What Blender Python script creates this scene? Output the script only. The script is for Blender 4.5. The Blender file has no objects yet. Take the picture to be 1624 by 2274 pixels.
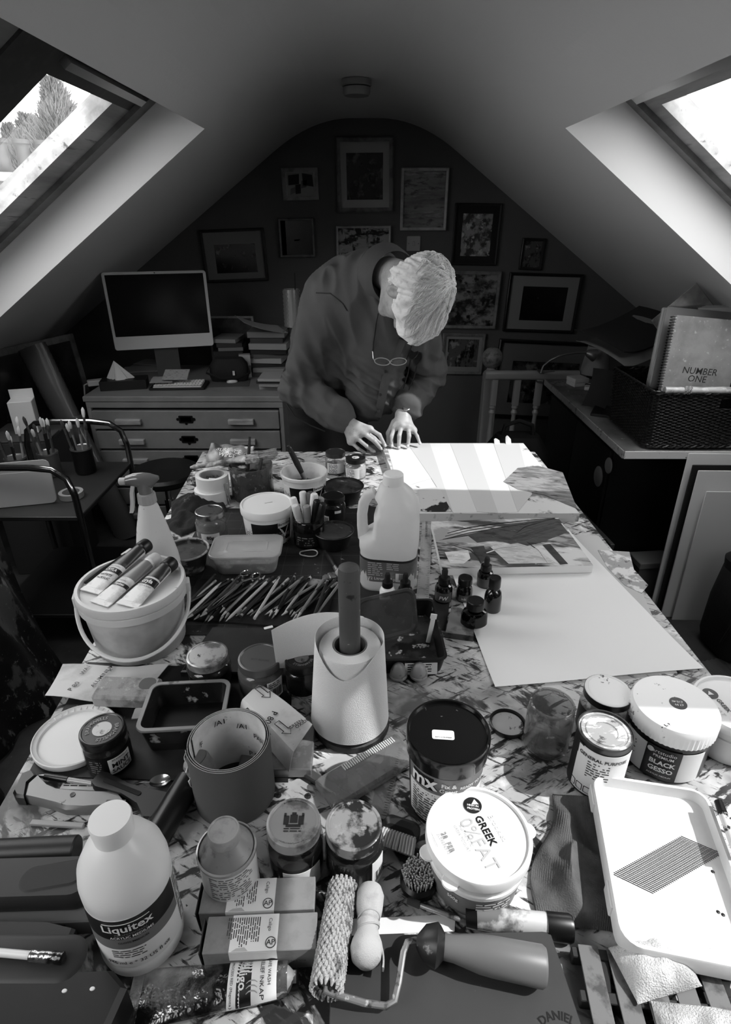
import bpy, bmesh, math, random
import numpy as np
from mathutils import Vector, Matrix, Euler, noise as mnoise

# ------------------------------------------------------------------ camera
SC = bpy.context.scene
COL = SC.collection
FPX, IW, IH = 1298.0, 1624, 2274
PITCH = math.radians(26.85)
CAMZ = 1.60
TZ = 0.78
cam_d = bpy.data.cameras.new('camera')
cam_d.sensor_fit = 'VERTICAL'
cam_d.sensor_height = 36.0
cam_d.lens = FPX / IH * 36.0
cam_d.clip_start = 0.02
cam_d.clip_end = 200
cam = bpy.data.objects.new('camera', cam_d)
COL.objects.link(cam)
cam.location = (0, 0, CAMZ)
cam.rotation_euler = (math.pi / 2 - PITCH, 0, 0)
SC.camera = cam

# ------------------------------------------------------------------ world, sun, exposure
SKY = 7.0
SUN = 5.0
SUN_ELEV, SUN_AZ = math.radians(47), math.radians(-6)   # azimuth from +X towards +Y
w = bpy.data.worlds.new('sky')
SC.world = w
w.use_nodes = True
nt = w.node_tree
bg = nt.nodes['Background']
bg.inputs['Strength'].default_value = SKY
tc = nt.nodes.new('ShaderNodeTexCoord')
no = nt.nodes.new('ShaderNodeTexNoise')
no.inputs['Scale'].default_value = 1.6
no.inputs['Detail'].default_value = 4
cr = nt.nodes.new('ShaderNodeValToRGB')
cr.color_ramp.elements[0].position = .3
cr.color_ramp.elements[0].color = (.85, .85, .85, 1)
cr.color_ramp.elements[1].position = .7
cr.color_ramp.elements[1].color = (1, 1, 1, 1)
nt.links.new(tc.outputs['Generated'], no.inputs['Vector'])
nt.links.new(no.outputs['Fac'], cr.inputs['Fac'])
nt.links.new(cr.outputs['Color'], bg.inputs['Color'])
sd = bpy.data.lights.new('sun', 'SUN')
sd.energy = SUN
sd.angle = math.radians(.7)
sun = bpy.data.objects.new('sun', sd)
COL.objects.link(sun)
_tr = Vector((-math.cos(SUN_ELEV) * math.cos(SUN_AZ), -math.cos(SUN_ELEV) * math.sin(SUN_AZ), -math.sin(SUN_ELEV)))
sun.rotation_euler = _tr.to_track_quat('-Z', 'Y').to_euler()
sun.location = (6, 1, 8)
vs = SC.view_settings
SC.display_settings.display_device = 'sRGB'
vs.view_transform = 'Standard'
vs.look = 'None'
vs.gamma = 1
vs.exposure = 0.25
vs.use_curve_mapping = False
SC.cycles.max_bounces = 10
SC.cycles.diffuse_bounces = 5
SC.cycles.transparent_max_bounces = 24
SC.cycles.caustics_reflective = False
SC.cycles.caustics_refractive = False
SC.cycles.use_denoising = True
SC.cycles.sample_clamp_indirect = 6

# ------------------------------------------------------------------ pixel helpers (photograph 1624 x 2274)
CP, SP = math.cos(PITCH), math.sin(PITCH)
def ray(px, py):
    u, v = (px - IW / 2) / FPX, (IH / 2 - py) / FPX
    return Vector((u, v * SP + CP, v * CP - SP))
def onz(px, py, z=TZ):
    d = ray(px, py); t = (z - CAMZ) / d.z
    return Vector((d.x * t, d.y * t, z))
def ony(px, py, y):
    d = ray(px, py); t = y / d.y
    return Vector((d.x * t, y, CAMZ + d.z * t))
def onx(px, py, x):
    d = ray(px, py); t = x / d.x
    return Vector((x, d.y * t, CAMZ + d.z * t))
def mpp(p):
    return (p[1] * CP - (p[2] - CAMZ) * SP) / FPX
def proj(p):
    d = p[1] * CP - (p[2] - CAMZ) * SP
    return (IW / 2 + FPX * p[0] / d, IH / 2 - FPX * (p[1] * SP + (p[2] - CAMZ) * CP) / d)

# ------------------------------------------------------------------ materials (the photograph is black and white: all greys)
def lin(v):
    return v / 12.92 if v <= .04045 else ((v + .055) / 1.055) ** 2.4
MATS = {}
def mat(name, v=.5, rough=.5, metal=0, spec=.5, layers=(), bump=0, bsc=150, bstretch=(1, 1, 1), trans=0, sss=0, coat=0):
    """layers: (value, scale, threshold, softness, stretch(3), rotation z) noise patches laid over the base colour"""
    if name in MATS: return MATS[name]
    m = bpy.data.materials.new(name); MATS[name] = m
    m.use_nodes = True
    t = m.node_tree; N = t.nodes; L = t.links
    b = N['Principled BSDF']
    g = lin(v)
    b.inputs['Base Color'].default_value = (g, g, g, 1)
    b.inputs['Roughness'].default_value = rough
    b.inputs['Metallic'].default_value = metal
    b.inputs['Specular IOR Level'].default_value = spec
    if coat: b.inputs['Coat Weight'].default_value = coat
    tcn = None
    if layers or bump:
        tcn = N.new('ShaderNodeTexCoord')
    col = None
    for i, ly in enumerate(layers):
        val, sc, th, soft = ly[:4]
        st = ly[4] if len(ly) > 4 else (1, 1, 1)
        rz = ly[5] if len(ly) > 5 else 0
        mp = N.new('ShaderNodeMapping')
        mp.inputs['Scale'].default_value = [sc * s for s in st]
        mp.inputs['Location'].default_value = (i * 3.7, i * 1.3, i * 7.1)
        # rotate first so that the stretch follows the rotated direction
        mr = N.new('ShaderNodeMapping')
        mr.inputs['Rotation'].default_value = (0, 0, rz)
        L.new(tcn.outputs['Object'], mr.inputs['Vector'])
        L.new(mr.outputs['Vector'], mp.inputs['Vector'])
        n = N.new('ShaderNodeTexNoise')
        n.inputs['Scale'].default_value = 1
        n.inputs['Detail'].default_value = 5
        n.inputs['Roughness'].default_value = .6
        L.new(mp.outputs['Vector'], n.inputs['Vector'])
        r = N.new('ShaderNodeMapRange')
        r.inputs['From Min'].default_value = th - soft
        r.inputs['From Max'].default_value = th + soft
        L.new(n.outputs['Fac'], r.inputs['Value'])
        mx = N.new('ShaderNodeMix'); mx.data_type = 'RGBA'
        L.new(r.outputs['Result'], mx.inputs['Factor'])
        if col is None: mx.inputs[6].default_value = (g, g, g, 1)
        else: L.new(col, mx.inputs[6])
        h = lin(val)
        mx.inputs[7].default_value = (h, h, h, 1)
        col = mx.outputs[2]
    if col is not None: L.new(col, b.inputs['Base Color'])
    if bump:
        mp = N.new('ShaderNodeMapping')
        mp.inputs['Scale'].default_value = [bsc * s for s in bstretch]
        L.new(tcn.outputs['Object'], mp.inputs['Vector'])
        n = N.new('ShaderNodeTexNoise'); n.inputs['Scale'].default_value = 1; n.inputs['Detail'].default_value = 3
        L.new(mp.outputs['Vector'], n.inputs['Vector'])
        bn = N.new('ShaderNodeBump'); bn.inputs['Strength'].default_value = bump; bn.inputs['Distance'].default_value = .004
        L.new(n.outputs['Fac'], bn.inputs['Height'])
        L.new(bn.outputs['Normal'], b.inputs['Normal'])
    if trans:
        out = N['Material Output']
        tr = N.new('ShaderNodeBsdfTranslucent')
        if col is not None: L.new(col, tr.inputs['Color'])
        else: tr.inputs['Color'].default_value = (g, g, g, 1)
        ms = N.new('ShaderNodeMixShader'); ms.inputs[0].default_value = trans
        L.new(b.outputs[0], ms.inputs[1]); L.new(tr.outputs[0], ms.inputs[2])
        L.new(ms.outputs[0], out.inputs['Surface'])
    return m
def glassy(name, tint=.93, rough=.03, refl=1.0, milk=0, milkv=.85, layers=()):
    """thin clear wall: transparent + fresnel gloss (+ some milky diffuse, + dirt patches)"""
    if name in MATS: return MATS[name]
    m = bpy.data.materials.new(name); MATS[name] = m
    m.use_nodes = True
    t = m.node_tree; N = t.nodes; L = t.links
    N.remove(N['Principled BSDF'])
    out = N['Material Output']
    tr = N.new('ShaderNodeBsdfTransparent'); g = lin(tint); tr.inputs['Color'].default_value = (g, g, g, 1)
    gl = N.new('ShaderNodeBsdfGlossy'); gl.inputs['Roughness'].default_value = rough
    gl.inputs['Color'].default_value = (refl, refl, refl, 1)
    lw = N.new('ShaderNodeLayerWeight'); lw.inputs['Blend'].default_value = .5
    pw = N.new('ShaderNodeMath'); pw.operation = 'POWER'; pw.inputs[1].default_value = 5
    L.new(lw.outputs['Facing'], pw.inputs[0])
    fr = N.new('ShaderNodeMath'); fr.operation = 'MULTIPLY_ADD'; fr.inputs[1].default_value = .92; fr.inputs[2].default_value = .045
    L.new(pw.outputs[0], fr.inputs[0])
    ms = N.new('ShaderNodeMixShader')
    L.new(fr.outputs[0], ms.inputs[0]); L.new(tr.outputs[0], ms.inputs[1]); L.new(gl.outputs[0], ms.inputs[2])
    res = ms.outputs[0]
    if milk:
        d = N.new('ShaderNodeBsdfDiffuse'); g = lin(milkv); d.inputs['Color'].default_value = (g, g, g, 1)
        tl = N.new('ShaderNodeBsdfTranslucent'); tl.inputs['Color'].default_value = (g, g, g, 1)
        m0 = N.new('ShaderNodeMixShader'); m0.inputs[0].default_value = .4
        L.new(d.outputs[0], m0.inputs[1]); L.new(tl.outputs[0], m0.inputs[2])
        m2 = N.new('ShaderNodeMixShader'); m2.inputs[0].default_value = milk
        L.new(res, m2.inputs[1]); L.new(m0.outputs[0], m2.inputs[2]); res = m2.outputs[0]
    for (val, sc, th, soft) in layers:
        tcn = N.new('ShaderNodeTexCoord'); n = N.new('ShaderNodeTexNoise'); n.inputs['Scale'].default_value = sc; n.inputs['Detail'].default_value = 5
        L.new(tcn.outputs['Object'], n.inputs['Vector'])
        r = N.new('ShaderNodeMapRange'); r.inputs['From Min'].default_value = th - soft; r.inputs['From Max'].default_value = th + soft
        L.new(n.outputs['Fac'], r.inputs['Value'])
        d = N.new('ShaderNodeBsdfDiffuse'); g = lin(val); d.inputs['Color'].default_value = (g, g, g, 1)
        m2 = N.new('ShaderNodeMixShader')
        L.new(r.outputs[0], m2.inputs[0]); L.new(res, m2.inputs[1]); L.new(d.outputs[0], m2.inputs[2]); res = m2.outputs[0]
    L.new(res, out.inputs['Surface'])
    return m

# ------------------------------------------------------------------ mesh building
def T(x=0, y=0, z=0, rx=0, ry=0, rz=0, s=1):
    return Matrix.Translation((x, y, z)) @ Euler((rx, ry, rz)).to_matrix().to_4x4() @ Matrix.Scale(s, 4)
def rr(w, d, r, n=5):
    """rounded rectangle, counter-clockwise"""
    r = min(r, w / 2 - 1e-5, d / 2 - 1e-5); p = []
    for cx, cy, a0 in ((w / 2 - r, d / 2 - r, 0), (-w / 2 + r, d / 2 - r, 90), (-w / 2 + r, -d / 2 + r, 180), (w / 2 - r, -d / 2 + r, 270)):
        for i in range(n + 1):
            a = math.radians(a0 + 90 * i / n); p.append((cx + r * math.cos(a), cy + r * math.sin(a)))
    return p
def circ(r, n=24, ry=None):
    ry = r if ry is None else ry
    return [(r * math.cos(2 * math.pi * i / n), ry * math.sin(2 * math.pi * i / n)) for i in range(n)]
class MB:
    def __init__(s): s.v = []; s.f = []
    def add(s, v, f, M=None):
        o = len(s.v)
        s.v += [tuple(M @ Vector(p)) for p in v] if M is not None else [tuple(p) for p in v]
        s.f += [[i + o for i in q] for q in f]; return s
    def rings(s, rings, M=None, cap0=True, cap1=True, closed=True):
        n = len(rings[0]); v = [p for r in rings for p in r]; f = []
        for k in range(len(rings) - 1):
            for i in range(n if closed else n - 1):
                j = (i + 1) % n
                f.append([k * n + i, k * n + j, (k + 1) * n + j, (k + 1) * n + i])
        if cap0: f.append(list(range(n - 1, -1, -1)))
        if cap1: f.append([(len(rings) - 1) * n + i for i in range(n)])
        return s.add(v, f, M)
    def lathe(s, prof, seg=32, M=None, cap0=True, cap1=True, sy=1):
        return s.rings([[(r * math.cos(2 * math.pi * i / seg), sy * r * math.sin(2 * math.pi * i / seg), z) for i in range(seg)] for r, z in [(max(r, 1e-5), z) for r, z in prof]], M, cap0, cap1)
    def loft(s, secs, M=None, cap0=True, cap1=True):
        """secs: (list of xy, z)"""
        return s.rings([[(x, y, z) for x, y in p] for p, z in secs], M, cap0, cap1)
    def rbox(s, w, d, h, r=.002, b=.0015, M=None, n=3, z0=0):
        b = min(b, h / 2.01, w / 2.5, d / 2.5); r = max(r, b + 1e-4)
        q = lambda i: rr(w - 2 * i, d - 2 * i, max(r - i, 1e-4), n)
        return s.loft([(q(b), z0), (q(0), z0 + b), (q(0), z0 + h - b), (q(b), z0 + h)], M)
    def box(s, w, d, h, M=None):
        x, y = w / 2, d / 2
        return s.loft([([(x, y), (-x, y), (-x, -y), (x, -y)], 0), ([(x, y), (-x, y), (-x, -y), (x, -y)], h)], M)
    def prism(s, poly, h, M=None):
        if sum(poly[i - 1][0] * poly[i][1] - poly[i][0] * poly[i - 1][1] for i in range(len(poly))) < 0: poly = poly[::-1]
        return s.loft([(poly, 0), (poly, h)], M)
    def tube(s, path, r, seg=8, M=None, cap=True, flat=1):
        P = [Vector(p) for p in path]; n = len(P)
        R = r if isinstance(r, (list, tuple)) else [r] * n
        t0 = (P[1] - P[0]).normalized()
        a = t0.orthogonal().normalized(); rings = []
        for i in range(n):
            t = (P[min(i + 1, n - 1)] - P[max(i - 1, 0)])
            t = t.normalized() if t.length > 1e-9 else t0
            a = (a - t * a.dot(t)); a = a.normalized() if a.length > 1e-9 else t.orthogonal().normalized()
            b = t.cross(a)
            rings.append([P[i] + (a * math.cos(2 * math.pi * k / seg) + b * flat * math.sin(2 * math.pi * k / seg)) * R[i] for k in range(seg)])
        return s.rings(rings, M, cap, cap)
    def sheet(s, nu, nv, fn, th, M=None):
        """fn(u,v) -> point ; a skin of thickness th below it"""
        G = [[Vector(fn(i / nu, j / nv)) for j in range(nv + 1)] for i in range(nu + 1)]
        v = []; W = nv + 1
        nrm = []
        for i in range(nu + 1):
            for j in range(W):
                du = G[min(i + 1, nu)][j] - G[max(i - 1, 0)][j]; dv = G[i][min(j + 1, nv)] - G[i][max(j - 1, 0)]
                nn = du.cross(dv); nn = nn.normalized() if nn.length > 1e-12 else Vector((0, 0, 1)); nrm.append(nn)
        top = [G[i][j] for i in range(nu + 1) for j in range(W)]
        bot = [p - q * th for p, q in zip(top, nrm)]
        v = top + bot; o = len(top); f = []
        for i in range(nu):
            for j in range(nv):
                a, b, c, d = i * W + j, (i + 1) * W + j, (i + 1) * W + j + 1, i * W + j + 1
                f.append([a, b, c, d]); f.append([o + d, o + c, o + b, o + a])
        for i in range(nu):
            a, b = i * W, (i + 1) * W; f.append([a, o + a, o + b, b])
            a, b = i * W + nv, (i + 1) * W + nv; f.append([b, o + b, o + a, a])
        for j in range(nv):
            a, b = j, j + 1; f.append([b, o + b, o + a, a])
            a, b = nu * W + j, nu * W + j + 1; f.append([a, o + a, o + b, b])
        return s.add(v, f, M)
    def ball(s, r, M=None, seg=16, n=8, sz=1):
        return s.lathe([(r * math.sin(math.pi * i / n), -r * sz * math.cos(math.pi * i / n)) for i in range(n + 1)], seg, M, False, False)
    def cylpatch(s, R, a0, a1, z0, z1, n=16, M=None, R1=None, th=.0004):
        """paper label round a (slightly conical) wall: angles in degrees"""
        R1 = R if R1 is None else R1
        def fn(u, v):
            a = math.radians(a0 + (a1 - a0) * u); q = R + (R1 - R) * v
            return (q * math.cos(a), q * math.sin(a), z0 + (z1 - z0) * v)
        return s.sheet(n, 1, fn, th, M)
    def mesh(s, name, angle=35):
        me = bpy.data.meshes.new(name)
        me.from_pydata(s.v, [], s.f)
        me.validate()
        me.polygons.foreach_set('use_smooth', [True] * len(me.polygons))
        me.set_sharp_from_angle(angle=math.radians(angle))
        me.update()
        return me
def part(name, mb, m, parent=None, label=None, loc=None, angle=35, kind=None):
    me = mb.mesh(name, angle) if isinstance(mb, MB) else mb
    if m is not None and not me.materials: me.materials.append(m)
    o = bpy.data.objects.new(name, me); COL.objects.link(o)
    if parent is not None: o.parent = parent
    if loc is not None: o.location = loc
    if label: o['label'] = label
    if kind: o['kind'] = kind
    return o
def thing(name, label, cat, loc=(0, 0, 0), rz=0, group=None, rot=None):
    o = bpy.data.objects.new(name, None); COL.objects.link(o)
    o.empty_display_size = .05
    o.location = loc; o.rotation_euler = rot if rot is not None else (0, 0, rz)
    o['label'] = label; o['category'] = cat
    if group: o['group'] = group
    return o
def solo(name, mb, m, label, cat, loc=(0, 0, 0), rz=0, group=None, rot=None, kind=None, angle=35):
    o = part(name, mb, m, None, label, loc, angle); o['category'] = cat
    o.rotation_euler = rot if rot is not None else (0, 0, rz)
    if group: o['group'] = group
    if kind: o['kind'] = kind
    return o
def struct(name, mb, m, parent=None, label=None, angle=35):
    o = part(name, mb, m, parent, label, None, angle)
    if parent is None: o['kind'] = 'structure'
    return o
def dup(root, loc=None, rz=None, label=None):
    c = root.copy(); COL.objects.link(c)
    if loc is not None: c.location = loc
    if rz is not None: c.rotation_euler = (0, 0, rz)
    if label: c['label'] = label
    for ch in list(root.children):
        d = ch.copy(); COL.objects.link(d); d.parent = c
        for gch in list(ch.children):
            e = gch.copy(); COL.objects.link(e); e.parent = d
    return c
TXT = {}
def textmb(s, size, align='CENTER', bold=0, sx=1, shear=0, space=1):
    """flat lettering as a mesh in the xy plane"""
    cu = bpy.data.curves.new('lettering', 'FONT')
    cu.body = s; cu.size = size; cu.align_x = align; cu.align_y = 'CENTER'; cu.resolution_u = 2
    cu.offset = bold * size; cu.shear = shear; cu.space_character = space
    cu.extrude = 0
    ob = bpy.data.objects.new('lettering', cu)
    me = bpy.data.meshes.new_from_object(ob)
    mb = MB()
    mb.v = [(v.co.x * sx, v.co.y, v.co.z) for v in me.vertices]
    mb.f = [list(p.vertices) for p in me.polygons]
    bpy.data.objects.remove(ob); bpy.data.curves.remove(cu); bpy.data.meshes.remove(me)
    return mb
def flat_text(s, size, M, **k):
    a = textmb(s, size, **k); out = MB(); return out.add(a.v, a.f, M)
def cyl_text(s, size, R, a, z, tilt=0, **k):
    """lettering wrapped round an upright cylinder at angle a (degrees, 270 faces the camera)"""
    t = textmb(s, size, **k); out = MB()
    out.v = [(R * math.cos(math.radians(a) + x / R), R * math.sin(math.radians(a) + x / R), z + y + tilt * x) for x, y, _ in t.v]
    out.f = t.f; return out
def merge(*mbs):
    o = MB()
    for m in mbs: o.add(m.v, m.f)
    return o
def smallprint(x0, y0, w, n, lh, rng, z=0, M=None, fill=.8):
    """rows of tiny illegible print as dashes in the xy plane"""
    o = MB()
    for i in range(n):
        x = x0; y = y0 - i * lh; end = x0 + w * (fill if i % 5 == 4 else rng.uniform(.88, 1))
        while x < end:
            l = min(rng.uniform(1.2, 4) * lh, end - x)
            o.add([(x, y, z), (x + l, y, z), (x + l, y + lh * .45, z), (x, y + lh * .45, z)], [[0, 1, 2, 3]])
            x += l + lh * .5
    if M is not None: o.v = [tuple(M @ Vector(p)) for p in o.v]
    return o
def wrapcyl(mb, R, a, z):
    o = MB(); o.v = [((R + q) * math.cos(math.radians(a) + x / R), (R + q) * math.sin(math.radians(a) + x / R), z + y) for x, y, q in mb.v]; o.f = mb.f; return o
RNG = random.Random(11)
U = RNG.uniform
# ================================================================== THE ROOM
YB = 4.0           # gable wall with the pictures
YF = -1.6          # wall behind the camera
RX0, RZ0 = .304, 2.10
CS, SN = math.cos(math.atan(.707)), math.sin(math.atan(.707))
EX = 2.3
EZ = RZ0 - .707 * (EX - RX0)
def rp(side, s, y, n=0):
    return Vector((side * (RX0 + s * CS + n * SN), y, RZ0 - s * SN + n * CS))
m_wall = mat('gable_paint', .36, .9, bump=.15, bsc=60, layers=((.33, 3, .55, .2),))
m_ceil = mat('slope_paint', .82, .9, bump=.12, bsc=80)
m_reveal = mat('reveal_paint', .86, .6)
m_floor = mat('floor_paint', .22, .7, layers=((.14, 6, .55, .1), (.35, 25, .68, .02)))
fl = MB().add([(-EX, YF, 0), (EX, YF, 0), (EX, YB, 0), (-EX, YB, 0)], [[0, 1, 2, 3]])
struct('floor', fl, m_floor)
# gable: vertical polygon
gx = [(-EX, 0), (EX, 0), (EX, EZ), (RX0 + .1, RZ0 - .07), (RX0 - .05, RZ0), (-RX0 + .05, RZ0), (-RX0 - .1, RZ0 - .07), (-EX, EZ)]
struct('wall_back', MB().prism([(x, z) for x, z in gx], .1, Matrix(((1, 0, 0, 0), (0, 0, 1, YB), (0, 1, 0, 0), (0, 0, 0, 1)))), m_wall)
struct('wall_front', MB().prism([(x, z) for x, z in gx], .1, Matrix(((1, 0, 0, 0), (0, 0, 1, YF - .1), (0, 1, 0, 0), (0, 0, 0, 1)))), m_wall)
for sd_, nm in ((-1, 'wall_left'), (1, 'wall_right')):
    struct(nm, MB().box(.1, YB - YF, EZ, T(sd_ * (EX + .05), (YB + YF) / 2, 0)), m_wall)
# openings per side: (y0, y1, s0, s1)
OPEN = {-1: [(-.75, .35, .3625, 1.70), (.98, 2.59, .3625, 1.70)], 1: [(-.02, .745, .4237, 1.52), (1.22, 2.26, .4237, 1.52)]}
SE = (EX - RX0) / CS
ce = MB()
def q4(a, b, c, d): ce.add([a, b, c, d], [[0, 1, 2, 3]])
for sd_ in (-1, 1):
    S0, S1 = OPEN[sd_][0][2:]
    st = .285
    def strip(y0, y1, s0, s1):
        q4(rp(sd_, s0, y0), rp(sd_, s1, y0), rp(sd_, s1, y1), rp(sd_, s0, y1))
    strip(YF, YB, st, S0); strip(YF, YB, S1, SE)
    ys = [YF] + [v for o in OPEN[sd_] for v in o[:2]] + [YB]
    for i in range(0, len(ys), 2): strip(ys[i], ys[i + 1], S0, S1)
# rounded ridge
prof = []
for i in range(25):
    a = -1 + 2 * i / 24
    x = a * (RX0 + st * CS); ax = abs(x)
    z = RZ0 - .04
    # soft blend between flat top and the slopes
    k = .16
    s_ = RZ0 - .707 * (ax - RX0)
    h = max(k - abs(s_ - RZ0), 0) / k
    z = min(s_, RZ0) - h * h * k * .25
    prof.append((x, z))
ends = RZ0 - .707 * (st * CS)
d_ = prof[0][1] - ends
prof = [(x, z - d_ * (abs(x) / (RX0 + st * CS)) ** 4) for x, z in prof]
for i in range(24):
    (x0, z0), (x1, z1) = prof[i], prof[i + 1]
    ny = 1
    q4((x0, YF, z0), (x0, YB, z0), (x1, YB, z1), (x1, YF, z1))
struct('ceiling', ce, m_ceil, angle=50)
# windows: reveals, frame, sash, pane
m_wood = mat('window_pine', .72, .45, layers=((.45, 9, .52, .15, (1, .12, 1), 0), (.3, 40, .66, .05, (1, .1, 1), 0)), bump=.05, bsc=60)
m_shaded_frame = mat('shaded_frame', .13, .5, layers=((.2, 30, .6, .1),))  # backlit shade of left top rails, near rails and mullion, painted into the colour
m_woodm = mat('window_pine_mid', .5, .45, layers=((.32, 9, .52, .15, (1, .12, 1), 0),))
m_dark = mat('window_gasket', .05, .6)
m_alu = mat('sash_edge', .75, .3, metal=.8)
m_pane = glassy('window_glass', .97, .01)
def roofbox(mb, sd_, y0, y1, s0, s1, n0, n1):
    v = [rp(sd_, s, y, n) for n in (n0, n1) for (s, y) in ((s0, y0), (s1, y0), (s1, y1), (s0, y1))]
    f = [[0, 1, 2, 3], [7, 6, 5, 4], [0, 4, 5, 1], [1, 5, 6, 2], [2, 6, 7, 3], [3, 7, 4, 0]]
    if sd_ > 0: f = [q[::-1] for q in f]
    mb.add(v, f)
def ringbox(sd_, y0, y1, s0, s1, wy0, wy1, ws0, ws1, n0, n1):
    """four members of a rectangular ring, each its own mesh"""
    out = []
    for a in ((y0, y1, s0, s0 + ws0), (y0, y1, s1 - ws1, s1), (y0, y0 + wy0, s0 + ws0, s1 - ws1), (y1 - wy1, y1, s0 + ws0, s1 - ws1)):
        b = MB(); roofbox(b, sd_, *a, n0, n1); out.append(b)
    return out
wn = 0; tn = 0
for sd_ in (-1, 1):
    for (y0, y1, s0, s1) in OPEN[sd_]:
        tn += 1; RV = .165
        rv = MB()
        for a, b in (((s0, y0), (s1, y0)), ((s1, y0), (s1, y1)), ((s1, y1), (s0, y1)), ((s0, y1), (s0, y0))):
            rv.add([rp(sd_, *a, 0), rp(sd_, *b, 0), rp(sd_, *b, RV), rp(sd_, *a, RV)], [[0, 1, 2, 3]])
        struct('trim_%d' % tn, rv, m_reveal, angle=10)
        two = sd_ < 0
        if two:
            ym = (y0 + y1) / 2
            if y1 > 2: cells = [(1.79, y1, .12, .23), (y0, 1.64, .11, .11)]
            else: cells = [(y0, y1, .11, .11)]
        else: cells = [(max(y0, 1.53) if y1 > 2 else y0, y1, .10, .125)]
        for (a, b, i0, i1) in cells:
            wn += 1
            W = bpy.data.objects.new('window_%d' % wn, None); COL.objects.link(W); W['kind'] = 'structure'
            fw = .045 if not two else .075
            for mb in ringbox(sd_, a, b, s0, s1, fw, fw, .09, .05, RV - .002, RV + .09): struct('window_frame', mb, m_shaded_frame if two and len(W.children) in (0, 2) else m_woodm, W)
            g = 0
            for mb in ringbox(sd_, a + fw + g, b - fw - g, s0 + .09 + g, s1 - .05 - g, i0 - fw - g, i1 - fw - g, .085, .07, RV + .015, RV + .075): struct('window_sash', mb, m_shaded_frame if two and len(W.children) in (4, 6) else m_wood, W)
            gk = MB()
            for mb in ringbox(sd_, a + i0 - .012, b - i1 + .012, s0 + .175 + g, s1 - .108 - g, .006, .006, .006, .006, RV + .028, RV + .046): gk.add(mb.v, mb.f)
            struct('window_gasket', gk, m_dark, W)
            bar = MB(); roofbox(bar, sd_, a + fw + .03, b - fw - .03, s0 + .10, s0 + .125, RV - .012, RV + .012)
            struct('ventilation_bar', bar, m_alu, W)
            p = MB(); roofbox(p, sd_, a + i0 - .005, b - i1 + .005, s0 + .17, s1 - .10, RV + .038, RV + .042)
            struct('window_pane', p, m_pane, W)
            ld = bpy.data.lights.new('window_portal', 'AREA'); ld.shape = 'RECTANGLE'
            ld.size = (b - a); ld.size_y = s1 - s0; ld.cycles.is_portal = True
            lo = bpy.data.objects.new('window_portal', ld); COL.objects.link(lo)
            c = rp(sd_, (s0 + s1) / 2, (a + b) / 2, RV + .11); n = Vector((sd_ * SN, 0, CS))
            xa = Vector((0, 1, 0)); za = n; ya = za.cross(xa)
            lo.matrix_world = Matrix(((xa.x, ya.x, za.x, c.x), (xa.y, ya.y, za.y, c.y), (xa.z, ya.z, za.z, c.z), (0, 0, 0, 1)))
        if two and y1 > 2:
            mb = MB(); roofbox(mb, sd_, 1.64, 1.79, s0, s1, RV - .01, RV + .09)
            struct('trim_9', mb, m_shaded_frame)
        if not two and y1 > 2:
            mb = MB(); roofbox(mb, sd_, y0, 1.53, s0, s1, RV - .01, RV + .09)
            struct('trim_10', mb, m_woodm)
# outer roof so that no light leaks in and the sky is only seen through the panes
ro = MB()
for sd_ in (-1, 1):
    S0, S1 = OPEN[sd_][0][2:]
    ys = [YF - .1] + [v for o in OPEN[sd_] for v in o[:2]] + [YB + .1]
    def rs(y0, y1, s0, s1): roofbox(ro, sd_, y0, y1, s0, s1, .17, .25)
    rs(YF - .1, YB + .1, -.1, S0); rs(YF - .1, YB + .1, S1, SE + .15)
    for i in range(0, len(ys), 2): rs(ys[i], ys[i + 1], S0, S1)
ro.box(.9, YB - YF + .2, .05, T(0, (YB + YF) / 2, 2.3))
struct('roof', ro, mat('roof_slate', .3, .8))
# skirting along the gable
struct('baseboard_back', MB().rbox(2 * EX, .02, .12, .003, .003, T(0, YB - .01, 0)), mat('skirting_paint', .6, .5))

# ================================================================== THE TABLE
m_ttop = mat('painted_table_top', .80, .5, layers=(
    (.60, 5, .5, .15), (.90, 11, .58, .06), (.10, 7, .58, .025, (1, 3.2, 1), .9), (.14, 16, .58, .03, (1, 4.5, 1), -.5), (.2, 24, .60, .03, (1, 5, 1), .5),
    (.05, 26, .66, .015), (.35, 3.3, .60, .06), (.12, 90, .72, .01)), bump=.08, bsc=50)
tp = [(-.635, 2.14), (.66, 2.14), (.715, .05), (-.545, .05)]
tb = thing('work_table', 'large paint-stained work table with splattered top', 'table', (0, 1.1, 0))
loc = lambda pts: [(x, y - 1.1) for x, y in pts]
part('table_top', MB().prism(loc(tp), .032, T(0, 0, TZ - .032)), m_ttop, tb)
m_tleg = mat('table_timber', .22, .7, layers=((.12, 8, .55, .1, (1, 1, .1)),))
ap = MB()
for (a, b) in zip(tp, tp[1:] + tp[:1]):
    A, B = Vector((*a, 0)), Vector((*b, 0)); c = Vector((.04, 1.1, 0))
    A = A + (c - A) * .07; B = B + (c - B) * .07
    d = B - A; ang = math.atan2(d.y, d.x); mid = (A + B) / 2
    part('apron', MB().rbox(d.length, .025, .09, .002, .002, T(mid.x, mid.y - 1.1, TZ - .122, rz=ang)), m_tleg, tb)
for x, y in ((-.56, 2.03), (.58, 2.03), (-.48, .2), (.62, .2)):
    part('leg', MB().rbox(.07, .07, TZ - .032, .004, .003, T(x, y - 1.1, 0)), m_tleg, tb)
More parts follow.
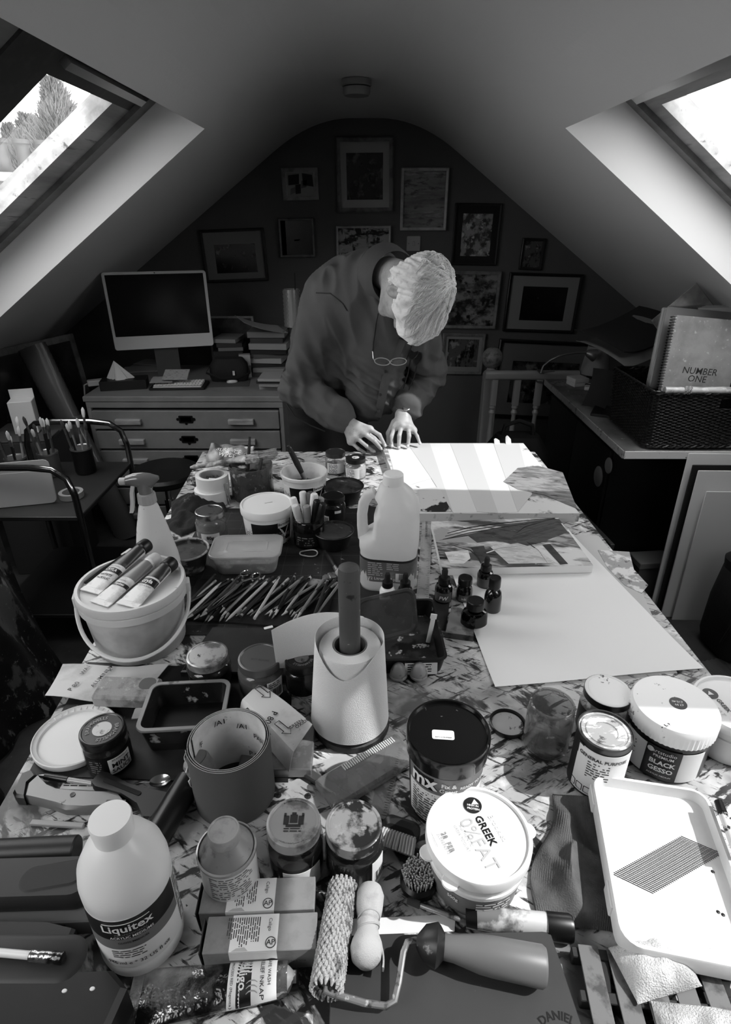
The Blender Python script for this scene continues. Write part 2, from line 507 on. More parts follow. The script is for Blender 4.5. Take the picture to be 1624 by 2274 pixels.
# ================================================================== PICTURES ON THE GABLE
def picture(c, depth, fpx, label, fv, mv, art, inset, cat='picture', fround=.004, y=None, extra=None):
    """c: px corners tl,tr,bl,br ; art: material ; inset: art rectangle as fractions l,r,t,b of the frame"""
    y = YB - .004 if y is None else y
    yy = y - depth
    tl, tr, bl, br = [ony(px, py, yy) for px, py in c]
    ctr = (tl + tr + bl + br) / 4
    W = ((tr - tl).length + (br - bl).length) / 2; H = ((bl - tl).length + (br - tr).length) / 2
    ang = math.atan2((tr - tl + br - bl).z, (tr - tl + br - bl).x) * .6
    fw = fpx * mpp(ctr)
    t = thing('framed_picture', label, cat, (ctr.x, y, ctr.z), rot=(0, -ang, 0), group='pictures on the gable wall')
    # local: x right, z up, -y towards the room
    V = Matrix(((1, 0, 0, 0), (0, 0, -1, 0), (0, 1, 0, 0), (0, 0, 0, 1)))   # xy plane -> xz plane, +z -> -y
    fr = MB()
    o = rr(W, H, .002, 1); i_ = rr(W - 2 * fw, H - 2 * fw, .001, 1); m_ = rr(W - fw * .6, H - fw * .6, .002, 1)
    fr.loft([(o, 0), (o, depth * .8), (m_, depth), (i_, depth * .85), (i_, depth * .35)], V, True, False)
    part('frame', fr, mat('frame_%02d' % round(fv * 100), fv, .45, layers=((max(fv - .12, 0), 18, .55, .1),)), t)
    l, r, tt, b = inset
    if mv is not None:
        mo = MB(); q = rr(W - 2 * fw, H - 2 * fw, .001, 1)
        x0, x1 = -W / 2 + W * l, -W / 2 + W * r; z0, z1 = H / 2 - H * b, H / 2 - H * tt
        hole = [(x1, z1), (x0, z1), (x0, z0), (x1, z0)]
        q4_ = [(W / 2 - fw, H / 2 - fw), (-W / 2 + fw, H / 2 - fw), (-W / 2 + fw, -H / 2 + fw), (W / 2 - fw, -H / 2 + fw)]
        hb = [(a - .001 * (1 if a > (x0 + x1) / 2 else -1), e - .001 * (1 if e > (z0 + z1) / 2 else -1)) for a, e in hole]
        mo.loft([(q4_, depth * .45), (hole, depth * .45), (hb, depth * .38)], V, False, False)
        part('mount', mo, mat('mount_%02d' % round(mv * 100), mv, .8), t)
    else:
        x0, x1, z0, z1 = -W / 2 + fw, W / 2 - fw, -H / 2 + fw, H / 2 - fw
    am = MB().add([(x0, z0, depth * .4 if mv is None else depth * .37), (x1, z0, depth * .4 if mv is None else depth * .37), (x1, z1, depth * .4 if mv is None else depth * .37), (x0, z1, depth * .4 if mv is None else depth * .37)], [[0, 1, 2, 3]], V)
    part('artwork', am, art, t)
    if extra: extra(t, V, x0, x1, z0, z1, depth * .4)
    return t
def art(n, v, *ly): return mat('art_' + n, v, .25, layers=ly)
def patches(vals):
    def f(t, V, x0, x1, z0, z1, d):
        for (u0, v0, u1, v1, sk, val) in vals:
            w, h = x1 - x0, z1 - z0
            p = [(x0 + u0 * w, z0 + v0 * h), (x0 + u1 * w, z0 + (v0 + sk) * h), (x0 + (u1 + sk * .4) * w, z0 + v1 * h), (x0 + (u0 + sk * .3) * w, z0 + (v1 - sk) * h)]
            part('paper_shape', MB().add([(a, b, d) for a, b in p], [[0, 1, 2, 3]], V), mat('shape_%02d' % round(val * 100), val, .7), t)
    return f
picture([(625, 374), (706, 371), (628, 446), (707, 443)], .02, 8, 'small pale-framed picture of dark cut-paper shapes, highest on the left', .52, .6,
        art('cut', .5), (.13, .88, .15, .84), extra=patches([(.05, .45, .45, .95, .05, .05), (.52, .3, .72, .7, .06, .3), (.6, .45, .98, .9, -.08, .06), (.3, .05, .5, .5, .03, .1), (.1, .02, .3, .4, .1, .35)]))
picture([(752, 305), (876, 302), (744, 472), (872, 470)], .025, 9, 'tall grey-framed dark figure picture with broad pale mount, highest on wall', .42, .66,
        art('figure', .10, (.3, 16, .57, .04), (.03, 9, .55, .05), (.2, 30, .6, .02, (1, 1, .3))), (.17, .82, .2, .83))
picture([(893, 373), (999, 371), (888, 511), (991, 513)], .03, 6, 'white-framed upright landscape painting above the light switch', .72, None,
        art('landscape', .52, (.2, 14, .57, .06, (1, 1, 3)), (.35, 7, .5, .1, (.4, 1, 2)), (.62, 10, .62, .05, (.5, 1, 3))), (.05, .95, .05, .95))
picture([(1013, 450), (1117, 452), (1002, 588), (1103, 591)], .02, 5, 'black-framed flower picture with black mount right of the light switch', .07, .06,
        art('flowers', .55, (.15, 16, .5, .05), (.7, 25, .6, .03), (.08, 12, .6, .04)), (.18, .83, .16, .85))
picture([(1162, 528), (1214, 530), (1154, 598), (1203, 602)], .02, 6, 'smallest dark-framed picture, below the sloping ceiling on the right', .08, None,
        art('small', .3, (.12, 24, .55, .05), (.5, 30, .62, .04)), (.1, .9, .1, .9))
picture([(440, 513), (585, 503), (460, 630), (596, 622)], .022, 6, 'dark-framed wide picture hanging crooked above the computer screen', .1, .48,
        art('hedge', .1, (.3, 26, .6, .04), (.04, 8, .5, .1)), (.19, .84, .28, .83))
picture([(618, 485), (698, 483), (621, 573), (700, 571)], .03, 5, 'square near-black picture with a thin grey frame, left of centre', .4, None,
        art('night', .07, (.13, 9, .6, .06, (1, 1, .3)), (.04, 5, .5, .1)), (.07, .93, .06, .94), extra=patches([(.4, .4, .58, .47, .02, .2), (0, 0, .15, 1, 0, .16)]))
picture([(746, 502), (869, 500), (748, 610), (868, 610)], .03, 5, 'white-framed painting of bursting dark trees, half hidden by the man', .66, None,
        art('burst', .58, (.05, 16, .53, .04, (.6, 1, 1.6)), (.1, 22, .57, .03, (1.6, 1, .5)), (.75, 30, .66, .03)), (.05, .95, .05, .95))
picture([(980, 600), (1117, 604), (966, 728), (1100, 733)], .03, 7, 'pale-framed mountain landscape just right of the bowed white head', .5, None,
        art('mountain', .55, (.14, 8, .5, .06, (1, 1, 1.5)), (.3, 14, .58, .05), (.06, 20, .58, .04)), (.05, .95, .05, .95))
picture([(1135, 603), (1299, 612), (1117, 735), (1272, 742)], .025, 6, 'black-framed wide dark picture with broad grey mount hanging askew on right', .06, .52,
        art('dusk', .05, (.12, 14, .6, .06), (.3, 40, .72, .02)), (.21, .83, .22, .80))
picture([(985, 740), (1080, 742), (978, 830), (1070, 834)], .025, 6, 'pale-framed townscape picture low on wall behind the stair post', .48, .55,
        art('town', .34, (.1, 24, .54, .04, (1, 1, .4)), (.55, 20, .6, .04)), (.14, .87, .14, .82))
picture([(1110, 752), (1314, 765), (1090, 922), (1300, 940)], .03, 7, 'large black-framed picture low behind the stair banister', .06, .42,
        art('shore', .3, (.08, 9, .52, .06), (.5, 14, .62, .05)), (.17, .88, .26, .80))
picture([(890, 768), (973, 768), (885, 846), (963, 847)], .02, 6, 'black-framed picture mostly hidden behind the left arm of the man', .05, .3,
        art('hidden', .15, (.06, 9, .52, .06)), (.15, .86, .15, .85))
# light switch
c = ony(919, 541, YB - .01)
t = thing('light_switch', 'white single light switch plate on the gable wall', 'switch', (c.x, YB, c.z))
V = Matrix(((1, 0, 0, 0), (0, 0, -1, 0), (0, 1, 0, 0), (0, 0, 0, 1)))
m_sw = mat('switch_plastic', .62, .4)
part('plate', MB().rbox(.086, .086, .01, .006, .003, V), m_sw, t)
part('rocker', MB().rbox(.014, .026, .006, .001, .001, V @ T(0, 0, .009, rx=.12)), m_sw, t)
for x in (-.03, .03): part('screw', MB().lathe([(.0035, .0095), (.0035, .011), (0, .0112)], 10, V @ T(x, 0, 0)), mat('screw_steel', .45, .35, metal=.9), t)
# smoke alarm
c = onz(792, 196, 2.07)
t = thing('smoke_alarm', 'round white smoke alarm on the ridge of the ceiling', 'smoke alarm', (c.x, c.y, 2.098))
m_sm = mat('alarm_plastic', .5, .45)
part('base', MB().lathe([(.062, 0), (.062, -.018), (.058, -.022)], 40, cap1=True), m_sm, t)
part('cover', MB().lathe([(.056, -.026), (.056, -.045), (.05, -.054), (0, -.056)], 40, cap1=False), m_sm, t)
part('vent_gap', MB().lathe([(.052, -.021), (.052, -.027)], 40), mat('black_gap', .03, .8), t)

# ================================================================== PLAN CHEST
ZC = .759
cx0, cx1, cy0, cy1 = -1.472, -.435, 3.0, 3.72
m_chest = mat('chest_paint', .50, .5, layers=((.44, 6, .55, .15), (.12, 120, .73, .02)))
m_slot = mat('drawer_gap', .03, .9)
t = thing('plan_chest', 'wide pale plan chest of shallow drawers under the computer', 'chest of drawers', ((cx0 + cx1) / 2, (cy0 + cy1) / 2, 0))
W = cx1 - cx0; D = cy1 - cy0
part('carcass', MB().rbox(W - .01, D - .03, ZC - .03, .004, .003, T(0, .012, 0)), mat('chest_inside', .2, .7), t)
part('top', MB().rbox(W + .02, D + .01, .03, .004, .004, T(0, 0, ZC - .03)), m_chest, t)
part('rail', MB().rbox(W, .02, .03, .002, .002, T(0, -D / 2 + .008, ZC - .062)), m_chest, t)
for s in (-1, 1): part('side_panel', MB().rbox(.022, D, ZC - .03, .002, .002, T(s * (W / 2 - .011), 0, 0)), m_chest, t)
dh = .112
m_hd = mat('handle_wood', .66, .5, layers=((.5, 30, .55, .1, (.2, 1, 1)),)); m_br = mat('label_holder_iron', .08, .5, metal=.6)
for k in range(6):
    z = ZC - .068 - (k + 1) * dh
    dr = part('drawer', MB().rbox(W - .05, .03, dh - .012, .003, .003, T(0, 0, 0)), m_chest, t, loc=(0, -D / 2 + .004, z + .004))
    part('slot', MB().box(W - .048, .004, .012, T(0, .012, dh - .0125)), m_slot, dr)
    for x in (-W / 2 + .215, W / 2 - .225): part('handle', MB().rbox(.135, .026, .03, .002, .003, T(x, -.026, .03)), m_hd, dr)
    lh = MB(); V2 = Matrix(((1, 0, 0, 0), (0, 0, -1, -.015), (0, 1, 0, .055), (0, 0, 0, 1)))
    lh.loft([(rr(.075, .04, .004, 2), 0), (rr(.075, .04, .004, 2), .004), (rr(.058, .026, .002, 2), .004), (rr(.058, .026, .002, 2), .001)], V2, True, False)
    for x in (-.043, .043): lh.lathe([(.008, 0), (.008, .003)], 12, V2 @ T(x, 0, 0))
    lh.lathe([(.007, 0), (.007, .003)], 12, V2 @ T(0, -.024, 0))
    part('label_holder', lh, m_br, dr)

# ------------------------------------------------------------------ on the chest
A, B = ony(262, 778, 3.28), ony(470, 768, 3.42)
mid = (A + B) / 2; yaw = math.atan2(B.y - A.y, B.x - A.x)
t = thing('desktop_computer', 'slim white all-in-one desktop computer with dark screen on plan chest', 'computer', (mid.x, mid.y, ZC), yaw)
zb = mid.z - ZC; mw, mh = .53, .40
m_case = mat('computer_case', .80, .4); m_scr = mat('dark_screen', .012, .15)
Vf = Matrix(((1, 0, 0, 0), (0, 0, -1, 0), (0, 1, 0, 0), (0, 0, 0, 1)))
part('case', MB().loft([(rr(mw - .004, mh - .004, .012), 0), (rr(mw, mh, .014), .002), (rr(mw, mh, .014), .012), (rr(mw - .004, mh - .004, .012), .0135)], T(0, .012, zb + mh / 2) @ Vf), m_case, t)
part('screen', MB().loft([(rr(mw - .03, mh - .085, .003), 0), (rr(mw - .03, mh - .085, .003), .0008)], T(0, -.0014, zb + .072 + (mh - .085) / 2) @ Vf), m_scr, t)
part('camera_dot', MB().lathe([(.003, 0), (.003, .0004)], 12, T(0, -.0015, zb + mh - .007) @ Vf), m_scr, t)
part('stand', MB().rbox(.13, .004, zb + .12, .002, .001, T(0, .05, 0, rx=.12)), mat('stand_grey', .3, .4), t)
part('stand_foot', MB().rbox(.13, .15, .005, .004, .002, T(0, .02, 0)), mat('stand_grey', .3), t)
# tissue box with tissue
c = onz(262, 868, ZC)
t = thing('tissue_box', 'black tissue box with a white tissue standing out of it', 'tissue box', (c.x + .015, c.y + .07, ZC), .22)
part('carton', MB().rbox(.24, .12, .05, .003, .002), mat('black_carton', .06, .5), t)
tis = MB()
def fz(u, v):
    a = u * 2 * math.pi; k = 1 - v
    r = k * (.045 + .012 * math.sin(3 * a) + .006 * math.sin(7 * a + 1))
    return (r * 1.3 * math.cos(a) - .02 * v - .015, r * .7 * math.sin(a), .048 + .10 * v + .006 * math.sin(5 * a) * k)
tis.sheet(36, 8, fz, .0008)
part('tissue', tis, mat('tissue', .9, .9, trans=.3), t)
# keyboard on a dark tray with papers and notebook
c = onz(392, 866, ZC); cc = onz(392, 850, ZC)
t = thing('keyboard', 'white keyboard on a black tray in front of the computer', 'keyboard', (c.x, c.y + .07, ZC), .05)
part('tray', MB().rbox(.30, .16, .012, .01, .003), mat('black_tray', .05, .5), t)
part('base', MB().rbox(.26, .11, .008, .006, .002, T(0, -.01, .012, rx=.06)), m_case, t)
km = MB(); kk = mat('key_white', .86, .5)
key = MB().rbox(.0145, .0145, .004, .002, .001).mesh('key'); key.materials.append(kk)
for r in range(6):
    for q in range(15):
        o = bpy.data.objects.new('key', key); COL.objects.link(o); o.parent = t
        o.location = (-.119 + q * .017 + (r % 2) * .003, -.052 + r * .0172, .0205 + r * .001)
c2 = ony(385, 815, 3.17)
m_pap = mat('paper', .82, .8); m_pap2 = mat('paper_grey', .6, .8); m_ink = mat('ink', .06, .6)
nb = solo('notepad', MB().rbox(.135, .10, .008, .002, .001), mat('ruled_paper', .62, .8, layers=((.3, 160, .6, .04, (.3, 1, 1)),)), 'small ruled notepad lying propped across the keyboard', 'notepad', (c2.x, 3.20, ZC + .062), .06, rot=(.3, 0, .06))
solo('sheet_of_paper', MB().rbox(.12, .1, .0012, .001, .0005), m_pap2, 'printed sheet under the notepad at left end of the keyboard', 'paper', (c2.x - .075, 3.185, ZC + .041), rot=(.1, 0, .1))
# mouse and mat
c = onz(516, 850, ZC)
t = thing('computer_mouse', 'white computer mouse on the plan chest', 'mouse', (c.x, c.y, ZC + .002), .3)
part('shell', MB().lathe([(.001, .022), (.018, .021), (.028, .014), (.031, .005), (.03, .001)][::-1], 24, sy=.62), m_case, t)
solo('mouse_mat', MB().rbox(.26, .17, .002, .01, .0005), mat('mat_grey', .3, .8), 'thin grey mat under the computer mouse', 'mouse mat', (c.x - .03, c.y - .01, ZC), .12)
# power strip and its cable
c = onz(205, 858, ZC)
t = thing('power_strip', 'white power strip at the left end of plan chest top', 'power strip', (c.x + .035, c.y + .04, ZC), .5)
part('housing', MB().rbox(.14, .05, .03, .006, .004), m_case, t)
part('socket', MB().rbox(.04, .035, .004, .004, .001, T(.03, 0, .029)), m_pap2, t)
cb = MB().tube([(-.07, 0, .014), (-.088, .005, .006), (-.096, .01, -.05), (-.098, .0, -.25), (-.093, -.01, -.5), (-.09, -.01, -.74)], .004, 6)
part('cable', cb, m_case, t)
# papers to the left of and under the monitor
for i, (px, py, a, lab) in enumerate(((300, 822, .2, 'papers lying between tissue box and computer'), (330, 808, -.2, 'papers lying behind the tissue under the screen'))):
    c = onz(px, py, ZC)
    solo('sheet_of_paper', MB().rbox(.21, .15, .004, .002, .001), m_pap2, lab, 'paper', (c.x + .03, c.y + .02, ZC + .003 * i), a)
# folded magazines, right: a pile seen edge on
c = ony(615, 745, 3.5)
def pile(n, x, y, z, w, d, vals, name, labs, grp, cat, jit=.02, th=(.006, .014), rz=0):
    zz = z
    for i in range(n):
        h = U(*th)
        solo(name, MB().rbox(w * U(.85, 1), d * U(.85, 1), h - .0006, .002, .001), mat('%s_%02d' % (name, round(vals[i % len(vals)] * 100)), vals[i % len(vals)], .6), labs(i, n), cat, (x + U(-jit, jit), y + U(-jit, jit), zz), rz + U(-.12, .12), grp)
        zz += h
    return zz
ordn = ['lowest', 'second from bottom', 'third from bottom', 'fourth from bottom', 'fifth from bottom', 'sixth from bottom', 'seventh from bottom', 'eighth from bottom', 'ninth from bottom', 'tenth from bottom', 'eleventh from bottom', 'twelfth from bottom']
def nth(i, n): return 'topmost' if i == n - 1 else ordn[i]
zt = pile(9, -.56, 3.55, ZC, .22, .28, [.25, .5, .12, .6, .3, .08, .55, .2, .45], 'magazine', lambda i, n: 'magazine in the pile behind the man on the chest, %s' % nth(i, n), 'magazines piled on the plan chest', 'magazine', th=(.022, .034))
def curl(u, v): return (-.13 + .26 * u, -.09 + .18 * v, .05 * (1 - u) ** 2)
solo('leaflet', MB().sheet(10, 2, curl, .001), m_pap2, 'curling printed leaflet on top of the magazine pile', 'leaflet', (-.60, 3.47, zt + .016), rot=(.1, .1, .5))
c = ony(605, 778, 3.3)
zz = pile(4, -.50, 3.2, ZC, .17, .19, [.55, .5, .12, .6], 'booklet', lambda i, n: 'booklet in the low stack beside the man at chest edge, %s' % nth(i, n), 'booklets stacked at the edge of the plan chest', 'booklet', th=(.012, .025))
# books / boxes between the monitor and the pile
zz = pile(3, -.80, 3.54, ZC + .145, .16, .2, [.4, .15, .5], 'book', lambda i, n: 'book lying on the black box file behind the computer, %s' % nth(i, n), 'books right of the computer', 'book', th=(.02, .03))
solo('box_file', MB().rbox(.17, .22, .144, .004, .003), mat('box_black', .05, .6), 'black box file standing behind the computer under a few books', 'box file', (-.80, 3.54, ZC), .05)
c = ony(541, 765, 3.4)
t = thing('ink_carton', 'small white carton right of the computer screen', 'carton', (-.70, 3.42, ZC), .2)
part('carton_body', MB().rbox(.065, .05, .13, .002, .001), m_pap2, t)
part('printed_band', MB().box(.0655, .0505, .04, T(0, 0, .03)), mat('band_grey', .35, .6), t)
# black camera bag
c = onz(505, 838, ZC)
t = thing('camera_bag', 'black soft camera bag beside the computer mouse', 'bag', (c.x + .03, c.y - .055, ZC), .1)
m_bag = mat('black_nylon', .035, .8, bump=.3, bsc=120)
part('bag_body', MB().loft([(rr(.2, .1, .03), 0), (rr(.22, .12, .04), .03), (rr(.21, .11, .04), .09), (rr(.16, .07, .03), .125)]), m_bag, t)
part('bag_strap', MB().tube([(-.1, -.02, .09), (-.12, -.07, .06), (-.04, -.1, .03), (.06, -.09, .03), (.12, -.05, .05), (.1, 0, .1)], .008, 6, flat=.3), m_bag, t)
part('buckle', MB().rbox(.012, .004, .025, .001, .001, T(.03, -.066, .04)), m_case, t)
# hammered tin cylinder with a rod
c = ony(648, 668, 3.62)
t = thing('perforated_lantern', 'tall shiny hammered-tin lantern on the magazines with a rod in it', 'lantern', (c.x, 3.62, zt + .002), 0)
c = ony(648, 710, 3.62); hz = .21
m_tin = mat('hammered_tin', .9, .18, metal=.7)
tn_ = MB(); SG = 26; RG = 18
v = []; f = []
for j in range(RG + 1):
    for i in range(SG):
        a = 2 * math.pi * i / SG
        r = .047 + .005 * (1 if (i + j) % 2 else -1)
        v.append((r * math.cos(a), r * math.sin(a), hz * j / RG))
for j in range(RG):
    for i in range(SG):
        k = (i + 1) % SG
        f.append([j * SG + i, j * SG + k, (j + 1) * SG + k, (j + 1) * SG + i])
tn_.add(v, f)
part('pierced_wall', tn_, m_tin, t, angle=10)
part('rod', MB().tube([(.02, 0, .003), (.028, -.03, hz + .09)], .004, 6), mat('rod_dark', .08, .5), t)
# pale-framed canvas leaning behind, and the large one against the slope
def leaning(name, label, cat, pa, pb, y, h, lean, fv, av, fw=.03, rz=0, th=.025, z=0):
    A, B = pa, pb; W = (B - A).length
    t = thing(name, label, cat, ((A.x + B.x) / 2, (A.y + B.y) / 2, z), rot=(-lean, 0, math.atan2(B.y - A.y, B.x - A.x) + rz))
    fr = MB(); fr.loft([(rr(W, h, .003, 1), -th), (rr(W, h, .003, 1), 0), (rr(W - 2 * fw, h - 2 * fw, .002, 1), 0), (rr(W - 2 * fw, h - 2 * fw, .002, 1), -.01)], T(0, 0, h / 2) @ Vf, True, False)
    part('frame', fr, mat('frame_%02d' % round(fv * 100), fv, .45, layers=((max(fv - .12, 0), 18, .55, .1),)), t)
    part('picture_face', MB().box(W - 2 * fw + .002, .003, h - 2 * fw + .002, T(0, .009, fw - .001)), av, t)
    return t
A = ony(465, 745, 3.68); B = ony(556, 735, 3.68)
leaning('framed_canvas', 'thin pale-framed canvas propped behind the black box file', 'picture', Vector((A.x, 3.68, 0)), Vector((B.x + .02, 3.68, 0)), 3.68, .30, .06, .5, mat('canvas_dim', .3, .8, layers=((.15, 8, .5, .1),)), .012, z=ZC)
A = ony(75, 700, 2.9); B = ony(250, 655, 3.5)
leaning('large_framed_picture', 'large glazed picture leaning against slope left of the computer', 'picture', Vector((-1.86, 2.75, 0)), Vector((-1.60, 3.45, 0)), 0, 1.0, .10, .45, mat('dark_glazing', .12, .12, layers=((.2, 4, .5, .1),)), .035, z=.0)
# stool
c = onz(365, 1045, .50)
c = ony(365, 1043, 2.72)
t = thing('round_stool', 'black round stool on a chrome stem before the plan chest', 'stool', (c.x, c.y, 0))
R = 78 * mpp(c)
part('seat', MB().lathe([(R * .9, c.z - .05), (R, c.z - .035), (R, c.z - .015), (R * .93, c.z), (0, c.z + .004)], 36, cap1=False), mat('stool_vinyl', .03, .45), t)
m_chr = mat('chrome', .72, .12, metal=1)
part('stem', MB().lathe([(.024, .08), (.024, .3), (.016, .3), (.016, c.z - .05)], 20), m_chr, t)
part('base', MB().lathe([(.19, 0), (.19, .015), (.05, .05), (.024, .08)], 32), mat('stool_base', .1, .4), t)
# ================================================================== RIGHT SIDE: worktop, basket, boards, banister
ZW = .76
m_wt = mat('worktop_scuffed', .46, .5, layers=((.3, 7, .52, .15), (.12, 50, .68, .03), (.7, 30, .68, .03)))
t = thing('side_worktop', 'long scuffed worktop along the right side carrying a wicker basket', 'worktop', (1.62, 2.78, 0))
part('top', MB().rbox(1.16, 1.16, .03, .003, .003, T(0, 0, ZW - .03)), m_wt, t)
part('edge_strip', MB().rbox(1.16, .006, .032, .001, .001, T(0, -.583, ZW - .032)), mat('edge_white', .82, .5, layers=((.4, 40, .65, .03),)), t)
part('edge_strip', MB().rbox(.006, 1.16, .032, .001, .001, T(-.583, 0, ZW - .032)), mat('edge_grey', .55, .5, layers=((.3, 40, .6, .05),)), t)
for x, y in ((.0, -.55), (.0, .5)): part('leg', MB().rbox(.035, .035, ZW - .032, .003, .003, T(x, y, 0)), mat('leg_grey', .22, .6), t)
t = thing('black_cabinet', 'black cabinet under the worktop with two round pale finger discs', 'cabinet', (1.34, 2.86, 0))
m_blk = mat('cabinet_black', .03, .5)
part('carcass', MB().rbox(.50, .92, .70, .003, .003), m_blk, t)
for y in (-.23, .23): part('door', MB().rbox(.015, .45, .66, .003, .002, T(-.258, y, .02)), m_blk, t)
m_disc = mat('disc_pale', .42, .6)
for px, py, r in ((1330, 1058, .048), (1353, 1034, .036)):
    c = onx(px, py, 1.34 - .267)
    part('finger_disc', MB().lathe([(r, 0), (r, .003), (r * .9, .006), (0, .006)], 24, T(c.x - 1.34, c.y - 2.86, c.z, ry=-math.pi / 2)), m_disc, t)
for i in range(3):
    t2 = solo('portfolio', MB().rbox(.02, .3, .40 - .03 * i, .003, .003), mat('portfolio_%d' % i, .1 + .06 * i, .6), 'dark portfolio standing on the floor before the black cabinet, ' + ('nearest the table', 'middle of three', 'nearest the boards')[i], 'portfolio', (.98 + .035 * i + .0, 2.33 - .0 * i, 0), .05 * i)
c = onz(1450, 1235, 0)
t = thing('storage_box', 'small pale box on the floor below the worktop end', 'box', (1.33, 2.325, .0), .1)
part('box_body', MB().rbox(.16, .1, .16, .004, .003), mat('box_grey', .4, .6), t); part('box_lid', MB().rbox(.17, .11, .03, .004, .003, T(0, 0, .16)), mat('box_grey2', .5, .6), t)

# wicker basket: real woven strands round stakes
BX0, BY0, BW, BD, BH = 1.125, 2.215, .52, .40, .225
t = thing('wicker_basket', 'dark wicker basket full of sketchbooks on the worktop', 'basket', (BX0 + BW / 2, BY0 + BD / 2, ZW + .009))
m_wk = mat('wicker', .085, .35, layers=((.16, 60, .6, .1),))
def ringpts(w, d, r, n):
    p = rr(w, d, r, 4); out = []
    P = [Vector((*a, 0)) for a in p]; L = [0]
    for i in range(len(P)): L.append(L[-1] + (P[(i + 1) % len(P)] - P[i]).length)
    for k in range(n):
        s = L[-1] * k / n; i = max(j for j in range(len(P)) if L[j] <= s + 1e-9); q = (s - L[i]) / max(L[i + 1] - L[i], 1e-9)
        a = P[i].lerp(P[(i + 1) % len(P)], q); e = (P[(i + 1) % len(P)] - P[i]).normalized(); out.append((a, Vector((e.y, -e.x, 0))))
    return out
NS = 96
rows = 34
st = MB(); wv = MB()
for j in range(rows):
    k = j / (rows - 1); fl_ = 1 + .06 * k
    pts = ringpts(BW * fl_, BD * fl_, .03, NS * 2)
    path = []
    for i, (a, n) in enumerate(pts):
        ph = .0032 * math.cos(math.pi * (i / 2 + j)) if True else 0
        path.append(a + n * ph + Vector((0, 0, .008 + (BH - .016) * k)))
    # gap for the hand hole in the front
    if 25 <= j <= 30:
        keep = [p for p in path if not (p.y < -BD / 2 * .95 and -.01 < p.x < .17)]
        i0 = next(i for i in range(len(path)) if path[i] not in keep and path[i - 1] in keep)
        cut = [q for q in path[i0:] + path[:i0] if q in keep]
        wv.tube([tuple(q) for q in cut], .0037, 5)
    else:
        wv.tube([tuple(q) for q in path] + [tuple(path[0])], .0037, 5)
for i, (a, n) in enumerate(ringpts(BW, BD, .03, NS)):
    if a.y < -BD / 2 * .95 and -.01 < a.x < .17: top = .155
    else: top = BH
    f2 = 1 + .06 * top / BH
    st.tube([(a.x, a.y, .004), (a.x * f2, a.y * f2, top)], .0028, 5)
part('weave', wv, m_wk, t, kind='stuff'); part('stake', st, m_wk, t, kind='stuff')
for z, r in ((.006, .008), (BH, .008)):
    f2 = 1 + .06 * z / BH
    # braided border: two strands wound round each other
    pts = ringpts(BW * f2, BD * f2, .03, 220); b = MB()
    for ph in (0, math.pi):
        b.tube([tuple(a + n * (.005 * math.cos(i * .9 + ph)) + Vector((0, 0, z + .005 * math.sin(i * .9 + ph)))) for i, (a, n) in enumerate(pts + pts[:1])], .0052, 6)
    part('braided_border', b, m_wk, t)
part('liner', MB().loft([(rr(BW - .02, BD - .02, .03), .01), (rr(BW * 1.05 - .02, BD * 1.05 - .02, .03), BH - .075)], None, True, False), mat('basket_dark', .03, .9), t)
c0, c1 = ony(1476, 873, BY0 - .015), ony(1700, 878, BY0 - .015)
bm_ = MB(); L0 = c0 - Vector((BX0 + BW / 2, BY0 + BD / 2, ZW)); L1 = c1 - Vector((BX0 + BW / 2, BY0 + BD / 2, ZW)); L1.z = L0.z = BH + .012
L0.y = L1.y = -BD * .53
n_ = 14
bm_.tube([tuple(L0.lerp(L1, i / n_)) for i in range(n_ + 1)], [.0125 if i % 4 else .0135 for i in range(n_ + 1)], 14)
part('bamboo_handle', bm_, mat('bamboo', .75, .4, layers=((.5, 12, .55, .1, (1, 4, 4)), (.85, 30, .6, .05))), t, 'pale bamboo carrying rod')
bd = MB(); cc = L0.lerp(L1, .22)
bd.tube([(cc.x - .014 + .028 * i / 40, cc.y + .015 * math.cos(i), cc.z + .015 * math.sin(i)) for i in range(41)], .0022, 5)
part('cane_binding', bd, mat('cane', .6, .4), t)

# sketchbooks in the basket, leaning back
def book(name, lab, cat, w, h, th, M, cov, pages=None, r=.006):
    t = thing(name, lab, cat, M.to_translation(), rot=M.to_euler()); return t
lean = -.22
def upright(px, py, Y, w, h, th, rz=0, tilt=0, ln=lean):
    """bottom-left corner ends up at the ray (px,py) on the plane y=Y"""
    c = ony(px, py, Y); return Matrix.Translation(c) @ Euler((ln, tilt, rz), 'XYZ').to_matrix().to_4x4()
m_board = mat('sketchbook_board', .56, .8, layers=((.45, 10, .55, .15), (.66, 45, .64, .03)))
m_page = mat('page_edges', .86, .8, layers=((.6, 300, .55, .05, (1, 1, .02)),))
M = upright(1457, 868, 2.30, .3, .3, .02, 0, .085)
e = M.to_euler(); p = M.to_translation()
t = thing('spiral_sketchbook', 'spiral-bound board sketchbook stencilled NUMBER ONE standing in the basket', 'sketchbook', p, rot=e)
part('cover', MB().rbox(.275, .29, .003, .008, .0008, T(.1525, -.004, .145) @ Vf), m_board, t)
part('pages', MB().rbox(.25, .285, .010, .003, .001, T(.143, .009, .1455) @ Vf), m_page, t)
part('back_cover', MB().rbox(.26, .29, .003, .008, .0008, T(.145, .014, .145) @ Vf), m_board, t)
m_wire = mat('spiral_wire', .22, .3, metal=.9)
for i in range(26):
    z = .012 + .268 * i / 25; b = MB()
    b.tube([(.016 + .013 * math.cos(a) , .005 + .012 * math.sin(a), z + .001 * a) for a in [k * math.pi / 7 for k in range(15)]], .0013, 5)
    part('wire_loop', b, m_wire, t)
m_st = mat('stencil_ink', .12, .7)
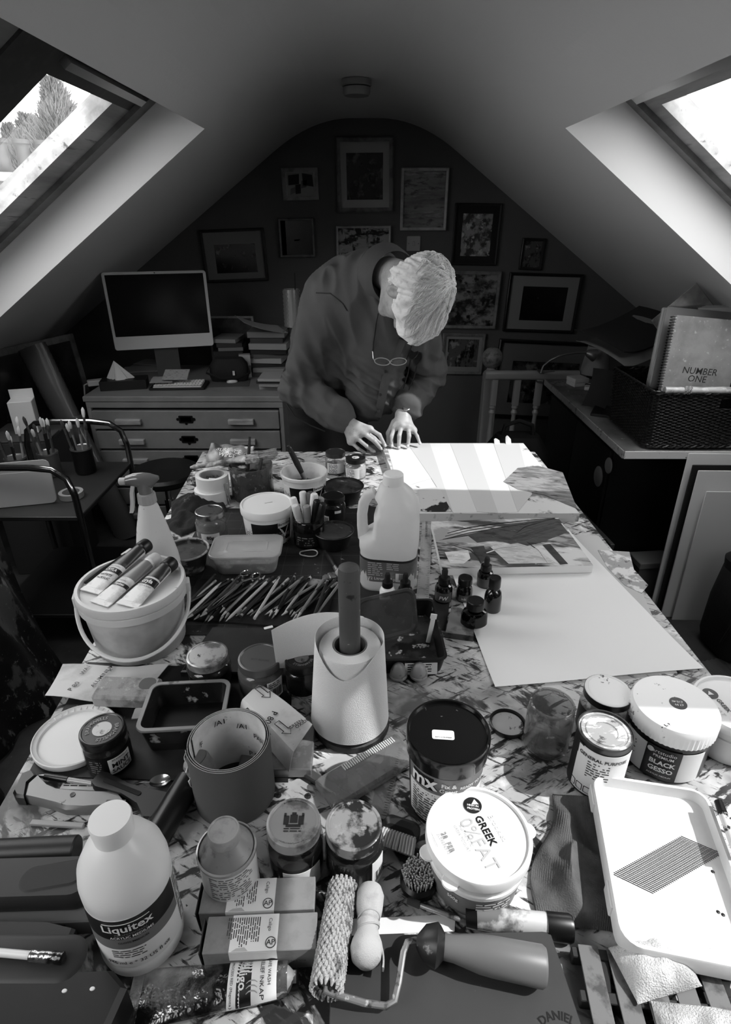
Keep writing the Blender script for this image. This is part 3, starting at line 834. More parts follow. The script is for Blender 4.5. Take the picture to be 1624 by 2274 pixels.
for s_, z, x in (('NUMBER', .088, .155), ('ONE', .058, .15)):
    part('stencil_lettering', flat_text(s_, .036, T(x, -.0075, z, ry=0) @ Matrix(((1, 0, 0, 0), (0, 0, -1, 0), (0, 1, 0, 0), (0, 0, 0, 1))), bold=.004, sx=1.0, shear=.12), m_st, t)
M = upright(1437, 862, 2.38, .3, .3, .02, 0, .085, -.2)
t = thing('sketchbook', 'thick grey sketchbook with pale page edges behind the spiral one', 'sketchbook', M.to_translation(), rot=M.to_euler())
part('cover', MB().rbox(.28, .32, .003, .01, .0008, T(.15, -.004, .16) @ Vf), mat('cover_grey', .45, .7), t)
part('pages', MB().rbox(.265, .31, .032, .004, .001, T(.144, .032, .16) @ Vf), m_page, t)
part('back_cover', MB().rbox(.28, .32, .003, .01, .0008, T(.15, .036, .16) @ Vf), m_board, t)
# mounted picture in a clear sleeve, poking up askew
PQ = [ony(x, y, 2.53) for x, y in ((1446, 712), (1548, 630), (1600, 700), (1500, 790))]; c = sum(PQ, Vector()) / 4
t = thing('mounted_print', 'pale mounted print in clear film poking up askew from the basket', 'print', c, rot=(-.06, 0, 0))
qq = [(v.x - c.x, v.z - c.z) for v in PQ]
part('mount_board', MB().prism(qq, .004, Vf), mat('mount_pale', .78, .7, layers=((.5, 9, .55, .1),)), t)
part('clear_sleeve', MB().prism([(x * 1.03, y * 1.03) for x, y in qq], .0006, T(0, -.0052, 0) @ Vf), glassy('film', .95, .12), t)
for i in range(5):
    c = ony(1570 + i * 4, 735 - i * 1.5, 2.46 + .012 * i)
    solo('greeting_card', MB().rbox(.16, .11, .002, .002, .0006, T(.03, 0, .035) @ Vf), mat('card_%d' % (i % 2), (.8, .66)[i % 2], .6), 'pale card standing behind the sketchbooks in basket, ' + ('nearest', 'second', 'third', 'fourth', 'farthest')[i], 'card', c, rot=(-.2, 0, .1), group='cards standing in the basket')
# dark portfolio with sheets lying over the back of the basket
def bent(w, d, lift, k): return lambda u, v: (-w / 2 + w * u, -d / 2 + d * v, lift * abs(u - .15) ** 1.6 + k * math.sin(v * 2.2))
c = ony(1390, 800, 2.78)
solo('folded_sheet', MB().sheet(12, 6, bent(.36, .3, .13, .03), .0015), mat('sheet_mid', .45, .7), 'grey sheet sliding out of the dark folder left of basket', 'paper', (c.x, 2.80, 1.025), rot=(.12, 0, .5))
solo('dark_folder', MB().sheet(12, 6, bent(.40, .32, .12, .02), .004), mat('folder_black', .06, .6), 'black folder lying across rear of the basket', 'folder', (c.x + .03, 2.86, 1.075), rot=(.1, 0, .45))
def hang(u, v): return (-.06 + .12 * u + .03 * math.sin(v * 2), .02 * math.sin(u * 3), .19 * v)
solo('curled_paper', MB().sheet(8, 8, hang, .0012), mat('sheet_dark', .16, .7), 'dark curled paper standing on the worktop against the basket', 'paper', (1.03 + .08, 2.78, ZW + .002), -.9)
# small things at the far end of the worktop
c = onz(1276, 857, ZW)
t = thing('white_carton', 'small white carton lying at the far worktop edge', 'carton', (c.x + .02, c.y + .02, ZW), .25)
part('carton_base', MB().rbox(.085, .085, .022, .003, .002), m_case, t); part('carton_lid', MB().rbox(.088, .088, .022, .003, .002, T(0, 0, .0225)), m_case, t)
c = onz(1310, 862, ZW)
t = thing('paper_packet', 'torn white paper packet on the worktop beside curled paper', 'packet', (c.x, c.y - .01, ZW), -.4)
part('packet_body', MB().rbox(.06, .1, .018, .004, .004), m_pap, t); part('printed_end', MB().box(.061, .03, .0185, T(0, .02, 0)), mat('print_dark', .12, .6), t)
c = onz(1322, 838, ZW)
t = thing('paper_lamp_shade', 'pale dented paper cone shade on the worktop holding a clear cup', 'lamp shade', (c.x + .03, c.y + .10, ZW))
part('shade', MB().lathe([(.085, 0), (.06, .16), (.057, .158), (.08, .002)], 28), mat('shade_paper', .62, .7, trans=.3), t)
t = thing('plastic_cup', 'clear plastic beaker standing on the pale cone shade', 'cup', (c.x + .05, c.y + .10, ZW + .161))
part('wall', MB().lathe([(.045, 0), (.062, .07), (.0605, .07), (.044, .002)], 28), glassy('cup_clear', .9, .08, milk=.15), t)
# flat things on the worktop
solo('black_notebook', MB().rbox(.17, .13, .012, .004, .002), mat('notebook_black', .05, .5), 'black notebook lying at the foot of curled paper', 'notebook', (1.155, 2.68 + .03, ZW), 1.1)
solo('printed_leaflet', MB().rbox(.13, .1, .002, .002, .0006), mat('leaflet_grey', .5, .6, layers=((.2, 40, .55, .05),)), 'printed leaflet lying beside the white carton', 'leaflet', (1.12, 3.27, ZW), .4)

# banister
m_ban = mat('banister_gloss', .62, .35)
c = ony(1083, 905, 3.62)
t = thing('newel_post', 'white newel post with a ball finial at the stair head', 'post', (c.x, 3.62, 0))
zt_ = ony(1083, 830, 3.62).z; zb_ = ony(1083, 770, 3.62).z
part('shaft', MB().rbox(.085, .085, zt_, .004, .004), m_ban, t)
part('neck', MB().lathe([(.04, zt_), (.046, zt_ + .01), (.03, zt_ + .022), (.022, zt_ + .04)], 24), m_ban, t)
rb = (zb_ - zt_ - .035) / 2
part('ball_finial', MB().ball(rb, T(0, 0, zt_ + .033 + rb), 24, 14), mat('finial_wood', .55, .5, layers=((.35, 30, .55, .08),)), t)
R0, R1 = ony(1085, 833, 3.50), ony(1203, 836, 3.50)
t = thing('banister', 'white banister rail with turned spindles right of the newel post', 'banister', ((R0.x + R1.x) / 2 + .1, 3.50, 0))
Lr = R1.x - R0.x + .24; zr = R0.z
part('handrail', MB().loft([(rr(.055, .05, .018), -Lr / 2), (rr(.055, .05, .018), Lr / 2)], T(0, 0, zr, ry=math.pi / 2)), m_ban, t)
def spindle(h):
    return MB().rbox(.036, .036, .16, .002, .002, T(0, 0, h - .16)).lathe([(.017, h - .16), (.019, h - .175), (.012, h - .185), (.02, h - .205), (.012, h - .225), (.015, h - .30), (.018, h - .42), (.013, h - .60), (.018, .18), (.018, 0)], 16)
spm = spindle(zr - .025).mesh('spindle'); spm.materials.append(m_ban)
for px in (1096, 1146, 1194, 1246):
    c = ony(px, 880, 3.50); part('spindle', spm, m_ban, t, loc=(c.x - t.location.x, 0, 0))
# clip lamp
c = ony(1199, 838, 3.46)
t = thing('clip_lamp', 'gooseneck clip lamp clamped to the end of the banister rail', 'lamp', (c.x, 3.468, zr))
m_stl = mat('brushed_steel', .6, .3, metal=.9)
for s in (-1, 1): part('jaw', MB().rbox(.03, .075, .006, .004, .002, T(.0, -.01, s * .031 - .003, rx=s * .1)), m_stl, t)
part('jaw_lever', MB().rbox(.075, .014, .005, .004, .002, T(.035, -.045, .036, ry=-.1)), m_stl, t)
g0, g1, g2, g3 = [ony(px, py, 3.38) - Vector(t.location) for px, py in ((1201, 828), (1222, 800), (1258, 787), (1302, 783))]
pp = [g0, g0.lerp(g1, .5) + Vector((-.012, 0, .004)), g1, g1.lerp(g2, .5) + Vector((0, 0, .006)), g2, g2.lerp(g3, .5) + Vector((0, 0, .003)), g3]
part('gooseneck', MB().tube([tuple(p) for p in pp], .006, 8), m_stl, t)
part('lamp_head', MB().lathe([(.012, 0), (.02, .01), (.036, .05), (.036, .055), (.033, .055)], 20, T(g3.x, g3.y, g3.z, ry=math.pi / 2 + .3)), m_stl, t)
# black things on the floor by the stairs
c = ony(1150, 965, 2.9)
t = thing('black_holdall', 'black holdall standing on the floor behind table near banister', 'bag', (c.x, 2.9, 0))
part('bag_body', MB().loft([(rr(.32, .2, .06), 0), (rr(.34, .22, .07), .1), (rr(.32, .2, .06), .5), (rr(.22, .12, .05), c.z)]), m_bag, t)
part('grip', MB().tube([(-.08, 0, c.z - .01), (-.07, 0, c.z + .05), (.0, 0, c.z + .075), (.07, 0, c.z + .05), (.08, 0, c.z - .01)], .012, 8), m_bag, t)
# boards leaning on the worktop end
m_bdw = mat('board_white', .85, .6); m_bdk = mat('board_edge', .07, .6)
for i, (x, w, h, v, lb) in enumerate(((1.60, .62, .755, .84, 'farthest'), (1.615, .62, .715, .10, 'dark one in the middle'), (1.63, .62, .70, .84, 'second from front'), (1.66, .6, .62, .80, 'nearest'))):
    Y0 = 2.165 - .022 * i
    solo('mount_board', MB().rbox(w, h, .006, .003, .001, T(0, 0, h / 2) @ Vf), mat('board_%d' % i, v, .6), 'large board leaning on the worktop end, ' + lb, 'board', (x, Y0, 0), rot=(-.026, 0, -.02), group='boards leaning on the worktop')
# rucksack
c = onz(1575, 1432, 0)
t = thing('canvas_rucksack', 'dark canvas rucksack on the floor before the leaning boards', 'bag', (c.x + .13, c.y - .02, .0125), .1)
m_can = mat('dark_canvas', .13, .85, bump=.3, bsc=90, layers=((.08, 8, .5, .15),))
part('bag_body', MB().loft([(rr(.3, .2, .05), 0), (rr(.33, .23, .07), .05), (rr(.33, .23, .07), .22), (rr(.31, .20, .06), .36), (rr(.27, .15, .05), .42)]), m_can, t)
part('pocket', MB().loft([(rr(.2, .04, .018), .05), (rr(.21, .05, .02), .08), (rr(.21, .05, .02), .2), (rr(.2, .03, .012), .23)], T(0, -.125, 0)), m_can, t)
part('flap', MB().loft([(rr(.31, .2, .05), .36), (rr(.32, .22, .06), .40), (rr(.26, .15, .05), .44)], T(0, -.01, 0)), mat('flap_canvas', .05, .85), t)
part('shoulder_strap', MB().tube([(-.13, -.09, .40), (-.17, -.11, .33), (-.18, -.1, .2), (-.165, -.06, .08)], .014, 8, flat=.35), mat('flap_canvas', .05), t)
# rug
def rg(u, v): return (-.45 + .9 * u, -.35 + .7 * v, .008 + .003 * math.sin(u * 260))
solo('woven_rug', MB().sheet(200, 2, rg, .008), mat('rug', .3, .95), 'ribbed woven rug on floor right of the table', 'rug', (1.32, 1.45, .001), .25)

# ================================================================== LEFT SIDE: trolley and dark things
m_tub = mat('trolley_chrome', .5, .15, metal=1)
t = thing('tubular_trolley', 'dark two-shelf trolley with chrome tube hoops at left', 'trolley', (-1.27, 2.17, 0))
def hoop(y):
    return MB().tube([(-.22, y, .02), (-.22, y, .40), (-.22, y, .70), (-.205, y, .765), (-.16, y, .80), (-.08, y, .808), (.08, y, .808), (.16, y, .80), (.205, y, .765), (.22, y, .70), (.22, y, .40), (.22, y, .02)], .0125, 10)
for y in (-.26, .26): part('hoop', hoop(y), m_tub, t)
m_sh = mat('shelf_dark', .1, .5)
for z in (.16, .60): part('shelf', MB().rbox(.45, .54, .018, .004, .003, T(0, 0, z)), m_sh, t)
for x in (-.22, .22):
    for y in (-.26, .26): part('castor', MB().lathe([(.0, -.012), (.022, -.012), (.025, 0), (.022, .012), (0, .012)], 16, T(x, y, .025, rx=math.pi / 2)), m_sh, t)
ZT_ = .6195
t = thing('document_wallet', 'white plastic document wallet standing on the trolley', 'folder', (-1.30, 1.99, ZT_), rot=(-.12, 0, .25))
part('back_sheet', MB().rbox(.24, .17, .004, .02, .001, T(0, .008, .085) @ Vf), mat('wallet_white', .6, .5), t)
part('front_sheet', MB().rbox(.24, .13, .002, .02, .0008, T(0, 0, .065) @ Vf), mat('wallet_white', .6), t)
def brushpot(x, y, r, h, n, lab, v, seed, grp='brushes in pots on the trolley'):
    R_ = random.Random(seed)
    p = thing('brush_pot', lab, 'pot', (x, y, ZT_))
    part('pot_wall', MB().lathe([(r * .92, 0), (r, .01), (r, h), (r * .94, h), (r * .9, .012)], 24), mat('pot_%d' % int(v * 100), v, .35), p)
    part('pot_rim', MB().lathe([(r * .99, h - .006), (r * 1.05, h - .003), (r * 1.03, h + .003), (r * .96, h)], 24), m_stl, p)
    for i in range(n):
        a = 2 * math.pi * i / n; q = r * .55
        L = R_.uniform(.19, .27); tl = R_.uniform(.06, .22)
        b = thing('paint_brush', '%s brush, %s clockwise in the %s' % (('black handled', 'grey handled', 'pale handled')[0] if False else 'bristles-up', ['first', 'second', 'third', 'fourth', 'fifth', 'sixth', 'seventh'][i], lab.replace(' of brushes', '')), 'brush', (x + q * math.cos(a), y + q * math.sin(a), ZT_ + .012), rot=(-tl * math.sin(a) * .6, tl * math.cos(a) * .6, 0), group=grp)
        k = R_.choice([0, 1, 2])
        part('handle', MB().lathe([(.0025, 0), (.005, L * .3), (.0045, L * .72)], 8), mat('brush_handle_%d' % k, (.1, .3, .55)[k], .4), b)
        part('ferrule', MB().lathe([(.0048, L * .72), (.0052, L * .84)], 8), m_stl, b)
        part('bristles', MB().lathe([(.005, L * .84), (.008, L * .9), (.0075, L * .96), (.002, L)], 8, sy=.6), mat('bristle_%d' % (k % 2), (.75, .2)[k % 2], .8), b)
brushpot(-1.20, 2.32, .042, .11, 7, 'dark pot of brushes at the right rear of the trolley', .06, 3)
brushpot(-1.33, 2.29, .04, .10, 7, 'pale pot of brushes behind the document wallet', .3, 4)
brushpot(-1.40, 2.18, .04, .12, 6, 'grey pot of brushes at the left of the trolley', .18, 5)
t = thing('masking_tape', 'roll of pale tape lying on the trolley shelf', 'tape', (-1.15, 2.07, ZT_))
part('tape_ring', MB().lathe([(.045, 0), (.045, .022), (.032, .022), (.032, 0), (.045, 0)], 28, cap0=False, cap1=False), mat('tape_dim', .5, .7), t)
# bubble wrapped roll
bw = MB(); A = Vector((-1.33, 2.86, 0)); B = ony(70, 770, 2.98); SG = 36
L = (B - A).length; Mz = Matrix.Translation(A) @ (B - A).to_track_quat('Z', 'X').to_matrix().to_4x4()
v = []; f = []; NR = int(L / .016)
for j in range(NR):
    for i in range(SG):
        a = 2 * math.pi * i / SG; r = .075 + (.006 if (i + j) % 2 else 0) + .006 * math.sin(a * 2 + j * .1)
        v.append((r * math.cos(a), r * math.sin(a) * .6, L * j / (NR - 1)))
for j in range(NR - 1):
    for i in range(SG):
        k = (i + 1) % SG; f.append([j * SG + i, j * SG + k, (j + 1) * SG + k, (j + 1) * SG + i])
f.append(list(range((NR - 1) * SG, NR * SG))); f.append(list(range(SG))[::-1])
bw.add(v, f)
t = thing('bubble_wrap_roll', 'tall bubble-wrapped parcel leaning behind the trolley', 'parcel', A, rot=Mz.to_euler())
part('bubble_wrap', bw, mat('bubble_wrap', .32, .25, spec=.8), t, angle=80)
part('tape_band', MB().lathe([(.083, L * .6), (.083, L * .6 + .05)], 36, sy=.62, cap0=False, cap1=False), mat('tape_brown', .3, .3), t)
c = ony(42, 835, 2.62)
t = thing('white_carton', 'white carton standing on the box behind the trolley', 'carton', (-1.58, 2.62, .70), .3)
part('carton_body', MB().rbox(.10, .08, .15, .003, .002), m_case, t); part('carton_flap', MB().rbox(.10, .002, .05, .001, .0005, T(0, .04, .14)), m_case, t)
t = thing('packing_box', 'plain grey packing box on the floor behind the trolley', 'box', (-1.60, 2.63, 0), .1)
part('box_body', MB().rbox(.3, .3, .69, .004, .003), mat('box_card_dim', .2, .8), t); part('box_flap', MB().rbox(.3, .15, .006, .002, .001, T(0, -.075, .692)), mat('box_card_dim2', .24, .8), t)
# splattered dark sheet draped over a drawing board
m_spl = mat('splattered_cloth', .03, .8, layers=((.12, 5, .54, .08), (.36, 7, .57, .02, (1, 1, .5)), (.55, 22, .62, .02, (1, 1, .4)), (.45, 60, .65, .02)))
def drape(u, v):
    y = .60 + 1.2 * u; s = v
    x = -1.16 - .15 * (s) + .045 * math.sin(u * 17 + 1.5 * s) * (1 - .6 * s) + .02 * math.sin(u * 41 + s * 4)
    return (x, y, .01 + .80 * s)
solo('dust_sheet', MB().sheet(70, 24, drape, .004), m_spl, 'black paint-splattered dust sheet hanging left of the table', 'dust sheet', angle=80)
t = thing('drawing_board', 'upright board under the splattered dust sheet at left', 'board', (-1.45, 1.2, 0))
part('board', MB().rbox(.12, 1.15, .80, .004, .003), mat('board_dim', .12, .8), t); part('foot', MB().rbox(.2, .06, .03, .004, .003, T(0, -.4, 0)), mat('board_dim', .12), t)
t = thing('skirting_plank', 'dark plank lying on floor along the foot of dust sheet', 'plank', (-.98, 1.35, 0), .12)
part('plank', MB().rbox(.07, 1.3, .02, .003, .002), mat('plank_dark', .12, .7, layers=((.3, 15, .62, .03),)), t)
# ================================================================== ON THE TABLE: helpers
def top(px, py, h, wpx):
    p = onz(px, py, TZ + h); return Vector((p.x, p.y, TZ)), wpx * mpp(p) / 2
def facing(p): return math.degrees(math.atan2(-p[1], -p[0]))
def arc_text(s, size, R, a, z, flip=False, **k):
    """lettering bent round a circle in the xy plane, a = angle of its middle (degrees)"""
    t = textmb(s, size, **k); o = MB(); a = math.radians(a)
    for x, y, q in t.v:
        if flip: th = a + x / R; r = R - y
        else: th = a - x / R; r = R + y
        o.v.append((r * math.cos(th), r * math.sin(th), z))
    o.f = t.f if not flip else t.f
    return o
m_hdpe = mat('hdpe_natural', .93, .35, trans=.35)
m_white = mat('white_plastic', .88, .35)
m_whited = mat('white_plastic_dirty', .86, .4, layers=((.25, 60, .69, .02), (.7, 12, .6, .1)))
m_label = mat('label_paper', .88, .6); m_lblk = mat('label_black', .05, .4); m_lgrey = mat('label_grey', .42, .5); m_print = mat('small_print', .25, .7)
m_glass = glassy('jar_glass', .93, .02)
m_glassd = glassy('jar_glass_dirty', .85, .05, milk=.18, milkv=.75, layers=((.7, 40, .68, .05),))
m_lidm = mat('lid_steel', .62, .28, metal=.95, layers=((.3, 60, .62, .06),))
m_lidp = mat('lid_painted', .55, .4, layers=((.15, 40, .6, .05), (.75, 80, .68, .02)))
m_lidb = mat('lid_black', .05, .3, layers=((.4, 70, .74, .02),))
m_blkp = mat('black_plastic', .045, .35)
def screw_lid(R, h, n=48, ridged=False):
    mb = MB()
    pr = [(R * .97, 0), (R, .001), (R, h * .75), (R * .985, h * .93), (R * .93, h), (R * .88, h), (R * .85, h - .0012), (0, h - .0012)]
    mb.lathe(pr, n, cap1=False)
    if ridged:
        for i in range(n):
            if i % 2: continue
            for k in range(1, 3):
                j = k * n + i; x, y, z = mb.v[j]; mb.v[j] = (x * 1.025, y * 1.025, z)
    return mb
def jar(lab, pos, R, H, lid_mat, fill=.3, fillh=.7, glass=None, lidr=.94, lidh=.016, label=None, lidlabel=None, group=None, gv=None, ridged=False, name='glass_jar', lid=True):
    t = thing(name, lab, 'jar', pos, group=group)
    hb = H - (lidh if lid else 0)
    pr = [(R * .85, 0), (R * .97, .003), (R, .008), (R, hb * .78), (R * .97, hb * .86), (R * lidr * .93, hb * .93), (R * lidr * .93, hb + (.008 if lid else 0))]
    inner = [(R * lidr * .90, pr[-1][1]), (R * lidr * .90, hb * .93), (R * .95, hb * .85), (R * .97, hb * .78), (R * .97, .009), (R * .9, .005), (0, .005)]
    part('glass', MB().lathe(pr + (inner if not lid else []), 40, cap1=False), glass or m_glass, t)
    if fillh > 0:
        part('contents', MB().lathe([(R * .9, .006), (R * .955, .010), (R * .955, hb * min(fillh, .76)), (0, hb * min(fillh, .76) + .001)], 32, cap1=False), mat('contents_%02d' % round(fill * 100), fill, .5, layers=((max(fill - .08, .02), 50, .55, .1),)), t)
    if lid: 
        l = part('lid', screw_lid(R * lidr, lidh, ridged=ridged), lid_mat, t, lidlabel, loc=(0, 0, hb + .0005))
        return t, l
    # screw thread
    b = MB(); zz = hb * .95
    b.tube([(R * lidr * .945 * math.cos(i * .25), R * lidr * .945 * math.sin(i * .25), zz + .0045 * i / 25) for i in range(50)], .0014, 5)
    part('thread', b, glass or m_glass, t)
    return t, None
def paper_label(t, R, a0, a1, z0, z1, m=None, name='label', R1=None):
    return part(name, MB().cylpatch(R + .0008, a0, a1, z0, z1, 20, None, None if R1 is None else R1 + .0008), m or m_label, t)
def barcode(t, R, a, z, w, h, rng=RNG, par=None):
    b = MB(); x = -w / 2
    while x < w / 2:
        l = rng.choice([.0004, .0008, .0012]); b.add([(x, 0, 0), (x + l, 0, 0), (x + l, h, 0), (x, h, 0)], [[0, 1, 2, 3]]); x += l + rng.choice([.0005, .0009])
    return part('barcode', wrapcyl(b, R, a, z), m_lblk, par or t)

# ------------------------------------------------------------------ mats and papers lying flat (lowest layer)
m_mat = mat('cutting_mat', .075, .6, layers=((.14, 14, .56, .12), (.5, 40, .70, .02), (.75, 24, .72, .015, (1, 3, 1), .5)))
def flat_poly(name, lab, cat, pts, z, h, m, px=True, group=None):
    P = [onz(a, b, z + h) for a, b in pts] if px else [Vector((*a, 0)) for a in pts]
    c = sum(P, Vector()) / len(P)
    mb = MB().prism([(p.x - c.x, p.y - c.y) for p in P], h)
    return solo(name, mb, m, lab, cat, (c.x, c.y, z))
mt = thing('cutting_mat', 'dark gridded cutting mat under the bowls and pencils', 'cutting mat', (-.215, 1.33, TZ))
part('mat_sheet', MB().rbox(.56, .62, .003, .012, .0008), m_mat, mt)
g = MB()
for i in range(11):
    x = -.25 + .05 * i; g.box(.0007, .58, .0002, T(x, 0, .003))
for i in range(12):
    y = -.275 + .05 * i; g.box(.52, .0007, .0002, T(0, y, .003))
part('grid_lines', g, mat('grid_grey', .3, .7), mt, kind='stuff')
ZM = TZ + .0036
mt2 = flat_poly('cutting_mat', 'dark scratched cutting mat at the left edge under the mint sauce jar', 'cutting mat', [(196, 1470), (60, 1722), (450, 1735), (640, 1735), (650, 1490)], TZ, .003, m_mat)
# painted panels and paper at the right
m_canv = mat('canvas_white', .86, .8)
m_paint2 = mat('panel_painting', .62, .45, layers=((.82, 9, .52, .05, (1, 2.2, 1), .35), (.28, 6, .55, .025, (.7, 2.8, 1), .25), (.10, 8, .62, .02, (.7, 4, 1), .2), (.9, 26, .67, .02, (1, 2, 1), .3)))
def panel(lab, pts, z, h, m_face, m_side, cat='panel', name='painted_panel', lift=0):
    P = [onz(a, b, z + h) for a, b in pts]; c = sum(P, Vector()) / 4
    t = thing(name, lab, cat, (c.x, c.y, z))
    q = [(p.x - c.x, p.y - c.y) for p in P]
    part('support', MB().prism(q, h - .0012), m_side, t)
    part('painted_face', MB().prism([(x * .998, y * .998) for x, y in q], .0012, T(0, 0, h - .0012)), m_face, t)
    return t, q, c
m_side = mat('panel_side', .74, .6, layers=((.5, 30, .6, .05),))
m_paint1 = mat('collage_face', .80, .6, layers=((.45, 7, .58, .03), (.15, 9, .63, .02, (1, 2, 1), .8)))
b1, q1, c1 = panel('large collage panel beside the man half covered by strips of pale paper', [(846, 984), (1163, 984), (1288, 1140), (905, 1140)], TZ, .028, m_paint1, m_side)
# strips of tissue/tape across the panel: real thin strips
zb = .0282
fo = lambda px, py, z: onz(px, py, z)
m_tape = mat('tracing_strip', .80, .7); m_tape2 = mat('tracing_strip_2', .74, .7)
edges_t = [858, 900, 940, 980, 1022, 1062, 1100, 1135, 1163]
edges_b = [880, 925, 985, 1045, 1090, 1130, 1175]
tops = [858, 905, 952, 1000, 1048, 1096, 1150]
bots = [(885, 1085), (958, 1062), (1005, 1140), (1060, 1137), (1105, 1140), (1150, 1137), (1180, 1098)]
for i in range(6):
    a, b = tops[i], tops[i + 1] + 3
    e0, e1 = bots[i], bots[i + 1]
    p = [(a, 985), (b, 985), (e1[0] + 2, min(e1[1], e0[1]) if i > 3 else e1[1]), e0]
    P = [onz(x, y, TZ + zb) - Vector((c1.x, c1.y, TZ)) for x, y in p]
    part('paper_strip', MB().prism([(v_.x, v_.y) for v_ in P], .0005, T(0, 0, zb + .0006 * (i % 2))), (m_tape, m_tape2)[i % 2], b1)
for x0, sg in ((1104, .6), (1129, 1)):
    P = onz(x0, 985, TZ + zb) - Vector((c1.x, c1.y, TZ))
    def cu(u, v, P=P, sg=sg): return (P.x + .022 * (u - .5), P.y - .012 + .022 * v, zb + .0013 + .03 * sg * v * v * (1 - .8 * abs(u - .3)))
    part('curled_strip_end', MB().sheet(4, 6, cu, .0005), m_tape, b1)
dk = mat('collage_dark', .38, .6, layers=((.55, 14, .5, .08, (1, 3, 1), .3), (.2, 20, .62, .03, (1, 3, 1), .4)))
P = [onz(x, y, TZ + zb) - Vector((c1.x, c1.y, TZ)) for x, y in ((1118, 1070), (1150, 1040), (1195, 1035), (1250, 1050), (1282, 1130), (1210, 1100), (1150, 1088))]
part('painted_scrap', MB().prism([(v_.x, v_.y) for v_ in P], .0004, T(0, 0, zb + .0012)), dk, b1)
P = [onz(x, y, TZ + zb) - Vector((c1.x, c1.y, TZ)) for x, y in ((928, 1088), (975, 1082), (1003, 1137), (935, 1137))]
part('painted_scrap', MB().prism([(v_.x, v_.y) for v_ in P], .0004, T(0, 0, zb + .0012)), mat('collage_blot', .75, .6, layers=((.1, 18, .56, .02, (1, .6, 1), .5),)), b1)
# big sheet of paper with a lower layer
PP = [onz(x, y, TZ + .002) for x, y in ((1000, 1262), (1262, 1178), (1563, 1486), (1100, 1528))]
cP = sum(PP, Vector()) / 4
def pp(u, v):
    a = PP[0].lerp(PP[1], u); b = PP[3].lerp(PP[2], u); p = a.lerp(b, v)
    return (p.x - cP.x, p.y - cP.y, .0016 + .004 * (abs(v - .5) * 2) ** 6 + .001 * math.sin(u * 7 + v * 3))
solo('drawing_paper', MB().sheet(20, 20, lambda u, v: pp(v, u), .0008), mat('cartridge_paper', .92, .85), 'big blank sheet of white drawing paper over the right table edge', 'paper', (cP.x, cP.y, TZ))
flat_poly('drawing_paper', 'second pale sheet peeping out below the big blank paper', 'paper', [(1240, 1185), (1330, 1190), (1420, 1300), (1505, 1495), (1300, 1500)], TZ + .0002, .0008, mat('under_paper', .74, .8))
sp = solo('torn_paper', MB().prism([(p.x, p.y) for p in [onz(x, y) - onz(1370, 1260) for x, y in ((1328, 1222), (1398, 1226), (1408, 1265), (1440, 1300), (1425, 1318), (1388, 1300), (1350, 1262))]], .001), mat('painted_scrap', .62, .7, layers=((.85, 20, .52, .03), (.3, 30, .62, .03))), 'painted paper scrap at the right table edge', 'paper', tuple(onz(1370, 1260, TZ + .0012)))
b2, q2, c2_ = panel('second painted panel, lying between the collage panel and the blank paper', [(958, 1158), (1240, 1149), (1318, 1255), (982, 1262)], TZ + .004, .022, m_paint2, mat('panel_white', .88, .6))
# strokes built as thin paint shapes on the second panel
def scrap(par, c, z, pts, v, h=.0003):
    P = [onz(x, y, z) - Vector((c.x, c.y, par.location.z)) for x, y in pts]
    part('paint_shape', MB().prism([(q.x, q.y) for q in P], h, T(0, 0, z - par.location.z)), mat('paint_%02d' % round(v * 100), v, .45, layers=((max(v - .12, .02), 25, .55, .08, (1, 3, 1), .2), (min(v + .12, 1), 40, .64, .04, (1, 3, 1), .2))), par)
z2 = TZ + .004 + .0221
scrap(b2, c2_, z2, [(975, 1200), (1080, 1178), (1160, 1160), (1238, 1152), (1262, 1182), (1200, 1205), (1160, 1215), (1105, 1200), (1060, 1205), (1040, 1190)], .3)
def stroke(pts, w, v):
    P = [onz(x, y, z2 + .0004) - Vector((c2_.x, c2_.y, b2.location.z)) for x, y in pts]; n = len(P)
    b = MB().tube([tuple(p) for p in P], [w * (.35 + .65 * math.sin(math.pi * (i + .4) / n)) for i in range(n)], 6, flat=.2)
    part('brush_stroke', MB().add([(x, y, z2 - b2.location.z + .0001 + max(0, min(.0006, z - z2 + b2.location.z))) for x, y, z in b.v], b.f), mat('stroke_%02d' % round(v * 100), v, .4), b2)
for k in range(6):
    stroke([(1128 + 4 * k, 1203 - 4 * k), (1165, 1200 - 6 * k), (1205, 1188 - 6 * k), (1246 - 3 * k, 1176 - 5 * k)], .0022, (.10, .22, .08)[k % 3])
for k in range(3): stroke([(984 + 5 * k, 1198 - 7 * k), (1040, 1184 - 6 * k), (1110, 1172 - 5 * k), (1190, 1160 - 3 * k), (1236, 1153)], .003, (.12, .3, .08)[k])
stroke([(1008, 1212), (1045, 1222), (1060, 1236), (1068, 1250)], .003, .2); stroke([(1170, 1203), (1195, 1222), (1215, 1250)], .0025, .12); stroke([(1080, 1228), (1110, 1218), (1150, 1214)], .003, .9)
scrap(b2, c2_, z2 + .0004, [(1045, 1215), (1075, 1212), (1085, 1240), (1068, 1252)], .25)
scrap(b2, c2_, z2 + .0004, [(1205, 1210), (1222, 1208), (1262, 1252), (1245, 1254)], .22)
scrap(b2, c2_, z2 + .0004, [(1090, 1215), (1150, 1206), (1190, 1218), (1235, 1250), (1130, 1252)], .78)
scrap(b2, c2_, z2 + .0004, [(988, 1226), (1040, 1222), (1045, 1240), (1030, 1252), (1000, 1252)], .85)
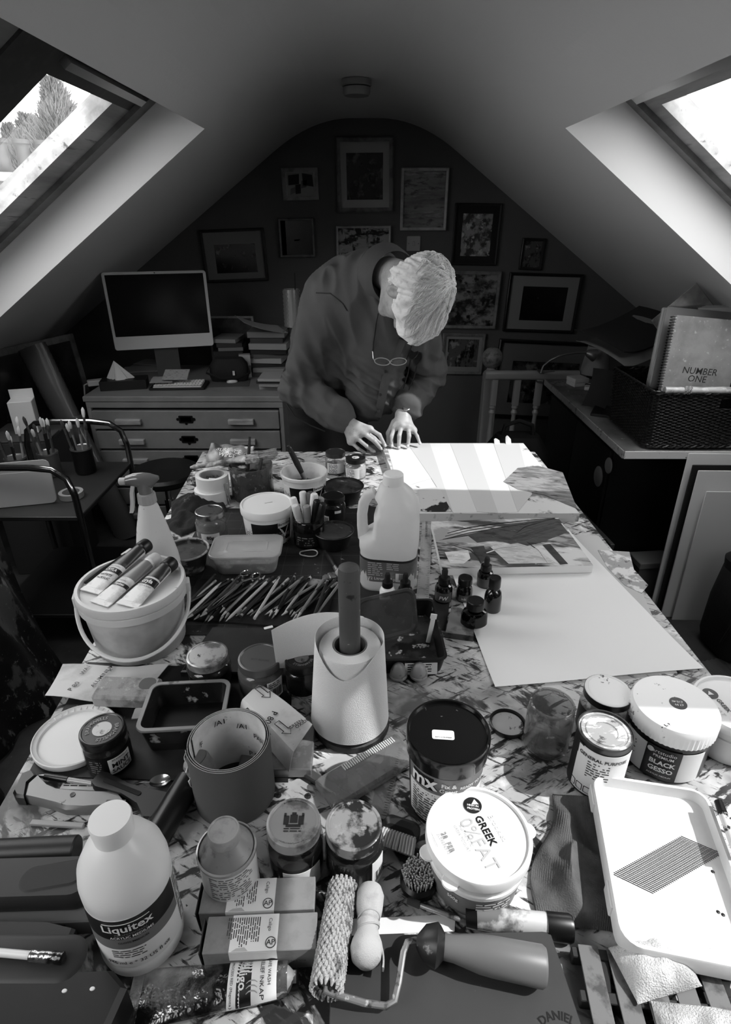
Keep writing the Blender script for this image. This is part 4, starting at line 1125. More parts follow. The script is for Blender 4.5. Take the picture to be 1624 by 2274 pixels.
# steel rule
A, B = onz(938, 1160), onz(948, 1345)
A, B = onz(951, 1130), onz(938, 1345)
d = B - A; t = thing('steel_rule', 'long pale metal rule lying left of the painted panels', 'ruler', ((A + B) / 2 + Vector((0, 0, .0004)))[:], math.atan2(d.y, d.x))
part('blade', MB().rbox(d.length, .03, .0012, .0006, .0003), mat('rule_alu', .72, .35, metal=.3, layers=((.5, 30, .6, .08),)), t)
g = MB()
for i in range(60):
    x = -d.length / 2 + .006 + i * d.length / 61
    g.box(.0006, .009 if i % 5 == 0 else .005, .0001, T(x, .0105 - (.002 if i % 5 == 0 else 0), .0012)); g.box(.0006, .005, .0001, T(x, -.0115, .0012))
part('graduations', g, m_lblk, t, kind='stuff')
part('lettering', flat_text('U Wickes  ALUMINIUM METRE RULE', .009, T(-.06, -.001, .0014, rz=math.pi), align='LEFT'), m_lblk, t)
# dark card and a wooden block under the ink bottles
flat_poly('dark_card', 'dark card offcut lying beside metal rule under the ink bottles', 'card', [(962, 1325), (1000, 1330), (990, 1400), (955, 1398)], TZ, .001, mat('dark_card', .16, .7))
bl, _, _ = panel('painted wooden block under the ink bottles at the paper corner', [(1003, 1345), (1056, 1360), (1052, 1412), (990, 1404)], TZ, .016, mat('block_face', .55, .6, layers=((.3, 20, .56, .06),)), mat('block_side', .3, .7, layers=((.1, 40, .55, .05),)), 'block', 'wooden_block')

# ------------------------------------------------------------------ far left group
# spray bottle
p = onz(362, 1297); t = thing('spray_bottle', 'white tapering spray bottle with grey trigger head behind the bucket', 'spray bottle', p, math.radians(8))
m_spray = mat('spray_white', .88, .35, trans=.15, layers=((.5, 40, .68, .03), (.4, 90, .72, .02)))
def oval(r, k, n=32): return [(r * math.cos(2 * math.pi * i / n), r * k * math.sin(2 * math.pi * i / n)) for i in range(n)]
part('bottle_body', MB().loft([(oval(.046, .8), 0), (oval(.052, .8), .006), (oval(.053, .8), .04), (oval(.049, .8), .09), (oval(.036, .85), .16), (oval(.023, .95), .215), (oval(.019, 1), .225), (oval(.017, 1), .236)]), m_spray, t)
col_ = MB().lathe([(.0185, .226), (.0205, .228), (.0195, .250), (.016, .252)], 30)
for i in range(30):
    if i % 2:
        for k in (1, 2): x, y, z = col_.v[k * 30 + i]; col_.v[k * 30 + i] = (x * 1.05, y * 1.05, z)
part('collar', col_, mat('collar_grey', .62, .5), t)
m_head = mat('spray_head', .42, .15, coat=.5)
hd = MB().rings([[(x0 + 0 * a, w * math.cos(a), zc_ + hh * math.sin(a)) for a in [2 * math.pi * i / 20 for i in range(20)]] for x0, w, zc_, hh in ((-.042, .006, .283, .006), (-.038, .011, .284, .011), (-.02, .014, .285, .016), (.0, .016, .280, .022), (.016, .013, .281, .018), (.026, .008, .285, .010), (.034, .005, .287, .005))][::-1])
hd.lathe([(.015, .25), (.017, .262), (.0165, .28)], 24)
part('spray_head', hd, m_head, t)
part('nozzle', MB().lathe([(.0085, 0), (.0085, .012), (.006, .014), (0, .014)], 16, T(-.040, 0, .283, ry=-math.pi / 2)), mat('nozzle_pale', .7, .4), t)
part('trigger', MB().rings([[(x - .004 * (1 if i in (0, 3) else -1), .007 * (1 if i < 2 else -1), z) for i in range(4)] for x, z in ((-.024, .276), (-.030, .255), (-.032, .235), (-.036, .215), (-.039, .205))]), mat('trigger_pale', .78, .4), t)
# bucket with lid and tubes
p, R = top(290, 1290, .15, 234)
t = thing('plastic_bucket', 'translucent white plastic bucket with lid and hanging bail handle', 'bucket', p)
part('bucket_wall', MB().lathe([(R * .80, 0), (R * .83, .004), (R * .95, .135), (R * .93, .135), (R * .81, .008), (0, .008)], 56, cap1=False), mat('bucket_plastic', .90, .35, trans=.4, layers=((.6, 5, .6, .15),)), t)
part('rim_band', MB().lathe([(R * .94, .112), (R * .985, .113), (R * .99, .128), (R * .95, .129)], 56), m_hdpe, t)
part('lid', MB().lathe([(R * .985, .130), (R, .132), (R, .147), (R * .985, .150), (R * .93, .150), (R * .915, .143), (R * .90, .1415), (0, .1415)], 56, cap0=False, cap1=False), mat('bucket_lid', .84, .35, trans=.2, layers=((.55, 50, .70, .02),)), t)
hb = []
ang0 = math.radians(15)
for i in range(33):
    s = math.pi * i / 32
    a = ang0 + math.pi + s   # from one ear round the front to the other
    rr_ = R * (1.02 + .03 * math.sin(s))
    hb.append((rr_ * math.cos(a), rr_ * math.sin(a), .120 - .083 * math.sin(s) ** .8))
part('bail_handle', MB().tube(hb, .0045, 8, flat=.8), m_hdpe, t)
for s in (0, math.pi): part('handle_ear', MB().rbox(.012, .024, .03, .003, .002, T(R * 1.0 * math.cos(ang0 + s), R * 1.0 * math.sin(ang0 + s), .105, rz=ang0 + s)), m_hdpe, t)
zl = TZ + .1422
def paint_tube(lab, pa, pb, z, w, capr, bodies, capm, extra, name='paint_tube', cat='paint tube', crimp=.014, rad=.014, capl=.024, roll=0):
    """tube lying flat: crimp at pa, cap at pb (pixels on the plane z)"""
    A, B = onz(*pa, z), onz(*pb, z); d = B - A; L = d.length - capl
    t = thing(name, lab, cat, A, rot=(0, 0, math.atan2(d.y, d.x)))
    secs = []
    for k in range(9):
        s = k / 8; x = L * s
        hw = w / 2 * (1 - s) ** .8 + rad * (1 - (1 - s) ** .8); hh = .0016 + (rad - .0016) * s ** .7
        secs.append([(x, hw * math.cos(a), hh * .96 + hh * math.sin(a)) for a in [2 * math.pi * i / 24 for i in range(24)]])
    part('tube_body', MB().rings(secs), bodies, t)
    part('crimp', MB().rbox(crimp, w * 1.01, .0022, .001, .0004, T(-crimp / 2, 0, .0006)), bodies, t)
    part('cap', MB().lathe([(capr * .7, -.004), (capr * .98, 0), (capr, .002), (capr, capl - .002), (capr * .93, capl), (0, capl)], 24, T(L, 0, rad * .96 + (capr - rad) * .9, ry=math.pi / 2)), capm, t)
    def band(x0, x1, m, nm='label_band'):
        sec = []
        for x in [x0 + (x1 - x0) * k / 4 for k in range(5)]:
            s = x / L; hw = (w / 2 * (1 - s) ** .8 + rad * (1 - (1 - s) ** .8)) * 1.004; hh = .0016 + (rad - .0016) * s ** .7
            sec.append([(x, hw * math.cos(a), hh * .96 + hh * 1.02 * math.sin(a) + .0002) for a in [math.pi * i / 16 for i in range(17)]])
        part(nm, MB().rings(sec, None, False, False, False), m, t)
    def word(s, size, x, y, m, rz=-math.pi / 2, **k):
        tx = textmb(s, size, **k); o = MB(); M = T(x, y, 0, rz=rz)
        for v_ in tx.v:
            q = M @ Vector(v_); sx_ = max(min(q.x / L, 1), 0); hw = w / 2 * (1 - sx_) ** .8 + rad * (1 - (1 - sx_) ** .8); hh = .0016 + (rad - .0016) * sx_ ** .7
            c_ = max(min(q.y / hw, .99), -.99); o.v.append((q.x, q.y, hh * .96 + hh * 1.02 * math.sqrt(1 - c_ * c_) + .0006))
        o.f = tx.f; part('lettering', o, m, t)
    extra(t, L, band, word)
    return t
m_tubew = mat('tube_white', .86, .4, layers=((.7, 30, .58, .08),)); m_tubed = mat('tube_dark_print', .16, .35, layers=((.3, 40, .6, .05),)); m_tubes = mat('tube_silver', .6, .3, metal=.5, layers=((.4, 20, .55, .1),))
def ex1(t, L, band, word):
    band(L * .50, L * .98, m_tubed); band(L * .33, L * .42, m_lblk, 'name_band')
    word('CRYLA', .009, L * .375, .001, m_label, bold=.02); word('ARTISTS', .008, L * .26, .001, m_lblk, bold=.02); word('ACRYLIC', .008, L * .19, .001, m_lblk, bold=.02); word('daler rowney', .005, L * .46, .001, m_lblk)
def ex2(t, L, band, word):
    band(L * .30, L * .37, m_lblk, 'name_band'); band(L * .5, L * .95, mat('tube_grey', .45, .35))
    word('liquitex', .008, L * .335, 0, m_label, bold=.02); word('acrylic', .006, L * .42, 0, m_lblk)
def ex3(t, L, band, word):
    band(L * .60, L * .98, m_tubed); band(L * .40, L * .56, m_lblk, 'name_band')
    word('cryla', .013, L * .48, 0, m_label, bold=.02); word('ARTISTS ACRYLIC', .0045, L * .36, 0, m_lblk); word('daler rowney', .004, L * .58, 0, m_label)
paint_tube('white paint tube with dark shoulder on bucket lid, left of the three', (210, 1308), (330, 1222), zl + .002, .048, .016, m_tubew, m_blkp, ex1)
paint_tube('grey paint tube in the middle of the bucket lid', (232, 1335), (352, 1252), zl, .046, .015, m_tubew, mat('cap_pale', .75, .35), ex2)
paint_tube('white paint tube with black cap on bucket lid, right of the three', (292, 1338), (386, 1262), zl + .001, .05, .0155, m_tubew, m_blkp, ex3)
A, B = onz(190, 1298, zl), onz(280, 1236, zl)
d = B - A; t = thing('flat_brush', 'black handled brush lying under the paint tubes on bucket lid', 'brush', A, math.atan2(d.y, d.x))
part('handle', MB().tube([(0, 0, .004), (.04, 0, .005), (d.length, 0, .005)], [.003, .005, .004], 8), m_blkp, t)
part('ferrule', MB().rbox(.03, .02, .006, .002, .001, T(d.length + .01, 0, .001)), m_stl, t)

# masking tape pair
p, R = top(470, 1052, .092, 72)
p.y = max(p.y, 1.70)
def tape(lab, pos, R, h, rng_):
    t = thing('masking_tape', lab, 'tape', pos)
    part('tape_ring', MB().lathe([(R, 0), (R, h), (R * .76, h), (R * .76, 0), (R, 0)], 40, cap0=False, cap1=False), mat('masking_tape', .84, .7), t)
    part('card_core', MB().lathe([(R * .758, .001), (R * .758, h - .001), (R * .70, h - .001), (R * .70, .001), (R * .758, .001)], 40, cap0=False, cap1=False), mat('tape_core', .6, .8), t)
    o = cyl_text('Eco-Foil Pro', .011, R * .695, 90, h * .5); o.v = [(x, y, z) for x, y, z in o.v]; o.f = [f[::-1] for f in o.f]
    # lettering inside the core reads from the middle: mirror the angle
    tt = textmb('Pro It. Proo', .012); o2 = MB(); o2.v = [(R * .695 * math.cos(math.pi / 2 - x / R / .695), R * .695 * math.sin(math.pi / 2 - x / R / .695), h * .5 + y) for x, y, _ in tt.v]; o2.f = tt.f
    part('core_print', o2, m_lblk, t)
tape('lower roll of masking tape in the pair under the big brush', (p.x - .004, p.y - .006, TZ), R * 1.06, .045, 0)
tape('upper roll of masking tape with printed core under the big brush', (p.x, p.y, TZ + .0452), R, .045, 0)
# big glass pot of water
p, R = top(556, 1030, .11, 97); PJ = p.copy(); RJ = R
t = thing('glass_pot', 'wide paint-smeared glass pot holding brushes behind the white tubs', 'jar', p)
part('glass', MB().lathe([(R * .94, 0), (R * .97, .004), (R * .97, .095), (R, .100), (R, .110), (R * .95, .110), (R * .93, .1), (R * .93, .009), (0, .009)], 44, cap1=False), glassy('pot_glass', .8, .06, milk=.35, milkv=.5, layers=((.3, 25, .6, .08), (.72, 40, .66, .05))), t)
part('water', MB().lathe([(R * .91, .01), (R * .92, .06), (0, .06)], 36, cap1=False), mat('dirty_water', .3, .15), t)
for i, (a, b, v) in enumerate((((548, 1090, .83), (556, 968, .98), .08), ((530, 1088, .83), (582, 1018, .90), .25))):
    A = Vector((PJ.x - .02 + .03 * i, PJ.y - .01, TZ + .012)); B = onz(b[0], b[1], 1.0 if i == 0 else .915)
    if i == 0: B = ony(555, 970, PJ.y + .03)
    d = B - A; t = thing('paint_brush', ('dark stick handled brush standing upright in the wide glass pot', 'dark brush leaning inside the wide glass pot')[i], 'brush', A, rot=d.to_track_quat('Z', 'X').to_euler())
    L = d.length
    part('handle', MB().lathe([(.006, L * .25), (.0065, L * .5), (.004, L)], 10), mat('handle_d%d' % i, v, .5), t)
    part('ferrule', MB().lathe([(.0065, L * .16), (.0062, L * .25)], 10), m_stl, t); part('bristles', MB().lathe([(.004, 0), (.007, .02), (.0065, L * .16)], 10), mat('bristle_1', .2, .8), t)
# big flat brush laid across tape and pot
A, B = onz(424, 1046, TZ + .102), onz(610, 1016, TZ + .122)
d = B - A; L = d.length; t = thing('large_flat_brush', 'large wooden decorating brush caked in paint lying across tape and glass pot', 'brush', A, rot=(0, -math.asin(d.z / L), math.atan2(d.y, d.x)))
m_hb = mat('brush_wood_painted', .66, .6, layers=((.3, 30, .55, .1), (.8, 40, .62, .05)))
part('handle', MB().rings([[(L * s, w * math.cos(a), .012 + hh * math.sin(a)) for a in [2 * math.pi * i / 16 for i in range(16)]] for s, w, hh in ((0, .004, .003), (.05, .009, .007), (.2, .012, .009), (.4, .010, .008), (.5, .011, .008), (.6, .026, .009), (.66, .028, .009))]), m_hb, t)
part('ferrule', MB().rbox(L * .17, .06, .018, .003, .002, T(L * .73, 0, .003)), mat('ferrule_caked', .6, .5, metal=.4, layers=((.85, 60, .55, .05), (.2, 50, .62, .03))), t)
bb = MB()
for i in range(90):
    y = U(-.028, .028); z = U(.006, .018)
    bb.tube([(L * .81, y, z), (L * U(.97, 1.05), y * 1.25 + U(-.002, .002), z + U(-.004, .004))], [.0016, .0008], 4)
part('bristles', bb, mat('bristle_caked', .62, .8, layers=((.25, 40, .58, .1),)), t, kind='stuff')
# wipes packet under the brush
c = onz(500, 1024, TZ + .125)
def wp(u, v): return (-.075 + .15 * u, -.045 + .09 * v, .012 * math.sin(u * math.pi) * math.sin(v * math.pi) + .003 * math.sin(u * 19 + v * 7))
t = thing('wipes_packet', 'crumpled packet of surface wipes lying on the masking tape', 'packet', (c.x, c.y + .05, TZ + .125), rot=(.5, .0, -.2))
part('film', MB().sheet(24, 14, wp, .006), mat('wipes_film', .5, .3, layers=((.25, 14, .52, .05), (.85, 20, .6, .03))), t)
for s, y in (('SURFACE', .012), ('WIPES', -.008)):
    o = flat_text(s, .021, T(.0, y, 0, rz=-.1), bold=.015); o.v = [(x, q, wp((x + .075) / .15, (q + .045) / .09)[2] + .0012) for x, q, _ in o.v]; part('lettering', o, m_label, t)
# rag
def blob(n, m, f):
    pass
R_ = random.Random(5)
def rag(lab, c, w, d, h, m, seed, rz=0, name='rag', z=TZ, amp=1, ribs=0):
    off = Vector((seed * 3.1, seed * 1.7, 0))
    def f(u, v):
        x = -w / 2 + w * u; y = -d / 2 + d * v
        if ribs: x *= .65 + .35 * math.sin(1.2 + 2.2 * v) + .12 * math.sin(7 * v)
        e = math.sin(math.pi * u) ** .5 * math.sin(math.pi * v) ** .5 if 0 < u < 1 and 0 < v < 1 else 0
        n = mnoise.noise(Vector((x * 22, y * 22, seed)) ) ; n2 = mnoise.noise(Vector((x * 55, y * 55, seed + 9)))
        hh = max(h * e * (.75 + .7 * n * amp + .25 * n2) * (1 + (1.9 * mnoise.noise(Vector((x * 20 + y * 9, y * 14, seed + 20))) if ribs else 0)), 0) + .004 + ribs * math.sin((x + .3 * y) * 2300)
        if ribs: hh = min(hh, .019 + max(0, min(.025, -.01 - x)) * 1.2)
        return (x * (1 + .15 * mnoise.noise(Vector((x * 9, y * 9, seed + 4)))), y * (1 + .15 * mnoise.noise(Vector((x * 9, y * 9, seed + 7)))), hh)
    return solo(name, MB().sheet(200 if ribs else 44, 30, f, .0035), m, lab, 'cloth', (c.x, c.y, z), rz, angle=70)
m_rag = mat('rag_dark', .10, .95, bump=.4, bsc=250, layers=((.05, 25, .55, .1), (.3, 30, .68, .03)))
c = onz(440, 1150); rag('dark painty rag heaped behind the metal-lidded jar', onz(440, 1128), .16, .13, .05, m_rag, 2, .3)
rag('dark rag bunched at the table edge left of the metal-lidded jar', onz(410, 1165), .10, .12, .035, m_rag, 3, .8)
# torn card carton beside tapes
c = onz(506, 1105); t = thing('torn_carton', 'torn pale printed carton scrap between tape rolls and glass pot', 'carton', (c.x + .0, c.y - .02, TZ), .2)
part('carton_side', MB().rbox(.004, .06, .07, .001, .0005, T(.01, 0, 0, ry=-.12)), mat('carton_scrap', .62, .7, layers=((.3, 30, .58, .05),)), t)
part('carton_flap', MB().rbox(.06, .04, .002, .001, .0005, T(-.018, 0, .068, ry=.15)), m_label, t)
# jar with metal lid
p, R = top(465, 1133, .095, 68)
t, l = jar('clear jar with dull metal lid beside the dark rag', p, R, .095, m_lidm, .45, .55, m_glassd)
a = facing(p); paper_label(t, R, a - 45, a + 25, .012, .042)
part('lettering', cyl_text('80g', .014, R + .0015, a - 10, .03, bold=.02), m_lblk, t)
# left deep bowl
def bowl(lab, px, py, h, w, inner, rimm, wallm, lq=.8, name='paint_bowl', z=ZM, pos=None):
    p, R = top(px, py, h + (z - TZ), w)
    t = thing(name, lab, 'bowl', (p.x, p.y, z))
    part('bowl_wall', MB().lathe([(R * .66, 0), (R * .72, .002), (R * .93, h * .93), (R * .91, h * .93), (R * .7, .004), (0, .004)], 44, cap1=False), wallm, t)
    part('rim', MB().lathe([(R * .92, h * .92), (R * .99, h * .93), (R, h * .97), (R * .97, h), (R * .91, h * .98), (R * .9, h * .93)], 44, cap0=False, cap1=False), rimm, t)
    rl = R * (.72 + .2 * lq)
    part('paint', MB().lathe([(rl, h * lq), (rl * .6, h * lq + .0004), (0, h * lq)], 44, cap0=True, cap1=False), inner, t)
    return t, R
m_liq = mat('dark_paint_liquid', .17, .12, layers=((.4, 14, .62, .06), (.08, 18, .55, .1)))
m_liq2 = mat('grey_paint_liquid', .28, .1, layers=((.7, 9, .68, .02, (1, 3, 1), .7), (.2, 14, .55, .1)))
m_liq3 = mat('dried_paint', .22, .35, layers=((.07, 22, .54, .06), (.4, 60, .66, .03)))
m_rimw = mat('rim_smeared', .55, .4, layers=((.2, 50, .56, .06),))
m_bowld = mat('bowl_dark', .09, .4, layers=((.3, 30, .66, .04),))
bowl('deep paint bowl with smeared pale rim behind the spray bottle', 412, 1218, .06, 104, m_liq3, m_rimw, mat('bowl_smeared', .14, .4, layers=((.5, 30, .62, .06), (.05, 20, .55, .1))))
bowl('black bowl of dried paint right of the open white tub', 763, 1077, .055, 92, m_liq3, m_blkp, m_bowld, .85)
bowl('dark bowl of wet paint behind the rubber band', 741, 1176, .048, 92, m_liq2, m_bowld, m_bowld, .88)
# takeaway tub
c = onz(548, 1211, ZM + .058)
t = thing('takeaway_tub', 'clear plastic takeaway tub with frosted lid before the white adhesive tub', 'tub', (c.x, c.y, ZM), math.radians(2))
w_, d_ = .183, .118
m_tk = glassy('takeaway_plastic', .9, .12, milk=.4, milkv=.85, layers=((.8, 30, .64, .08),))
part('tub_wall', MB().loft([(rr(w_ * .8, d_ * .78, .02), 0), (rr(w_ * .83, d_ * .8, .022), .004), (rr(w_ * .95, d_ * .94, .024), .052), (rr(w_ * .935, d_ * .92, .024), .052), (rr(w_ * .8, d_ * .78, .02), .006)], None), m_tk, t)
part('contents', MB().loft([(rr(w_ * .78, d_ * .76, .02), .006), (rr(w_ * .86, d_ * .85, .02), .033)]), mat('tub_white_paste', .78, .7, layers=((.55, 25, .58, .08),)), t)
part('lid', MB().loft([(rr(w_ * .99, d_ * .99, .026), .050), (rr(w_, d_, .026), .052), (rr(w_, d_, .026), .057), (rr(w_ * .97, d_ * .96, .024), .058), (rr(w_ * .92, d_ * .9, .022), .055), (rr(w_ * .60, d_ * .5, .012), .055), (rr(w_ * .58, d_ * .47, .012), .0565), (rr(w_ * .55, d_ * .43, .012), .0565), (rr(w_ * .53, d_ * .4, .012), .055)], None, False, True), glassy('takeaway_lid', .9, .15, milk=.5, milkv=.82, layers=((.6, 18, .62, .08),)), t)
# white adhesive tubs
def pva(lab, px, py, h, w, lid):
    p, R = top(px, py, h, w); p.z = ZM if lid else TZ
    t = thing('adhesive_tub', lab, 'tub', p); a = facing(p)
    pr = [(R * .82, 0), (R * .85, .003), (R * .94, h - .022)]
    if lid: part('tub_wall', MB().lathe(pr, 48), m_white, t)
    else: part('tub_wall', MB().lathe(pr + [(R * .95, h - .012), (R, h - .010), (R, h - .002), (R * .98, h), (R * .93, h), (R * .9, h - .02), (R * .82, .006), (0, .006)], 48, cap1=False), m_whited, t)
    if lid:
        part('lid', MB().lathe([(R * .95, h - .024), (R * .99, h - .022), (R, h - .018), (R, h - .003), (R * .98, h), (R * .93, h), (R * .91, h - .003), (0, h - .002)], 48, cap1=False), m_white, t)
        part('lid_tab', MB().rbox(.022, .006, .002, .001, .0008, T(.004, .006, h - .002, rz=.4)), m_white, t)
    else:
        part('adhesive', MB().lathe([(R * .86, h * .45), (0, h * .45)], 40, cap0=True, cap1=False), m_liq3, t)
    Rz = lambda z: R * (.85 + .09 * z / (h - .022))
    z0, z1 = h * .10, h * .70
    part('label', MB().cylpatch(Rz(z0) + .0006, a - 72, a + 62, z0, z1, 24, None, Rz(z1) + .0006), m_label, t)
    part('dark_panel', MB().cylpatch(Rz(z0) + .0011, a - 42, a + 62, z0 + .004, z1 - .002, 24, None, Rz(z1) + .0011), m_lblk, t)
    Rm = Rz(h * .5) + .0016
    for s, sz, z, da, b_ in (('MULTI-PURPOSE', .008, h * .38, 12, 0), ('PVA ADHESIVE', .013, h * .28, 12, .02), ('& SEALER', .013, h * .17, 12, .02)): part('lettering', cyl_text(s, sz, Rz(z) + .0018, a + da + 8, z, bold=b_), m_label if sz > .01 else m_lgrey, t)
    part('logo_panel', MB().cylpatch(Rm, a + 22, a + 58, h * .53, h * .68, 10, None, Rz(h * .68) + .0016), m_label, t)
    part('lettering', cyl_text('Bartoline', .011, Rz(h * .6) + .0022, a + 39, h * .625, bold=.015), m_lblk, t)
    tri = MB().add([(-.017, .0, 0), (.017, .0, 0), (0, -.03, 0)], [[0, 2, 1]]); part('logo_mark', wrapcyl(tri, Rz(h * .5) + .002, a + 39, h * .52), m_label, t)
    tri = MB().add([(-.009, -.003, 0), (.009, -.003, 0), (0, -.02, 0)], [[0, 2, 1]]); part('logo_mark', wrapcyl(tri, Rz(h * .5) + .0024, a + 39, h * .52), m_lblk, t)
    part('small_print', wrapcyl(smallprint(0, 0, .03, 8, .005, RNG), Rz(h * .4) + .0012, a - 66, h * .6), m_print, t, kind='stuff')
    return t, p, R
pva('white adhesive tub with closed lid in the middle of the table', 592, 1119, .108, 117, True)
tt_, p, R = pva('white adhesive tub, open and paint-streaked, with a brush in it', 675, 1046, .098, 105, False)
A = Vector((p.x + .008, p.y + .01, TZ + .05)); B = ony(640, 990, p.y - .02)
d = B - A; L = d.length; t = thing('paint_brush', 'dark speckled brush leaning in the open white adhesive tub', 'brush', A, rot=d.to_track_quat('Z', 'X').to_euler())
part('handle', MB().lathe([(.008, L * .3), (.010, L * .55), (.008, L * .9), (.004, L)], 14, sy=.6), mat('handle_speckled', .13, .5, layers=((.6, 60, .64, .03),)), t)
part('ferrule', MB().lathe([(.009, L * .12), (.008, L * .3)], 14, sy=.6), m_stl, t); part('bristles', MB().lathe([(.007, 0), (.010, L * .12)], 14, sy=.5), mat('bristle_1', .2), t)
# two small jars at the far edge
p, R = top(745, 1004, .075, 47)
t, l = jar('small jar with brass-coloured lid at the far table edge', p, R, .078, mat('lid_dull', .3, .3, metal=.7), .5, .5, m_glassd); a = facing(p)
paper_label(t, R, a - 50, a + 50, .008, .045); part('small_print', wrapcyl(smallprint(0, 0, .035, 8, .0042, RNG), R + .0014, a - 40, .04), m_print, t, kind='stuff')
p, R = top(790, 1017, .072, 47)
t, l = jar('small jar with black lid and white contents beside the man’s right hand', p, R, .075, m_blkp, .85, .7, m_glass); a = facing(p)
paper_label(t, R, a - 60, a + 20, .008, .042); part('small_print', wrapcyl(smallprint(0, 0, .03, 7, .0042, RNG), R + .0014, a - 52, .038), m_print, t, kind='stuff')
part('lid_smear', MB().lathe([(R * .7, .0742), (0, .0744)], 20, cap0=False, cap1=False), mat('smear', .7, .6, layers=((.2, 50, .55, .04),)), t)
# dark jar
p, R = top(740, 1102, .085, 55); p.z = ZM
t, l = jar('dark sauce jar with black lid between the two dark bowls', p, R, .085, m_lidb, .06, .76, m_glass); a = facing(p)
paper_label(t, R, a - 70, a + 50, .01, .055, m_lblk); part('label_panel', MB().cylpatch(R + .0014, a + 5, a + 35, .042, .05, 8), m_label, t); barcode(t, R + .0014, a - 35, .014, .012, .014)
o = MB().cylpatch(R + .0012, a - 46, a - 22, .012, .032, 6); part('barcode_panel', o, m_label, t)
# pot of marker pens
p, R = top(685, 1155, .075, 70); p.z = ZM; PM = p
t, l = jar('dark glass jar crammed with marker pens', p, R, .078, None, .08, .3, glassy('dark_glass', .35, .05, milk=.2, milkv=.2), lid=False, lidr=1.0)
a = facing(p); part('label', MB().cylpatch(R + .001, a - 55, a + 55, .01, .05, 16), m_lblk, t)
part('small_print', wrapcyl(smallprint(0, 0, .05, 4, .007, RNG), R + .0018, a - 45, .036), m_lgrey, t, kind='stuff')
mk = [(-.55, .2, .9, 'white'), (-.2, .65, .85, 'white'), (.1, .5, .3, 'grey'), (.5, .3, .62, 'pale'), (-.45, -.4, .8, 'white'), (0, -.35, .55, 'grey'), (.38, -.15, .05, 'black'), (.62, -.3, .12, 'dark'), (.25, .15, .9, 'white')]
for i, (x, y, v, nm) in enumerate(mk):
    L = (.113, .118, .12, .11, .105, .10, .113, .11, .124)[i]
    m_ = thing('marker_pen', '%s-capped chunky marker in the dark jar, %s' % (nm, ('rear left', 'rear middle', 'rear tall', 'rear right', 'front left', 'front middle', 'right centre', 'right front', 'centre')[i]), 'marker', (p.x + x * R * .6, p.y + y * R * .6, ZM + .027), rot=(-y * .25 + .05, x * .42, 0))
    part('barrel', MB().lathe([(.0085, 0), (.0098, .004), (.0098, L * .66)], 14), mat('barrel_%02d' % (v * 100), min(v + .05, .9), .4), m_)
    part('cap', MB().lathe([(.0104, L * .62), (.0108, L * .64), (.0102, L * .97), (.008, L), (0, L)], 14, cap1=False), mat('cap_%02d' % (v * 100), v, .35), m_)
# ================================================================== MIDDLE OF THE TABLE
# rubber band
c = onz(681, 1231, ZM)
solo('rubber_band', MB().tube([(.024 * math.cos(a) * (1 + .25 * math.cos(a)), .016 * math.sin(a) + .004 * math.sin(2 * a), .003 + .001 * math.sin(3 * a)) for a in [2 * math.pi * i / 40 for i in range(41)]], .0018, 6), mat('rubber_pale', .72, .6), 'pale twisted rubber band lying on the cutting mat', 'rubber band', (c.x, c.y, ZM + .0005))
# small brush right of the band
A, B = onz(722, 1228, ZM), onz(757, 1285, ZM); d = B - A; L = d.length
t = thing('small_brush', 'dark handled small brush with pale caked tip behind the kitchen roll pole', 'brush', A, rot=(0, 0, math.atan2(d.y, d.x)))
part('handle', MB().tube([(0, 0, .006), (L * .3, 0, .008), (L * .62, 0, .006)], [.004, .007, .005], 8), mat('handle_d0', .08), t)
part('ferrule', MB().tube([(L * .6, 0, .006), (L * .78, 0, .006)], [.0055, .007], 10, flat=.7), m_stl, t); part('bristles', MB().tube([(L * .77, 0, .006), (L, 0, .006)], [.008, .009], 10, flat=.5), mat('bristle_caked', .62), t)
# erasers
for i, (px, py, w, d_, h, v, rz, lb) in enumerate(((702, 1303, .046, .026, .018, .52, -.25, 'large smudged grey eraser right of the pencils'), (733, 1288, .036, .024, .014, .35, .35, 'eraser in a torn foil sleeve beside the small brush'))):
    c = onz(px, py, ZM); t = thing('eraser', lb, 'eraser', (c.x, c.y, ZM), rz)
    part('rubber_block', MB().rbox(w, d_, h, .006, .005), mat('eraser_%d' % i, v, .8, layers=((.15, 60, .58, .05),)), t)
    if i: part('paper_sleeve', MB().rbox(w * .5, d_ + .002, h + .001, .003, .002, T(.006, 0, 0)), mat('foil_sleeve', .5, .3, metal=.5, layers=((.2, 60, .55, .05),)), t)
